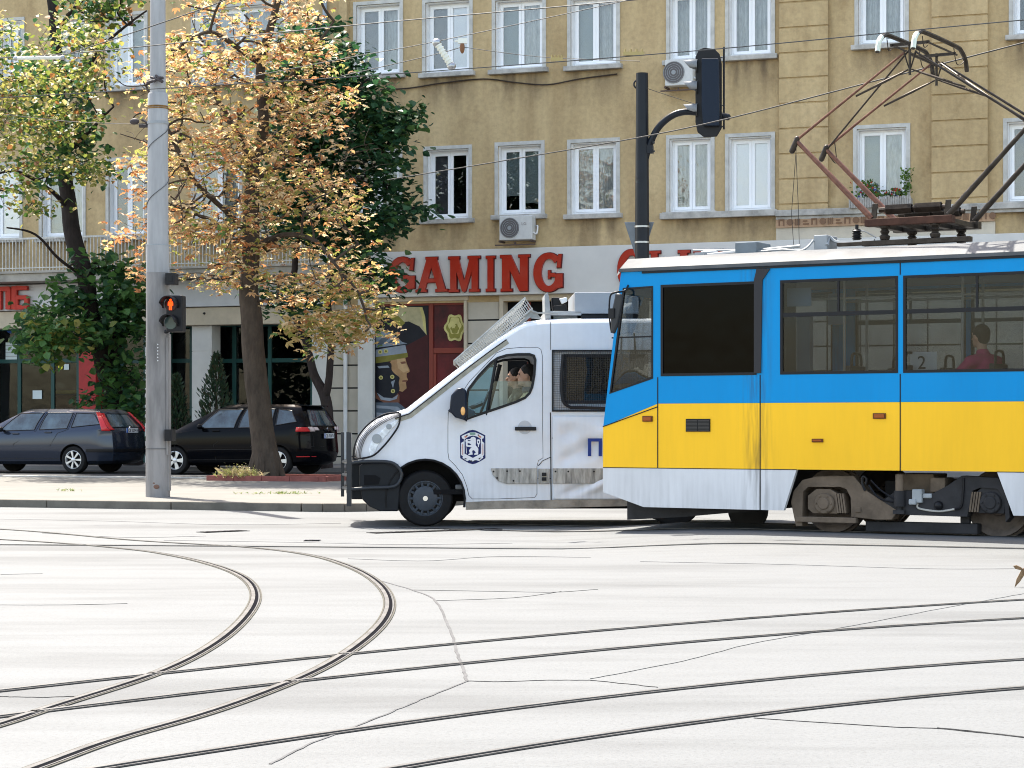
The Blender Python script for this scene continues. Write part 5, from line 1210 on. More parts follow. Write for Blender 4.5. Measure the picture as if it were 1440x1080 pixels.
def inset(poly, d, sel):
    out = []
    n = len(poly); area = sum(poly[i][0]*poly[(i+1)%n][1]-poly[(i+1)%n][0]*poly[i][1] for i in range(n)); sg = 1 if area > 0 else -1
    for i,p in enumerate(poly):
        if not sel(i): out.append(p); continue
        a = Vector((p[0]-poly[i-1][0],p[1]-poly[i-1][1])); c = Vector((poly[(i+1)%n][0]-p[0],poly[(i+1)%n][1]-p[1]))
        t = (a.normalized()+c.normalized()).normalized(); out.append((p[0]-t.y*sg*d,p[1]+t.x*sg*d))
    return out
outl = top+bottom; nt_ = len(top)
sel = lambda i: i < nt_-1
side = inset(outl, .055, sel)
def rpoly(pts, n=3, w=0):
    Q = spline([(p[0],p[1],0) for p in [vp(*q, w) for q in pts]], n); return [(q.x,q.y) for q in Q]
cabwin = [vp(*p) for p in ((656,591),(654,566),(657,547),(672,527),(689,509),(699,502),(712,498),(728,496.5),(745,496.5),(752,499),(754.5,506),(753,528),(750,545),(746,554),(739,561),(726,567),(700,576),(676,584))]
doorp = [vp(*p) for p in ((644,560),(660,536),(686,509),(698,496),(712,490),(735,488),(756,488),(761,491),(763,500),(763.5,560),(763.5,600),(764,644),(757.5,648),(755.5,656),(755.5,695),(752,700),(700,702),(664,702),(659,697),(656,684),(650,668),(640,655),(631,646),(629.5,636),(629.5,600),(630,580))]
sw = [(tx,tz) for tx,tz in (vp(776,492),vp(776,579))]
swin = [(sw[0][0],sw[1][1]),(sw[0][0],sw[0][1]),(sw[0][0]+1.25,sw[0][1]),(sw[0][0]+1.25,sw[1][1])]
b = MB(); sdo = [(vp(777.5,0)[0]+.01,vp(0,703)[1]+.01),(vp(777.5,0)[0]+.01,vp(0,585)[1]-.01),(vp(777.5,0)[0]+1.26,vp(0,585)[1]-.01),(vp(777.5,0)[0]+1.26,vp(0,703)[1]+.01)]
b.prism(side,0,.03,[doorp,swin,sdo]); b.build('body_side', M_vw, van, merge=False)
b = MB(); b.prism(side,VW-.03,VW,[cabwin]); b.build('body_side', M_vw, van, merge=False)
def cen(P): return sum(p[0] for p in P)/len(P),sum(p[1] for p in P)/len(P)
def shr(P,d):
    n = len(P); return inset(P, d, lambda i: True)
b = MB(); b.prism(shr(doorp,.007),-.004,.03,[cabwin]); dr = b.build('door', M_vw, van, merge=False)
b = MB(); b.prism(shr(doorp,-.03),.032,.05,[cabwin]); b.m(1).prism(cabwin,-.012,.045,[shr(cabwin,.032)]); b.build('window_seal', [M_black,M_black], dr, merge=False)
b = MB(); b.prism(cabwin,VW-.04,VW+.01,[shr(cabwin,.03)]); b.build('window_seal', M_black, van, merge=False)
# skin over hood, windscreen, roof, rear
secs = [(0,.055),(.012,.032),(.035,.012),(.075,0),(.4,0),(.8,0),(VW/2,0),(VW-.8,0),(VW-.4,0),(VW-.075,0),(VW-.035,.012),(VW-.012,.032),(VW,.055)]
rows = []
for y,d in secs:
    q = inset(outl,d,sel)[:nt_]; k = 1-abs(2*y/VW-1)**2.5
    rows.append([(p[0]-(.05*k if i < 6 else (.05*k*max(0,(14-i))/8 if i < 14 else 0)),y,p[1]+(.03*k if i > 12 and i < nt_-3 else 0)) for i,p in enumerate(q)])
def skin(i0,i1,name,m,js=None):
    b = MB(); js = js or range(len(secs)); js = list(js); vs = [rows[j][i] for j in js for i in range(i0,i1+1)]; n = i1-i0+1
    b.add(vs,[(a*n+c,a*n+c+1,(a+1)*n+c+1,(a+1)*n+c) for a in range(len(js)-1) for c in range(n-1)])
    return b.build(name, m, van, smooth=True)
skin(0,6,'hood',M_vw); skin(6,11,'windscreen_pillar',M_vw,range(0,4)); skin(6,11,'windscreen_pillar',M_vw,range(9,13)); skin(6,11,'windscreen',M_vgl,range(3,10)); skin(11,nt_-1,'roof',M_vw)
P1,P2,P3 = inset(outl,.062,sel),inset(outl,.075,sel),inset(outl,.125,sel)
b = MB(); b.m(1).prism(P1[5:12]+P2[5:12][::-1],-.006,.0); b.m(0).prism(P2[5:12]+P3[5:12][::-1],-.004,.0)
b.build('pillar_trim', [mat('beige_glass_edge',(.36,.34,.27),.5,noise=.4,scale=9),M_black], van, merge=False)
# dented sliding door panel below the window
from mathutils import noise as mn0
b = MB(); ua_,ub_ = vp(777.5,0)[0],vp(777.5,0)[0]+1.27; za_,zb_ = vp(0,703)[1],vp(0,585)[1]; NX,NZ = 60,56; vs = []
dents = [(.16,.80,.10,.10,.05),(.36,.62,.14,.10,.07),(.52,.80,.12,.09,-.04),(.14,.50,.09,.07,.04),(.22,.12,.14,.05,.055),(.44,.16,.12,.05,-.045),(.6,.5,.12,.1,.04)]
for j_ in range(NZ+1):
    for i_ in range(NX+1):
        x_,z_ = i_/NX,j_/NZ; d_ = sum(k*math.exp(-(((x_-cx)*math.cos(.6)+(z_-cy)*math.sin(.6))/a_)**2-((-(x_-cx)*math.sin(.6)+(z_-cy)*math.cos(.6))/b2_)**2) for cx,cy,a_,b2_,k in dents)
        d_ += .007*mn0.noise(Vector((x_*4,z_*4,3))); e_ = min(1,min(x_,1-x_,z_,1-z_)*9)
        vs.append((ua_+(ub_-ua_)*x_, -.010+(d_*.9-.006)*e_, za_+(zb_-za_)*z_))
b.add(vs,[(j_*(NX+1)+i_,j_*(NX+1)+i_+1,(j_+1)*(NX+1)+i_+1,(j_+1)*(NX+1)+i_) for j_ in range(NZ) for i_ in range(NX)])
so2 = b.build('sliding_door', M_vw, van, smooth=True); sdm = so2.modifiers.new('t','SOLIDIFY'); sdm.thickness = .004; sdm.offset = 0
# seams and side trim
b = MB()
def sl(pts,r=.005): b.tube([(vp(*p)[0],-.001,vp(*p)[1]) for p in pts],r,4)
sl([(774,450),(774,492)],.004); sl([(774,580),(775,705)],.009); sl([(757,655),(763,648),(774,643)],.006); sl([(756,673),(774,673)],.006); sl([(776,616),(778,616)],.005)
b.build('panel_seam', M_seam, van)
b = MB(); b.tube(spline([(vp(x,y)[0],-.003,vp(x,y)[1]) for x,y in ((698,635),(715,628),(735,620),(755,617))],4),.005,4); b.build('press_line', M_vw, van, smooth=True)
M_mould = mat('grimy_grey_moulding', (.46,.44,.40), .7, noise=.65, scale=7, stretch=(2.5,1,.4))
for pts in (((690,658.5),(755,658.5),(755,680),(712,680),(700,676),(693,668)),((777,658.5),(880,658.5),(880,680),(777,680)),((757,659),(773,659),(773,680),(757,680))):
    b = MB(); b.prism([vp(*p) for p in pts],-.030,-.001); b.build('side_moulding', M_mould, van, bevel=.006)
for x,y in ((694,663),(713,662.5),(731,662.5),(699,672),(722,676),(781,663),(799,663),(835,663)): b = MB(); b.lathe([(.012,-.036),(.012,-.030)],(vp(x,y)[0],0,vp(x,y)[1]),'y',8); b.build('rivet', M_black, van)
for y in (667,673.5): b = MB(); c = vp(765,y); b.box(c[0]-.028,c[0]+.028,-.045,-.031,c[1]-.022,c[1]+.022); b.build('door_contact', M_black, van)
b = MB(); p = [vp(*q) for q in ((655,706),(700,704),(960,701),(960,710),(870,712),(700,716),(655,717))]; b.prism(p,-.008,.04); b.build('sill', M_vdirt, van, bevel=.006)
b = MB(); b.box(vp(660,0)[0],4.3,.1,VW-.1,.22,.40); b.box(cw[0]-.35,4.3,.06,VW-.06,.40,.46); b.build('underbody', M_dark, van)
# wheels
def vwheel(u,w_,out,steer=0,name='wheel',r=.350,parent=van,rim=None):
    o = empty('tmp',(0,0,0)); bpy.data.objects.remove(o)
    s = out
    b = MB(); b.lathe([(r*.60,.05*s),(r*.63,.0*s),(r*.80,-.012*s),(r*.93,-.005*s),(r*.985,.02*s),(r,.06*s),(r,.17*s),(r*.97,.21*s),(r*.7,.22*s)],(0,0,0),'y',40,caps=(0,1))
    w = b.build(name, M_rubber, parent, smooth=True, loc=(u,w_,r)); w.rotation_euler = (0,0,steer)
    b = MB(); b.lathe([(r*.64,.004*s),(r*.60,.000*s),(r*.58,.025*s),(r*.52,.03*s)],(0,0,0),'y',36,caps=(0,0))
    b.lathe([(r*.44,.008*s),(r*.40,.0*s),(r*.10,-.004*s),(.001,-.004*s)],(0,0,0),'y',32)
    for k in range(14):
        a = 2*PI*k/14; b.m(0); c_,s2 = math.cos(a),math.sin(a); p0 = Vector((c_*r*.43,.012*s,s2*r*.43)); p1 = Vector((c_*r*.58,.022*s,s2*r*.58)); b.tube([p0,p1],.016,5)
    b.m(1).lathe([(r*.09,-.010*s),(r*.08,-.004*s)],(0,0,0),'y',12); b.m(2).lathe([(r*.52,.03*s),(.001,.03*s)],(0,0,0),'y',24)
    q = b.build('hubcap', rim or [mat('hub_grey',(.055,.065,.08),.45,noise=.2,scale=12),M_chrome,M_black], w, smooth=True)
    return w
vwheel(cw[0],.05,1,R(6)); vwheel(cw[0]+.04,VW-.06,-1,R(6)); vwheel(rw,.05,1); vwheel(rw,VW-.05,-1)
n = 16
for y0,y1 in ((.03,.45),):
    for cx in (cw[0],rw):
        b = MB(); P = [(cx+(RA-.01)*math.cos(R(-12+204*k/n)),cw[1]+(RA-.01)*math.sin(R(-12+204*k/n))) for k in range(n+1)]
        b.add([(p[0],y0,p[1]) for p in P]+[(p[0],y1,p[1]) for p in P],[(k,k+1,k+n+2,k+n+1) for k in range(n)]); b.box(cx-RA,cx+RA,y1,y1+.01,.3,cw[1]+RA)
        b.tube([(p[0],-.006,p[1]) for p in P],.014,6); b.build('wheel_arch_liner', M_rubber, van)
# bumper, bull bar, headlight
b = MB(); P = [vp(*q) for q in ((505,655),(512,651),(548,650),(560,652),(565,664),(562,690),(560,719),(535,719),(519,712),(510,703),(505,680))]
b.prism(P,-.01,.10); 
q0 = vp(505,655)[0]; b.box(q0-.10,q0+.16,.10,VW-.10,vp(0,703)[1],vp(0,652)[1]); b.prism(P,VW-.10,VW+.01); bp = b.build('bumper', mat('bumper_plastic',(.008,.010,.014),.5,noise=.3,scale=5), van, bevel=.02)
b = MB(); b.prism([vp(*q) for q in ((512,668),(528,668),(535,672),(533,681),(512,682))],-.016,-.011); b.build('bumper_recess', M_dark, bp)
b = MB(); f = lambda x,y,w=-.06: (vp(x,y,w)[0],w,vp(x,y,w)[1])
for y0,y1 in ((650,650),):
    b.tube(spline([f(493,651),(*f(515,649),),f(545,649.5),f(558,655),f(565,667),f(560,680),f(549,685),f(520,686),f(494,688)],5),.021,10)
for w_ in (-.06,VW+.04):
    a,c = vp(491,608,w_),vp(491,712,w_); b.box(a[0]-.03,a[0]+.03,w_-.02,w_+.02,c[1],a[1])
a = vp(491,650); 
for y in (650,668,687): z = vp(491,y)[1]; b.tube([(a[0],-.06,z),(a[0]-.09,.3,z),(a[0]-.12,VW/2,z),(a[0]-.09,VW-.3,z),(a[0],VW+.04,z)],.02,8)
for w_ in (.35,VW-.35): b.box(a[0]-.12,a[0]-.08,w_-.02,w_+.02,vp(0,700)[1],vp(0,608)[1])
b.build('bull_bar', mat('bull_bar_black',(.025,.028,.033),.3,coat=.4), van, smooth=True)
b = MB(); P = [vp(*q) for q in ((521,642),(518,633),(522,621),(532,609),(546,597),(560,589),(561,592),(553,602),(543,613),(532,626),(527,638))]
b.prism(P,VW-.05,VW+.012); b.build('headlight', MATS.get('headlight_lens') or M_chrome, van)
b = MB(); b.prism(P,-.012,.05); hl = b.build('headlight', mat('headlight_lens',(.85,.88,.90),.08,coat=1,noise=.35,scale=14), van, bevel=.012)
b = MB(); c = vp(530,617); b.lathe([(.06,-.02),(.05,-.012)],(c[0],0,c[1]),'y',18); b.build('lamp', M_grey, hl, smooth=True); b = MB(); c = vp(547,600); b.lathe([(.035,-.02),(.03,-.012)],(c[0],0,c[1]),'y',14); b.build('lamp', M_grey, hl, smooth=True)
b = MB(); A1 = [f(497,646,-.05),f(498,630,-.05),f(505,612,-.05),f(520,595,-.05),f(540,583,-.05),f(562,580,-.05)]; A2 = [f(505,645,-.05),f(524,641,-.05),f(538,629,-.05),f(552,612,-.05),f(561,597,-.05),f(563,581,-.05)]
S1,S2 = spline(A1,6),spline(A2,6); b.tube(S1,.012,6); b.tube(S2,.012,6); b.tube([S1[0],S2[0]],.012,6)
# fine mesh between the guard's outer bar and the lamp
S3 = spline([f(507,644,-.03),f(509,630,-.03),f(516,614,-.03),f(530,601,-.03),f(546,591,-.03),f(562,584,-.03)],6)
for k in range(len(S1)-1):
    for j in (0,.5): p,q = S1[k].lerp(S1[k+1],j),S3[k].lerp(S3[k+1],j); b.tube([p,q],.0025,3)
for t in (.2,.4,.6,.8,1): b.tube([S1[k].lerp(S3[k],t) for k in range(len(S1))],.0035,3)
b.build('headlight_guard', M_black, hl)
# mirror
b = MB(); b.prism([vp(x,y,-.22) for x,y in ((634,556),(642,547),(650,545),(656,549),(657,585),(654,591),(640,587),(632,578))],-.30,-.10); b.prism([vp(x,y,-.05) for x,y in ((629,578),(655,592),(657,594),(656,560),(650,560))],-.10,.0)
mr = b.build('mirror', mat('mirror_dark_blue',(.007,.011,.022),.35), van, bevel=.02, smooth=True)
b = MB(); c = vp(651,578,-.3); b.ball((c[0],-.295,c[1]),(.03,.02,.055)); b.build('indicator', mat('amber_clear',(.85,.45,.15),.2,coat=.6), mr, smooth=True)
# handle, emblem, print
b = MB(); a,c = vp(724,606),vp(754,600); b.box(a[0],c[0],-.045,-.025,a[1]+.005,c[1]-.002); b.box(a[0],a[0]+.05,-.03,-.003,a[1]+.01,c[1]-.01); b.box(c[0]-.05,c[0],-.03,-.003,a[1]+.01,c[1]-.01); b.build('door_handle', M_black, dr, bevel=.008)
b = MB(); c = vp(738,601); b.lathe([(.085,-.0075),(.08,-.0045)],(c[0],0,c[1]),'y',20); b.build('handle_recess', mat('recess_grey',(.45,.46,.48),.4), dr)
em = [mat('emblem_navy',(.004,.010,.085),.4), mat('emblem_white',(.72,.72,.74),.4), mat('emblem_red',(.5,.2,.15),.5), mat('emblem_green',(.2,.32,.26),.5), M_black]
b = MB(); ey = [-.005]
k_ = 50/771.0
def ep(mi,pts,sm=0):
    ey[0] -= .0007; P = [vp(640+x*k_,595+y*k_) for x,y in pts]
    if sm: P = [(q.x,q.y) for q in spline([(p[0],p[1],0) for p in P+[P[0]]],4)[:-1]]
    b.m(mi).prism(P,ey[0],-.0042)
ep(0,[(105,270),(200,215),(300,160),(380,145),(450,160),(560,215),(655,265),(658,760),(560,820),(450,875),(380,890),(300,870),(200,815),(110,760)])
ep(1,[(140,280),(230,240),(330,200),(440,200),(540,240),(625,285),(615,330),(580,340),(590,400),(632,430),(630,690),(600,720),(610,750),(520,820),(450,800),(380,830),(310,800),(260,825),(160,755),(170,720),(128,690),(130,430),(190,395),(190,345),(150,330)])
ep(0,[(205,350),(300,290),(385,270),(470,290),(560,345),(560,660),(385,755),(205,660)])
ep(1,[(350,310),(400,295),(445,320),(450,400),(445,480),(480,520),(505,560),(500,640),(500,680),(420,690),(410,665),(450,640),(420,600),(400,585),(370,600),(380,680),(290,695),(285,675),(320,650),(300,600),(320,560),(360,530),(310,515),(260,510),(240,500),(255,655),(240,655),(230,400),(215,390),(240,350),(290,350),(330,340)])
ep(0,[(270,430),(320,440),(350,470),(300,480),(270,470)]); ep(0,[(270,365),(330,372),(340,385),(280,385)])
ep(1,[(470,360),(505,350),(540,360),(545,420),(520,470),(515,520),(495,520),(495,470),(475,440)]); ep(0,[(490,390),(515,385),(520,420),(500,440)])
ep(3,[(310,205),(440,205),(440,255),(330,258)]); ep(2,[(200,290),(270,255),(260,300),(210,320)]); ep(2,[(500,255),(565,290),(560,320),(510,300)]); ep(4,[(240,262),(270,250),(275,270),(245,280)]); ep(4,[(490,250),(515,245),(520,270),(492,272)])
ep(4,[(205,760),(250,765),(240,785),(205,775)]); ep(4,[(510,765),(555,745),(550,765),(515,785)]); ep(4,[(320,825),(350,800),(370,830)]); ep(4,[(400,830),(425,800),(450,830)])
ep(2,[(155,450),(165,450),(165,690),(155,680)]); ep(2,[(596,450),(606,450),(606,680),(596,690)])
b.build('emblem', em, dr, merge=False)
M_pb = mat('police_blue',(.004,.03,.2),.4)
c = vp(827,640.5); textmesh('ПОЛИЦИЯ', .28, 'lettering', M_pb, van, (c[0]-.02,-.022,c[1]), .002, bold=.008)
# side window with wire guard
b = MB(); b.prism(shr(swin,.0),-.02,.02,[shr(swin,.03)]); wf = b.build('side_window', M_black, van)
u0,z0 = swin[0]; u1,z1 = swin[2]
b = MB(); b.prism([(u0+.005,z0+.005),(u0+.005,z1-.005),(u1-.005,z1-.005),(u1-.005,z0+.005)],.052,.07,[[(u0+.17,z0+.13),(u0+.18,z1-.08),(u1-.08,z1-.08),(u1-.08,z0+.13)]]); b.build('window_surround', M_vw, wf)
b = MB(); b.prism([(u0+.16,z0+.12),(u0+.17,z1-.07),(u1-.07,z1-.07),(u1-.07,z0+.12)],.074,.08); b.build('pane', glassmat('dark_van_glass',(.10,.12,.15),.05), wf)
b = MB(); u0,z0 = swin[0]; u1,z1 = swin[2]
k = u0+.03
while k < u1-.02: b.tube([(k,-.02,z0+.02),(k,-.02,z1-.02)],.0022,3); k += .022
k = z0+.03
while k < z1-.02: b.tube([(u0+.02,-.022,k),(u1-.02,-.022,k)],.0022,3); k += .022
b.build('wire_guard', mat('guard_wire',(.05,.05,.055),.6), wf)
b = MB(); b.tube(spline([(u0+.14,-.04,z1-.06),(u0+.12,-.04,z1-.3),(u0+.13,-.04,z0+.16),(u0+.22,-.04,z0+.06),(u0+.36,-.04,z0+.05),(u1-.1,-.04,z0+.03)],6),.02,6); b.prism([(u0+.14,z0+.1),(u0+.15,z1-.05),(u1-.05,z1-.05),(u1-.05,z0+.1)],.03,.045,[[(u0+.18,z0+.14),(u0+.19,z1-.09),(u1-.09,z1-.09),(u1-.09,z0+.14)]]); b.build('guard_frame', M_black, wf, smooth=True)
# cab: quarter pane, half open window, seats, dashboard, wheel
b = MB(); q = [vp(*p) for p in ((657,590),(656,566),(659,548),(673,528),(690,510),(697,505),(690,560),(686,581))]; b.prism(q,.008,.012); b.build('quarter_pane', M_vblue, dr)
b = MB(); q = [vp(*p) for p in ((688,581),(693,536),(752,536),(750,545),(746,554),(739,561),(726,567),(700,576))]; b.prism(q,.018,.022); b.build('pane', glassmat('blue_half_window',(.74,.87,.93),.05), dr)
b = MB(); a,c = vp(698,504),vp(684,584); b.tube([(a[0],.012,a[1]),(c[0],.012,c[1])],.020,6); b.build('window_divider', M_black, dr); b = MB(); b.tube(spline([(vp(x,y,VW)[0],VW-.02,vp(x,y)[1]) for x,y in ((703,506),(690,560),(684,584))],3),.03,6); b.build('window_divider', M_black, dr)
b = MB(); b.prism([vp(*p) for p in ((610,605),(612,576),(628,566),(655,570),(668,578),(672,640),(620,640))],.06,VW-.06); b.box(vp(640,0)[0],4.4,.05,VW-.05,.46,.52); b.build('dashboard', mat('dash_grey',(.12,.12,.12),.7), van, bevel=.02)
b = MB(); c = vp(676,566,.5); b.tube([(c[0]+.05+.19*math.cos(a*PI/12)*.35,.5+.19*math.sin(a*PI/12),c[1]+.19*math.cos(a*PI/12)*.9) for a in range(25)],.016,6); b.tube([(c[0]+.05,.5,c[1]),(c[0]-.2,.5,c[1]-.1)],.03,6); b.build('steering_wheel', M_black, van, smooth=True)
b = MB()
for y in (.22,.95,1.42): b.box(vp(715,0)[0],vp(748,0)[0]+.06,y,y+.44,.80,.93); b.prism([(vp(748,0)[0],.93),(vp(748,0)[0]+.13,.93),(vp(757,0)[0]+.16,1.58),(vp(757,0)[0]+.04,1.6)],y,y+.44); b.box(vp(757,0)[0]+.05,vp(757,0)[0]+.15,y+.1,y+.34,1.62,1.80)
b.build('seat', mat('seat_grey',(.10,.10,.11),.9), van, bevel=.03)
b = MB(); b.box(vp(770,0)[0],vp(770,0)[0]+.04,.06,VW-.06,.5,2.25); b.build('bulkhead', mat('bulkhead_grey',(.16,.16,.16),.8), van)
M_khaki = mat('khaki_jacket', (.64,.50,.26), .9, noise=.3, scale=9, bump=.3); M_olive = mat('dark_scarf',(.08,.085,.09),.9)
hp = VN.px(741,528,.45); zt_ = hp[1]
seat_z = zt_-.775
p = VN.pt(hp[0]+.06,.45,seat_z); dv = seated(p-Vector((0,0,.09)), PI-VN.th, 'driver with cropped dark hair and khaki jacket at the van window', M_khaki, [(.50,-.16,.30),(.48,.12,.32)], scarf=M_olive); dv.scale = (1.13,1.13,1.13)
hp2 = VN.px(727,530,1.15); p = VN.pt(hp2[0]+.03,1.15,hp2[1]-.775); seated(p, PI-VN.th, 'passenger with dark hair beyond the van driver, mostly hidden behind the driver', mat('dark_olive_jacket',(.10,.09,.06),.9,noise=.3), [(.32,-.18,.16),(.30,.14,.16)])
b = MB()
# roof gear
M_mesh = mat('mesh_grey',(.50,.50,.47),.5,noise=.3,scale=12)
def gu(x,y): return vp(x,y,.1)
A,Bq,C_,D = gu(639,507),gu(738,419),gu(748,434),gu(652,519)
n = 42; w0,w1 = .1,VW-.1
fr = MB()
for w_ in (w0,w1):
    for s,e in ((A,Bq),(D,C_)): fr.tube([(s[0],w_,s[1]),(e[0],w_,e[1])],.012,5)
    m0 = ((A[0]+D[0])/2,(A[1]+D[1])/2); m1 = ((Bq[0]+C_[0])/2,(Bq[1]+C_[1])/2); fr.tube([(m0[0],w_,m0[1]),(m1[0],w_,m1[1])],.005,4)
    for k in range(n+1):
        t = k/n; fr.tube([(A[0]+(Bq[0]-A[0])*t,w_,A[1]+(Bq[1]-A[1])*t),(D[0]+(C_[0]-D[0])*t,w_,D[1]+(C_[1]-D[1])*t)],.0075,4)
for P in (A,D,C_,Bq): fr.tube([(P[0],w0,P[1]),(P[0],w1,P[1])],.014,5)
for k in range(1,20):
    t = k/20; fr.tube([(A[0]+(Bq[0]-A[0])*t,w0,A[1]+(Bq[1]-A[1])*t),(A[0]+(Bq[0]-A[0])*t,w1,A[1]+(Bq[1]-A[1])*t)],.004,4)
for k in range(1,30):
    w_ = w0+(w1-w0)*k/30; fr.tube([(A[0],w_,A[1]),(Bq[0],w_,Bq[1])],.007,4)
fr.build('windscreen_grille', M_mesh, van)
b = MB(); e = [gu(*q) for q in ((652,520),(750,436),(775,443),(760,447),(740,447),(655,521))]; b.prism([gu(*q) for q in ((654,521),(742,444),(748,444),(657,524))],.08,.12); b.prism([gu(*q) for q in ((654,521),(742,444),(748,444),(657,524))],VW-.12,VW-.08)
b.tube([(gu(745,436)[0],.1,gu(745,436)[1]),(gu(756,440)[0],.1,gu(756,440)[1]),(gu(785,441)[0],.1,gu(785,441)[1])],.012,5); b.prism([gu(*q) for q in ((735,446),(744,437),(755,440),(762,449))],.12,.14)
b.build('grille_mount', mat('light_bracket',(.34,.34,.32),.5,noise=.3,scale=8), van)
b = MB(); a,c = vp(766,449,.3),vp(772,415,.3); b.prism([(a[0],a[1]),(c[0]-.06,c[1]),(c[0]-.02,c[1]+.03),(c[0],c[1]-.05),(c[0]+.02,a[1])],.2,.9); a,c = vp(766,444,.3),vp(817,438,.3); b.box(a[0],c[0],.2,VW-.2,a[1],c[1]); a,c = vp(778,449,.3),vp(812,444,.3); b.box(a[0],c[0],.3,1.6,a[1]-.03,c[1]); b.build('roof_rack', mat('rack_white',(.34,.35,.35),.5,noise=.25,scale=6), van, bevel=.006)
b = MB(); b.m(0).prism([vp(x,y,.35) for x,y in ((776,418),(796,419),(797,436),(777,434))],.35,.6); b.m(0).prism([vp(x,y,.3) for x,y in ((778,430),(796,428),(798,438),(777,438))],.3,.55); b.m(1).prism([vp(x,y,.3) for x,y in ((786,420),(797,418),(798,424),(790,428))],.27,.32); b.build('roof_siren', [M_black,M_white], van, bevel=.012)
b = MB(); a,c = vp(808,441,.2),vp(870,411,.2); b.box(a[0],c[0]+.25,.2,VW-.3,a[1],c[1]); b.m(1).box(a[0]+.08,c[0]+.3,.22,VW-.32,a[1]-.06,a[1]-.003); b.build('roof_box', [mat('roof_case_grey',(.33,.35,.37),.45,noise=.12,scale=4),M_black], van, bevel=.01)
# tram passenger
hp = TR.px(1376,470,.55); p = TR.pt(hp[0]+.06,.55,hp[1]-.79)
seated(p, PI-TT+R(-28), 'tram passenger with short black hair in a magenta top seen from behind through the window', mat('magenta_top',(.42,.02,.12),.8,noise=.2), [(.40,-.30,.38),(.42,.22,.36)])

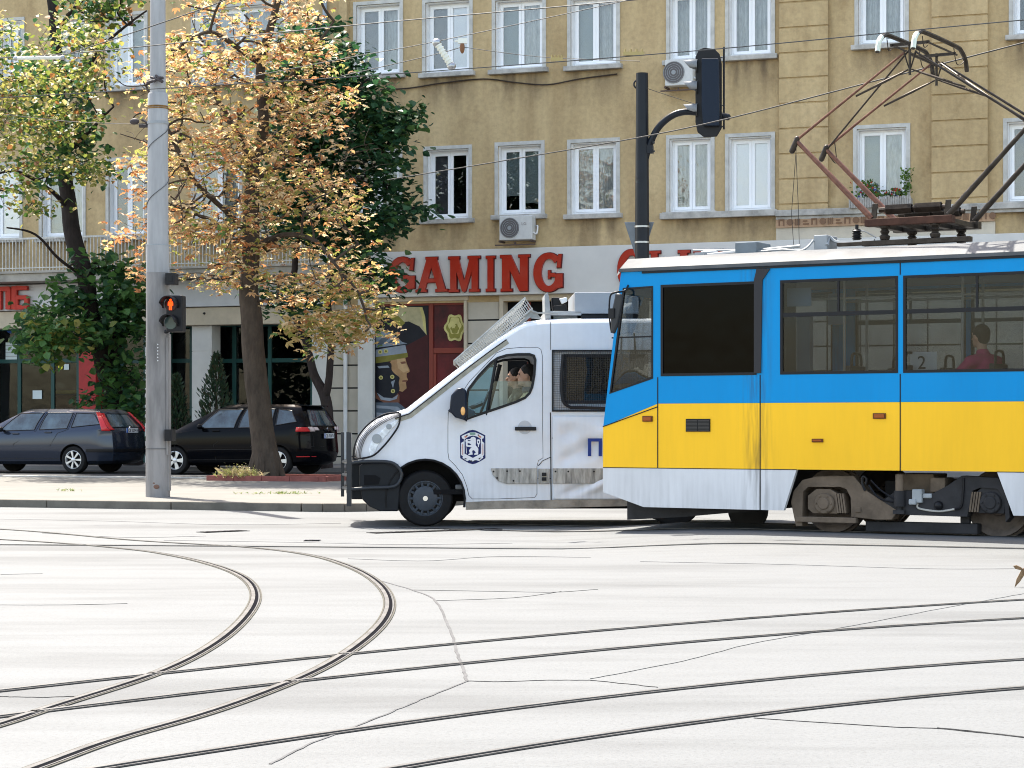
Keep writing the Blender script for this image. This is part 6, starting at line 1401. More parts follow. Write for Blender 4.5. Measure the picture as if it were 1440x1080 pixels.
# ------------------------------------------------------------ parked cars
def lerp(a,b,t): return a+(b-a)*t
def interp(xs,ys,x):
    if x <= xs[0]: return ys[0]
    for i in range(len(xs)-1):
        if x <= xs[i+1]: return lerp(ys[i],ys[i+1],(x-xs[i])/(xs[i+1]-xs[i]))
    return ys[-1]
def car(name,label,loc,sp):
    """local x from nose to tail, y from near side (-) to far side (+)"""
    e = empty(name, loc, -TB, label, 'car', 'cars parked along the building')
    L,W,H = sp['L'],sp['W'],sp['H']; hw = W/2
    # rows: (z front, z rear, x front, x rear, half width, end rounding)
    rows_ = [(.20,.22,.22,L-.20,hw-.14),(.26,.30,.06,L-.05,hw-.05),(.50,.52,.0,L,hw-.005),(.64,.72,.03,L-.02,hw)]+sp['rows']
    def pt(r,s,out=0):
        r = min(max(r,0),len(rows_)-1); i = min(int(r),len(rows_)-2); t = r-i
        def one(k):
            zf,zr,xf,xr,h = rows_[k]; seg = int(s)%4; q = s-int(s)
            rad = .16 if k < 5 else .07
            def side(q):
                x = lerp(xf,xr,q); e_ = min(q,1-q)*(xr-xf); h_ = h-rad*max(0,1-e_/.45)**2.2*(1 if k<5 else .5)
                z = interp(sp['zx'],sp['zf'][k-4],x) if (k >= 4 and sp['zf'][k-4]) else lerp(zf,zr,q); return x,h_,z
            if seg == 0: x,h_,z = side(q); return Vector((x,-h_,z))
            if seg == 2: x,h_,z = side(1-q); return Vector((x,h_,z))
            x,h_,z = side(1 if seg == 1 else 0); yy = lerp(-h_,h_,q) if seg == 1 else lerp(h_,-h_,q); bl = (.10 if k < 5 else .07)*(1-(yy/h_)**2)
            return Vector((x+(bl if seg == 1 else -bl),yy,z))
        p = one(i).lerp(one(i+1),t)
        return p
    def ptn(r,s,out):
        p = pt(r,s); dr_ = pt(min(r+.05,len(rows_)-1),s)-pt(max(r-.05,0),s); s0,s1 = s-.01,s+.01
        if int(s0) != int(s): s0 = s
        if int(s1) != int(s): s1 = s
        ds = pt(r,s1)-pt(r,s0); n_ = ds.cross(dr_)
        return p+(n_.normalized()*out if n_.length > 1e-9 else Vector())
    ss = [k/26 for k in range(26)]+[1+k/8 for k in range(8)]+[2+k/26 for k in range(26)]+[3+k/8 for k in range(8)]
    rr = []
    for k in range(len(rows_)-1): rr += [k,k+.5]
    rr.append(len(rows_)-1)
    b = MB(); n = len(ss); vs = [pt(r,s) for r in rr for s in ss]; nr = len(rr)
    b.add(vs,[(j*n+i,j*n+(i+1)%n,(j+1)*n+(i+1)%n,(j+1)*n+i) for j in range(nr-1) for i in range(n)])
    b.add([vs[i] for i in range(n)],[tuple(range(n))]); top_ = [vs[(nr-1)*n+i] for i in range(n)]; c = sum(top_,Vector())/n; c.z = H
    b.add(top_+[c],[(i,(i+1)%n,n) for i in range(n)])
    body = b.build('body', [sp['paint'],M_dark], e)
    for x in sp['wheels']:
        for sg in (-1,1):
            cb = MB(); cb.lathe([(.355,-.14),(.355,.30)] if sg<0 else [(.355,-.30),(.355,.14)],(x,sg*hw,.325),'y',32); co_ = cb.build('cut', M_dark); co_.parent = e
            m = body.modifiers.new('b','BOOLEAN'); m.operation = 'DIFFERENCE'; m.object = co_; m.solver = 'EXACT'
            bake(body); bpy.data.objects.remove(co_)
    me = body.data; me.polygons.foreach_set('use_smooth',[True]*len(me.polygons)); me.set_sharp_from_angle(angle=R(30))
    def patch(b_,r0,r1,s0,s1,out=.006,nr_=4,ns=8,th=0):
        vs = [ptn(r0+(r1-r0)*i/nr_,s0+(s1-s0)*j/ns-(1e-5 if j==ns else 0),out) for i in range(nr_+1) for j in range(ns+1)]
        b_.add(vs,[(i*(ns+1)+j,i*(ns+1)+j+1,(i+1)*(ns+1)+j+1,(i+1)*(ns+1)+j) for i in range(nr_) for j in range(ns)])
    def quadp(b_,c4,out=.006,nr_=5,ns=8,ref=0):
        """patch from four (r,s) corners: bottom-left, bottom-right, top-right, top-left"""
        vs = []
        for i in range(nr_+1):
            for j in range(ns+1):
                u,v = j/ns,i/nr_; a = [lerp(lerp(c4[0][k],c4[1][k],u),lerp(c4[3][k],c4[2][k],u),v) for k in (0,1)]
                vs.append(ptn(a[0],a[1],out))
        b_.add(vs,[(i*(ns+1)+j,i*(ns+1)+j+1,(i+1)*(ns+1)+j+1,(i+1)*(ns+1)+j) for i in range(nr_) for j in range(ns)])
    G_ = sp['gl']
    for nm,c4 in sp['glass']:
        for far in (0,1) if nm == 'side_window' else (0,):
            cc = [(r,(3-s) if far else s) for r,s in c4]
            b = MB(); quadp(b,cc,.004,6,10); b.build(nm, G_, e, smooth=True)
            b = MB(); pts = [ptn(lerp(cc[i][0],cc[(i+1)%4][0],t),lerp(cc[i][1],cc[(i+1)%4][1],t),.006) for i in range(4) for t in (0,.2,.4,.6,.8)]
            b.tube(pts+[pts[0]],.011,5); b.build('window_trim', M_black, e)
    for pts in sp['seams']:
        b = MB(); b.tube([ptn(r,s,.001) for r,s in pts],.006,4); b.build('door_seam', M_seam, e)
    for (r,s) in sp['handles']:
        b = MB(); p = ptn(r,s,.0); b.box(p.x-.09,p.x+.09,p.y-.035,p.y-.005,p.z-.015,p.z+.018); b.build('door_handle', sp['paint'], e, bevel=.008)
    for far in (0,1):
        for (c4,m) in sp['tails']:
            b = MB(); quadp(b,[(r,(3-s) if far else s) for r,s in c4],.022,4,6); o = b.build('tail_light', m, e, smooth=True); q = o.modifiers.new('s','SOLIDIFY'); q.thickness = .03; q.offset = -1 if not far else 1
    # plate, bumper line, mirrors, wheels
    for (r0,r1,s0,s1,m,nm) in sp['patches']:
        b = MB(); patch(b,r0,r1,s0,s1,.008,3,10); b.build(nm, m, e, smooth=True)
    pr,ps_ = sp['plate']; p = ptn(pr,ps_,.02)
    b = MB(); b.m(0).box(p.x,p.x+.012,p.y-.26,p.y+.26,p.z-.055,p.z+.055); b.m(1).box(p.x+.004,p.x+.016,p.y-.26,p.y-.215,p.z-.055,p.z+.055); pl = b.build('number_plate', [mat('plate_white',(.72,.73,.75),.4),M_blue], e)
    textmesh(sp['text'], .105, 'plate_text', M_black, pl, (p.x+.017,p.y-.20,p.z-.037), .001, rot=(PI/2,0,PI/2))
    p = ptn(pr+.5,ps_,.0); b = MB(); b.lathe([(.05,0),(.05,.03)],(p.x+.0,p.y,p.z+.02),'x',18); b.build('badge', M_chrome, e, smooth=True)
    for sg in (-1,1):
        xm,zm = sp['mirror']; b = MB(); b.cap((xm,sg*(hw+.08),zm),(xm+.02,sg*(hw+.14),zm),.065,.055); b.box(xm-.02,xm+.04,min(sg*(hw-.06),sg*(hw+.06)),max(sg*(hw-.06),sg*(hw+.06)),zm-.05,zm-.01); b.build('mirror', sp['paint'] if not sp.get('bm') else M_black, e, smooth=True)
    for x in sp['wheels']:
        for sg in (-1,1):
            r = .318; s = -sg; y = sg*(hw-.025)
            b = MB(); b.lathe([(r*.65,.05*s),(r*.66,.01*s),(r*.80,-.006*s),(r*.94,.0*s),(r,.03*s),(r,.18*s),(r*.7,.2*s)],(0,0,0),'y',36,caps=(0,1)); w = b.build('wheel', M_rubber, e, smooth=True, loc=(x,y,r))
            b = MB(); b.m(0).lathe([(r*.67,.0*s),(r*.64,-.003*s),(r*.60,.03*s),(r*.58,.05*s)],(0,0,0),'y',36,caps=(0,0)); b.lathe([(r*.16,.0*s),(r*.13,-.006*s),(.001,-.006*s)],(0,0,0),'y',14); b.m(1).lathe([(r*.6,.07*s),(.001,.07*s)],(0,0,0),'y',20); b.m(0)
            for k in range(sp['spokes']):
                a = 2*PI*k/sp['spokes']; c_,s2 = math.cos(a),math.sin(a); t_ = Vector((-s2,0,c_)); o_ = Vector((c_,0,s2)); ww = r*sp['sw']
                q = [o_*r*.12-t_*ww*.5,o_*r*.12+t_*ww*.5,o_*r*.64+t_*ww,o_*r*.64-t_*ww]; q0 = [v+Vector((0,.004*s,0)) for v in q]; q1 = [v+Vector((0,.03*s,0)) for v in q]
                b.add(q0+q1,[(0,1,2,3),(4,5,6,7),(0,1,5,4),(1,2,6,5),(2,3,7,6),(3,0,4,7)])
            b.build('rim', [mat('alloy',(.62,.63,.64),.3,metal=.5),M_black], w, smooth=True)
    b = MB(); b.box(.3,L-.4,-hw+.2,hw-.2,.20,.5); b.build('underbody', M_dark, e)
    return e,ptn
M_pblue = mat('dark_blue_grey_paint', (.028,.038,.062), .20, metal=.5, coat=1.6); M_pblk = mat('black_car_paint', (.002,.0025,.004), .14, coat=.35, spec=.06)
M_cgl = mat('car_window_glass', (.05,.085,.11), .04, coat=.8, spec=.8, noise=.85, scale=2.2, bump=.15, bscale=2); M_tred = mat('tail_red', (.55,.03,.035), .15, coat=1); M_tclr = mat('tail_clear', (.6,.5,.5), .15, coat=1)  # car glass colour is mottled to imitate varied reflections
SG_ = lambda *a: list(a)
zc = .12
# wagon: rear wheel seen at (102,650)
vcar = 42.75
def carloc(px_rear_wheel, xw, W): u = ST.u(px_rear_wheel, vcar); return ST.pt(u-xw, vcar+W/2, zc)
wag = dict(L=4.47,W=1.80,H=1.50,wheels=(.85,3.49),paint=M_pblue,gl=M_cgl,
  rows=[(.78,.98,.10,4.42,.885),(.96,1.03,1.05,4.36,.86),(1.43,1.44,1.95,4.05,.66),(1.485,1.49,2.15,3.98,.56)],
  zx=(0,.4,1.0,1.6,2.6,3.6,4.5), zf=[(.66,.76,.86,.88,.91,.95,.98),(.9,.92,.95,.96,.985,1.03,1.06),(1.40,1.40,1.40,1.40,1.43,1.42,1.41),(1.47,1.47,1.475,1.48,1.495,1.49,1.47)],
  glass=[('side_window',[(5.05,.13),(5.05,.415),(5.93,.33),(5.93,.03)]),('side_window',[(5.05,.455),(5.05,.68),(5.93,.68),(5.93,.375)]),('side_window',[(5.10,.715),(5.22,.955),(5.88,.93),(5.93,.72)]),('rear_window',[(5.02,1.09),(5.02,1.91),(5.88,1.88),(5.88,1.12)]),('windscreen',[(5.04,3.04),(5.04,3.96),(5.95,3.94),(5.95,3.06)])],
  seams=[[(1.2,.44),(3,.425),(5,.435),(5.95,.35)],[(2.6,.645),(4,.69),(5,.695),(5.95,.70)],[(1.2,.17),(3,.17),(4.9,.215)],[(2.2,1.0),(2.2,1.3),(2.2,1.7),(2.2,1.995)],[(2.2,1.04),(3.5,1.05),(4.9,1.05)],[(2.2,1.96),(3.5,1.95),(4.9,1.95)],[(1.25,.26),(1.25,.45),(1.25,.70)]],
  handles=[(4.35,.385),(4.4,.60)], tails=[([(4.15,.955),(4.15,.999),(5.95,.999),(5.95,.955)],M_tred),([(4.3,1.001),(4.3,1.08),(5.9,1.07),(5.9,1.001)],M_tred)],
  patches=[(1.9,2.25,.86,.999,M_black,'bumper_strip'),(1.9,2.25,1.001,1.999,M_black,'bumper_strip')], plate=(4.05,1.5), text='CB 5294 HA', mirror=(1.62,1.02), bm=1, spokes=7, sw=.085)
car('estate_car','dark blue grey estate car parked farthest left, its rear beside the concrete pole',carloc(102,3.49,1.80),wag)
gol = dict(L=4.20,W=1.76,H=1.585,wheels=(.86,3.44),paint=M_pblk,gl=M_cgl,
  rows=[(.84,1.0,.10,4.16,.87),(1.02,1.06,.92,4.12,.845),(1.50,1.51,1.85,3.92,.66),(1.565,1.57,2.1,3.84,.57)],
  zx=(0,.4,.9,1.5,2.5,3.5,4.2), zf=[(.72,.84,.93,.95,.97,.99,1.0),(.98,1.0,1.02,1.02,1.03,1.06,1.10),(1.46,1.46,1.46,1.47,1.50,1.50,1.48),(1.54,1.54,1.55,1.56,1.58,1.575,1.555)],
  glass=[('side_window',[(5.05,.16),(5.05,.44),(5.93,.33),(5.93,.05)]),('side_window',[(5.05,.475),(5.05,.73),(5.93,.70),(5.93,.375)]),('side_window',[(5.12,.765),(5.25,.93),(5.85,.89),(5.93,.745)]),('rear_window',[(5.0,1.10),(5.0,1.90),(5.9,1.88),(5.9,1.12)]),('windscreen',[(5.04,3.04),(5.04,3.96),(5.95,3.94),(5.95,3.06)])],
  seams=[[(1.2,.45),(3,.44),(5,.455),(5.95,.35)],[(2.6,.66),(4,.72),(5,.745),(5.95,.72)],[(1.2,.20),(3,.20),(4.9,.25)],[(2.6,1.0),(2.6,1.3),(2.6,1.7),(2.6,1.995)],[(2.6,1.05),(3.5,1.06),(4.9,1.06)],[(1.25,.26),(1.25,.45),(1.25,.70)],[(2.3,.28),(2.35,.45),(2.3,.68)]],
  handles=[(4.4,.40),(4.42,.67)], tails=[([(3.9,.93),(3.9,.999),(4.75,.999),(4.75,.93)],M_tred),([(3.9,1.001),(3.9,1.10),(4.75,1.10),(4.75,1.001)],M_tclr),([(4.0,1.12),(4.0,1.22),(4.65,1.22),(4.65,1.12)],M_tclr)],
  patches=[(1.5,1.58,.93,.995,M_tred,'reflector'),(1.5,1.58,1.005,1.12,M_tred,'reflector')], plate=(3.55,1.5), text='CB 7547 CX', mirror=(1.55,1.08), bm=0, spokes=5, sw=.16)
ge,gp = car('hatchback_car','glossy black hatchback parked behind the golden leaved tree',carloc(390,3.44,1.76),gol)
b = MB(); 
vs = []
for i in range(9):
    for z,dx in ((1.572,-.12),(1.555,.10),(1.53,.09)): yy = -.56+1.12*i/8; vs.append((3.96+dx-.04*abs(i-4)/4,yy,z))
b.add(vs,[(3*i+j,3*i+j+1,3*i+j+4,3*i+j+3) for i in range(8) for j in range(2)]); sp_ = b.build('roof_spoiler', M_pblk, ge, smooth=True); q = sp_.modifiers.new('s','SOLIDIFY'); q.thickness = .02
# ------------------------------------------------------------ trees
def inpoly(x,y,P):
    c = False; n = len(P)
    for i in range(n):
        x0,y0 = P[i]; x1,y1 = P[i-1]
        if (y0 > y) != (y1 > y) and x < (x1-x0)*(y-y0)/(y1-y0)+x0: c = not c
    return c
from mathutils import noise as mn
def sample(P, n, rr, Y0, dY, gap=.0, sc=.02, off=0):
    xs_ = [p[0] for p in P]; ys_ = [p[1] for p in P]; out = []; tries = 0
    while len(out) < n and tries < n*40:
        tries += 1
        x,y = rr.uniform(min(xs_),max(xs_)),rr.uniform(min(ys_),max(ys_))
        if not inpoly(x,y,P): continue
        if mn.noise(Vector((x*sc+off,y*sc*1.6,off))) < gap: continue
        out.append(W3(x,y,Y0+rr.uniform(-dY,dY)))
    return out
def leaves(b, c, n, rad, size, nm, rr, flat=.35, droop=.2, shape='blade'):
    for _ in range(n):
        p = c+Vector((rr.gauss(0,rad[0]),rr.gauss(0,rad[0]),rr.gauss(0,rad[1])))
        a = rr.uniform(0,2*PI); d = Vector((math.cos(a),math.sin(a),rr.gauss(-droop,flat))).normalized(); s = d.cross(Vector((rr.gauss(0,.35),rr.gauss(0,.35),1))).normalized()
        L = size*rr.uniform(.6,1.2); up = s.cross(d); b.m(nm(rr))
        if shape == 'palm':
            for k in (-1,0,1):
                dd = (d+s*k*.85).normalized()*L*(1 if k == 0 else .75); w_ = dd.cross(up).normalized()*L*.17; m_ = p+dd*.6+up*L*.07
                b.quad(p,m_-w_,p+dd-up*L*.08,m_+w_)
        elif shape == 'heart':
            b.add([p,p+d*L*.35-s*L*.46+up*L*.06,p+d*L*.75-s*L*.30,p+d*L-up*L*.12,p+d*L*.75+s*L*.30,p+d*L*.35+s*L*.46+up*L*.06,p+d*L*.5-up*L*.05],[(0,1,6),(1,2,6),(2,3,6),(3,4,6),(4,5,6),(5,0,6)])
        else: m_ = p+d*L*.5+up*L*.1; b.quad(p,m_-s*L*.28,p+d*L-up*L*.1,m_+s*L*.28)
def limbs(b, trunk, cl, rr, r0=.02, curl=0):
    """branchlets grow outward: each cluster joins the nearest limb or branchlet already there"""
    nodes = [(t[0], r0) for t in trunk]; todo = list(cl); D = [min((n[0]-c).length for n in nodes) for c in todo]
    for k in sorted(range(len(todo)), key=lambda i: D[i]):
        c = todo[k]; q,r_ = min(nodes, key=lambda t: (t[0]-c).length+max(0,t[0].z-c.z)*.5)
        d = c-q; m_ = q+d*.5+Vector((rr.gauss(0,.10),rr.gauss(0,.10),rr.gauss(.03,.08)))*min(1,d.length)
        r1 = max(.005,r_*.72); P = spline([q,m_,c],4); n = len(P)
        b.tube(P,[lerp(r_*.9,r1,i/(n-1)) for i in range(n)],5,cap=False)
        nodes.append((m_.copy(),(r_+r1)*.45)); nodes.append((c,r1))
def bark(name,c): return mat(name,c,.95,noise=.45,scale=7,bump=1,bscale=20,stretch=(1,1,.35))
def pick(ws):
    def f(rr):
        x = rr.random()*sum(ws)
        for i,w_ in enumerate(ws):
            x -= w_
            if x <= 0: return i
        return 0
    return f
def tree(name,label,limbdefs,clusters,lm,barkm,shape,rr,n_leaf,rad,size,nm,twig=.02,bare=None,group='trees along the street',roots=None,smoothrad=None,droop=.2,flat=.35):
    base = limbdefs[0][0][0]; e = empty(name, base, 0, label, 'tree', group); nodes = []
    b = MB()
    for pts,rs,main in limbdefs:
        P = spline(pts,6); n = len(P); R_ = [interp([k/(len(rs)-1) for k in range(len(rs))],rs,i/(n-1)) for i in range(n)]
        Q = [p-base+Vector((mn.noise(p*1.3)*.06,0,0))*(1 if i else 0) for i,p in enumerate(P)]
        b.tube(Q,R_,12 if main else 7)
        nodes += [(p,) for p,r_ in zip(P,R_) if p.z > 3.0 or not main]
        if roots and main and pts is limbdefs[0][0]:
            for k in range(7): a = k*.9; d = Vector((math.cos(a),math.sin(a),0)); b.cap(d*R_[0]*.6+Vector((0,0,.45)),d*R_[0]*1.05+Vector((0,0,.02)),.10,.09,8)
    b.build('trunk', barkm, e, smooth=True, merge=False)
    b = MB(); allc = [c for cl in clusters for c in cl]
    limbs(b,nodes,allc,rr,twig)
    if bare: limbs(b,nodes,bare,rr,twig*.8)
    b.v = [tuple(Vector(v)-base) for v in b.v]; b.build('branches', barkm, e, smooth=True, merge=False)
    b = MB()
    for cl,(nl,sz,f,rd) in zip(clusters,n_leaf):
        for c in cl: leaves(b,c,nl,rd,sz,f,rr,shape=shape,droop=droop,flat=flat)
    b.v = [tuple(Vector(v)-base) for v in b.v]
    b.build('crown', lm, e, merge=False)
    return e
# golden chestnut
rr = random.Random(11); Y0 = 43.6
T = lambda x,y,dy=0: W3(x,y,Y0+dy)
base = T(373,668); base.z = .18
lm = [leafmat('leaf_rust',(.38,.17,.07),.5),leafmat('leaf_gold',(.46,.34,.14),.5),leafmat('leaf_straw',(.58,.46,.29),.5),leafmat('leaf_olive',(.26,.27,.07),.5),leafmat('leaf_tan',(.42,.27,.14),.5),leafmat('leaf_green_a',(.10,.18,.05),.4)]
crown = [(222,160),(208,110),(236,55),(262,10),(300,-60),(420,-70),(462,20),(462,80),(480,130),(470,190),(478,250),(498,300),(515,350),(530,395),(535,440),(528,482),(505,470),(470,440),(440,460),(405,420),(385,440),(350,400),(320,425),(285,400),(255,395),(238,350),(240,300),(205,275),(180,220),(196,190)]
cl = sample(crown,520,rr,Y0-.2,2.3,.02,.026)
cl2 = sample([(172,250),(238,240),(240,400),(215,420),(150,330)],26,rr,Y0-1,1.0,-.3)
cl3 = sample([(470,395),(545,410),(530,480),(440,500),(400,470),(430,430)],55,rr,Y0-.5,1.0,-.2)
cl4 = sample([(235,120),(340,60),(470,90),(470,260),(330,330),(240,260)],85,rr,Y0-2,.7,-.1,.03,5)
bare = sample([(150,120),(240,60),(300,160),(500,90),(560,240),(500,300),(300,380),(180,240)],170,rr,Y0,2.2,-1)
ld = [([base,T(368,610),T(362,540),T(352,450),T(351,380),T(353,310),T(356,225)],(.31,.245,.24,.225,.18,.17,.14),True),
      ([T(355,232),T(368,200),T(372,165,-.2),T(368,110,-.2),T(374,60,-.3),T(388,10,-.3),T(400,-50,-.4)],(.12,.12,.11,.10,.09,.07,.05),True),
      ([T(356,228),T(338,195,.4),T(318,160,.7),T(300,120,.9),T(290,60,1.1)],(.10,.08,.06,.05,.03),False),
      ([T(370,90),T(345,75,-.6),T(318,55,-1),T(290,45,-1.4),T(255,62,-1.6)],(.07,.06,.05,.04,.02),False),
      ([T(352,330),T(320,300,-.6),T(275,255,-1.2),T(240,190,-1.4),T(205,120,-1.5)],(.07,.055,.05,.04,.02),False),
      ([T(352,400),T(325,345,.5),T(300,310,.9),T(262,300,1.2)],(.06,.045,.035,.02),False),
      ([T(355,260),T(395,225,.8),T(430,180,1.1),T(460,150,1.2)],(.08,.06,.04,.02),False),
      ([T(354,350),T(400,330,-.9),T(450,345,-1.3),T(505,415,-1.5)],(.07,.055,.04,.02),False),
      ([T(372,140),T(405,110,-.5),T(440,70,-1),T(470,30,-1)],(.06,.05,.035,.02),False)]
pk = pick((2.4,3.4,3.2,2.0,2.8,.6)); pk3 = pick((.6,4,2.4,3.4,.8,1.2))
tree('chestnut_tree','big street tree with rusty gold dry leaves growing from a red edged bed',ld,[cl,cl2,cl3,cl4],lm,bark('bark_grey_brown',(.075,.058,.045)),'palm',rr,[(13,.155,pk,(.30,.085)),(8,.16,pick((4,1,1,0,2,0)),(.16,.14)),(15,.18,pk3,(.26,.09)),(11,.155,pk,(.28,.08))],None,None,None,.034,bare,roots=True)
# knot and scar on its trunk
# bed edging
b = MB(); u0,u1 = ST.u(290,38.35),ST.u(457,38.35); v0,v1 = 38.35,40.1
def edg(a,c,d,e_):
    P = [ST.pt(a,d,0),ST.pt(c,d,0),ST.pt(c,e_,0),ST.pt(a,e_,0)]; b.slab([(q.x,q.y) for q in P],.10,.215)
k = u0
while k < u1-.01: edg(k,min(k+.62,u1)-.008,v0,v0+.09); edg(k,min(k+.62,u1)-.008,v1-.09,v1); k += .62
edg(u0,u0+.09,v0+.095,v1-.095); edg(u1-.09,u1,v0+.095,v1-.095)
o = b.build('tree_bed_edging', mat('red_kerb',(.26,.09,.075),.8,noise=.35,scale=5), bevel=.01)
tag(o,'low dull red kerb around the golden tree','edging')
b = MB(); P = [ST.pt(u0+.09,v0+.09,0),ST.pt(u1-.09,v0+.09,0),ST.pt(u1-.09,v1-.09,0),ST.pt(u0+.09,v1-.09,0)]; b.slab([(q.x,q.y) for q in P],.09,.17); o = b.build('soil', mat('soil',(.14,.11,.08),1,noise=.5,scale=12,bump=1)); o['kind'] = 'structure'
def tuft(x,y,Y,n,h,sp,label,cols,z):
    c = W3(x,y,Y); c.z = z; b = MB(); r_ = random.Random(int(x))
    for _ in range(n):
        p = Vector((r_.gauss(0,sp),r_.gauss(0,sp*.4),0)); d = Vector((r_.gauss(0,.5),r_.gauss(0,.5),1)).normalized()*h*r_.uniform(.4,1); s = Vector((r_.gauss(0,1),r_.gauss(0,1),0)).normalized()*.012
        b.m(r_.randrange(2)).quad(p-s,p+s,p+d*.6+s+Vector((0,0,0)),p+d*1.0+Vector((d.x*.5,0,-.2*h)))
        for k in range(3): q = p+d*r_.uniform(.3,1); e_ = Vector((r_.gauss(0,1),r_.gauss(0,1),.4)).normalized()*.05; b.quad(q,q+e_*.5+s,q+e_,q+e_*.5-s)
    o = b.build('weed_tuft', cols, merge=False, loc=c); tag(o,label,'weeds')
wc = [leafmat('dry_weed',(.45,.36,.20)),leafmat('pale_weed',(.34,.33,.12))]
tuft(334,667,42.9,110,.34,.16,'dry pale weed tuft at the left foot of the golden tree',wc,.17)
tuft(352,667,42.8,60,.26,.12,'smaller weed tuft pressed against the trunk of the golden tree',wc,.17)
gc = [leafmat('grass_a',(.12,.17,.04)),leafmat('grass_b',(.2,.22,.08))]
o_ = None
tuft(402,701,34.5,60,.03,.35,'sparse flat green weeds in the pavement in front of the golden tree',gc,.112); tuft(95,697,36,16,.03,.12,'tiny weeds in the pavement left of the concrete pole',gc,.112)
tuft(393,716,31,20,.05,.12,'dry weeds at the foot of the kerb below the golden tree',wc,0)
# left tree: yellow green crown, dark broad leaves low down
rr = random.Random(23); Y0 = 53.5
T = lambda x,y,dy=0: W3(x,y,Y0+dy)
base = T(188,655,.5); base.z = .2
lm = [leafmat('yg_leaf_a',(.15,.18,.035),.5),leafmat('yg_leaf_b',(.28,.26,.07),.5),leafmat('yg_leaf_c',(.44,.36,.15),.5),leafmat('green_b',(.05,.10,.02)),leafmat('rust_b',(.26,.12,.04)),leafmat('green_dark',(.03,.085,.035)),leafmat('green_mid',(.075,.17,.045))]
c1 = sample([(-40,60),(-20,10),(60,40),(100,20),(160,45),(150,80),(170,120),(140,150),(165,240),(140,260),(60,300),(-40,290)],340,rr,Y0-5.5,2.6,-.10,.02,3)
c2 = sample([(40,-40),(190,-40),(205,15),(150,35),(110,25)],60,rr,Y0-3,1.5,-.2)
c3 = sample([(60,385),(110,365),(160,362),(205,380),(205,480),(205,560),(180,620),(140,560),(150,500),(80,460),(35,500),(32,440),(90,440)],175,rr,Y0-.2,.8,-.3)
c4 = sample([(40,90),(110,90),(130,230),(60,250)],90,rr,Y0-1.5,1,-.3)
c5 = sample([(100,560),(150,545),(200,560),(195,600),(120,590)],18,rr,Y0,.5,-1)
c6 = sample([(45,60+380),(130,450),(140,490),(60,505),(40,480)],50,rr,Y0-1.6,.4,-.5)
ld = [([base,T(160,560,.4),T(135,470,.2),T(122,400),T(108,350),T(98,295),T(92,230),T(85,150),T(82,80),T(72,0),T(62,-60)],(.26,.24,.22,.22,.22,.20,.17,.15,.13,.12,.10),True),
      ([T(95,290),T(60,260,-1.5),T(20,240,-2.5),T(-20,250,-3)],(.07,.05,.04,.02),False),([T(85,130),T(120,95,-2),T(150,60,-3),T(205,15,-3.5)],(.07,.06,.04,.02),False),([T(90,220),T(120,190,-2),T(160,150,-3.5)],(.06,.05,.02),False),
      ([T(118,390),T(90,370,-.8),T(50,330,-1.5),T(10,320,-2)],(.05,.04,.03,.02),False),([T(85,150),T(50,120,-2.5),T(0,110,-4)],(.07,.05,.02),False),([T(78,60),T(95,20,-2),T(140,-20,-3)],(.06,.05,.03),False),([T(150,520,.5),T(175,470,0),T(185,420,0)],(.06,.04,.02),False)]
pA = pick((4,3,1.8,3,.8,1,0)); pD = pick((0,0,0,1,0,4,4)); bare = sample([(-30,40),(160,60),(210,130),(200,260),(60,330),(-30,300)],80,rr,Y0-3,1.5,-1)
tree('street_tree','tall tree at the far left with yellow green layered leaves above a dark leaning trunk',ld,[c1,c2,c3,c4,c5,c6],lm,bark('bark_dark',(.035,.028,.026)),'heart',rr,[(14,.13,pA,(.30,.09)),(11,.17,pick((1,1,0,4,1,2,0)),(.26,.10)),(13,.24,pD,(.20,.2)),(10,.22,pD,(.28,.2)),(7,.16,pick((0,0,0,1,0,1,4)),(.15,.08)),(9,.2,pick((1,1,0,2,0,0,4)),(.2,.15))],None,None,None,.03,None,droop=.45,flat=.5)
# dark green tree behind the golden one, in the building's shade
rr = random.Random(31); Y0 = 50.3
base = T(460,620,0); base = W3(460,632,Y0); base.z = .22
T = lambda x,y,dy=0: W3(x,y,Y0+dy)
lm = [leafmat('deep_green',(.018,.062,.028),.25),leafmat('deep_green_b',(.035,.10,.04),.3),leafmat('deep_green_c',(.075,.15,.045),.35),leafmat('seed_tan',(.30,.26,.19),.2)]
c1 = sample([(430,20),(470,40),(505,95),(540,115),(545,150),(515,165),(500,200),(545,165),(585,150),(560,200),(555,240),(590,225),(560,255),(560,290),(610,280),(595,300),(550,318),(556,340),(520,345),(480,360),(430,340),(380,330),(380,120)],400,rr,Y0,1.4,-.35,.03,2)
c2 = sample([(500,160),(560,150),(597,140),(592,160),(560,195),(510,200)],34,rr,Y0-.6,.5,-1); c3 = sample([(490,350),(530,360),(553,385),(556,400),(535,412),(500,405),(470,380)],36,rr,Y0-1.2,.5,-.5)
c4 = sample([(350,400),(420,395),(480,420),(470,440),(400,440),(360,440)],40,rr,Y0-1,.6,-.5); c5 = sample([(385,90),(440,70),(450,330),(390,300)],90,rr,Y0,1,-.3)
sd_ = sample([(440,80),(520,100),(520,300),(430,310)],60,rr,Y0-1.7,.4,-1)
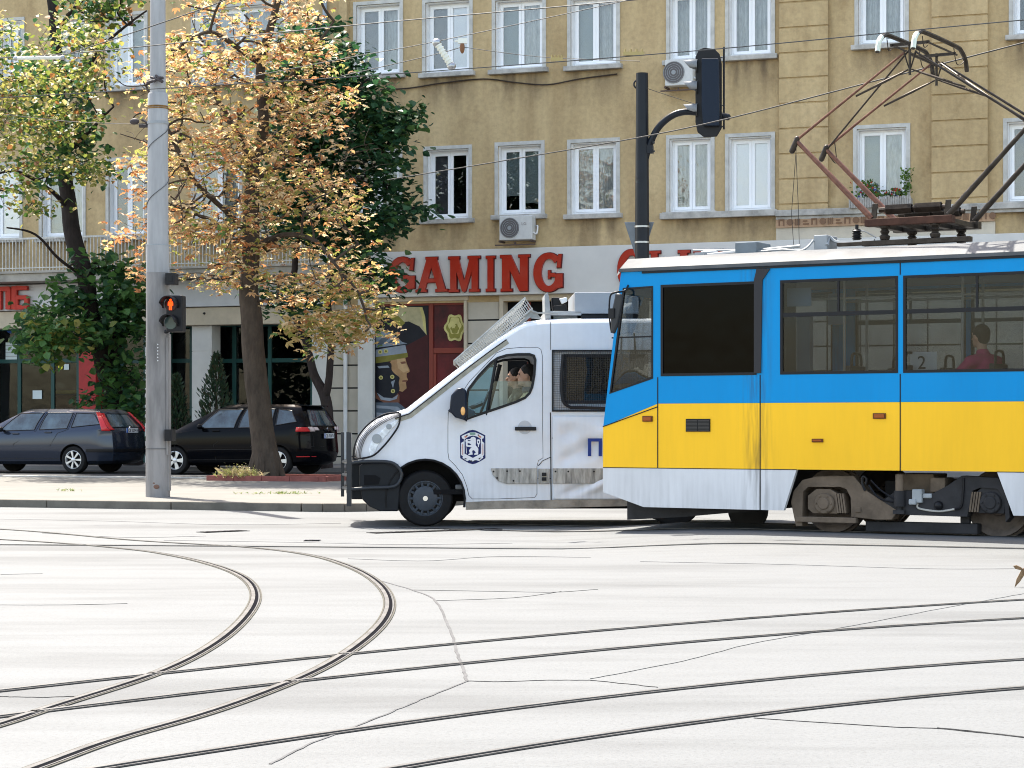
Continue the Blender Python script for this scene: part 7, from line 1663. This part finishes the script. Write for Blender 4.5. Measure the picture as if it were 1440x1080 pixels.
ld = [([base,T(459,590),T(455,555),T(440,520,.2),T(428,480,.3),T(410,420,.4),T(420,330,.4),T(440,220,.3),T(445,120)],(.15,.14,.13,.10,.09,.08,.07,.06,.04),True),
      ([T(456,560),T(464,530,-.2),T(466,480,-.3),T(462,420,-.3),T(480,330,-.3),T(520,240,-.4),T(560,180,-.6)],(.10,.085,.08,.07,.06,.05,.02),True),([T(480,330),T(530,310),T(590,290)],(.05,.04,.02),False),([T(470,390),T(510,385,-.6),T(545,396,-1)],(.04,.035,.02),False),([T(440,220),T(480,150),T(520,110)],(.05,.035,.02),False),([T(440,180),T(440,90),T(450,20)],(.05,.035,.02),False)]
pk = pick((4,3,1.6,0))
tree('linden_tree','dense dark green tree behind the golden one, its branches over the red sign letters',ld,[c1,c2,c3,c4,c5,sd_],lm,bark('bark_forked',(.045,.035,.033)),'heart',rr,[(20,.20,pk,(.28,.15)),(16,.17,pick((1,3,4,0)),(.16,.10)),(18,.18,pk,(.22,.10)),(12,.17,pk,(.2,.1)),(16,.2,pk,(.28,.15)),(3,.10,pick((0,0,0,1)),(.15,.10))],None,None,None,.028,None,droop=.3)
# conifers by the shop front
cm = [leafmat('conifer_a',(.018,.042,.022),.1),leafmat('conifer_b',(.035,.065,.03),.1),leafmat('conifer_brown',(.05,.04,.02),.1)]
def conifer(x,yt,yb,Y,wpx,label,seed):
    rr = random.Random(seed); top_ = W3(x,yt,Y); c = W3(x,yb,Y); c.z = .22; h = top_.z-.22; rad = wpx/2*Y/F; e = empty('conifer',c,0,label,'shrub','conifers in front of the shop')
    b = MB(); b.tube([(0,0,0),(0,0,h*.9)],[.06,.01],8); b.build('trunk', bark('bark_conifer',(.05,.035,.03)), e)
    b = MB()
    for _ in range(2600):
        t = rr.random()**1.25; a = rr.uniform(0,2*PI); lob = 1+.30*math.sin(a*3+seed+t*11)+.2*math.sin(a*5+t*23)+.16*rr.gauss(0,1); r_ = rad*min(1,(1-t)*1.15+.03)*(.55+.45*math.sqrt(rr.random()))*lob
        p = Vector((r_*math.cos(a),r_*math.sin(a),.1+t*(h-.1))); d = Vector((math.cos(a)*.5,math.sin(a)*.5,.9+rr.gauss(0,.3))).normalized()*rr.uniform(.08,.17); s = d.cross(Vector((rr.gauss(0,1),rr.gauss(0,1),.2))).normalized()*.022
        b.m(rr.choice((0,0,0,1,1,2))).quad(p,p+d*.5+s,p+d,p+d*.5-s)
    b.build('foliage', cm, e, merge=False)
conifer(304,500,640,51.2,66,'pointed dark conifer between the pale pillar and the golden tree',3)
conifer(248,530,640,51.3,52,'lower dark conifer hidden half behind the concrete pole',4)
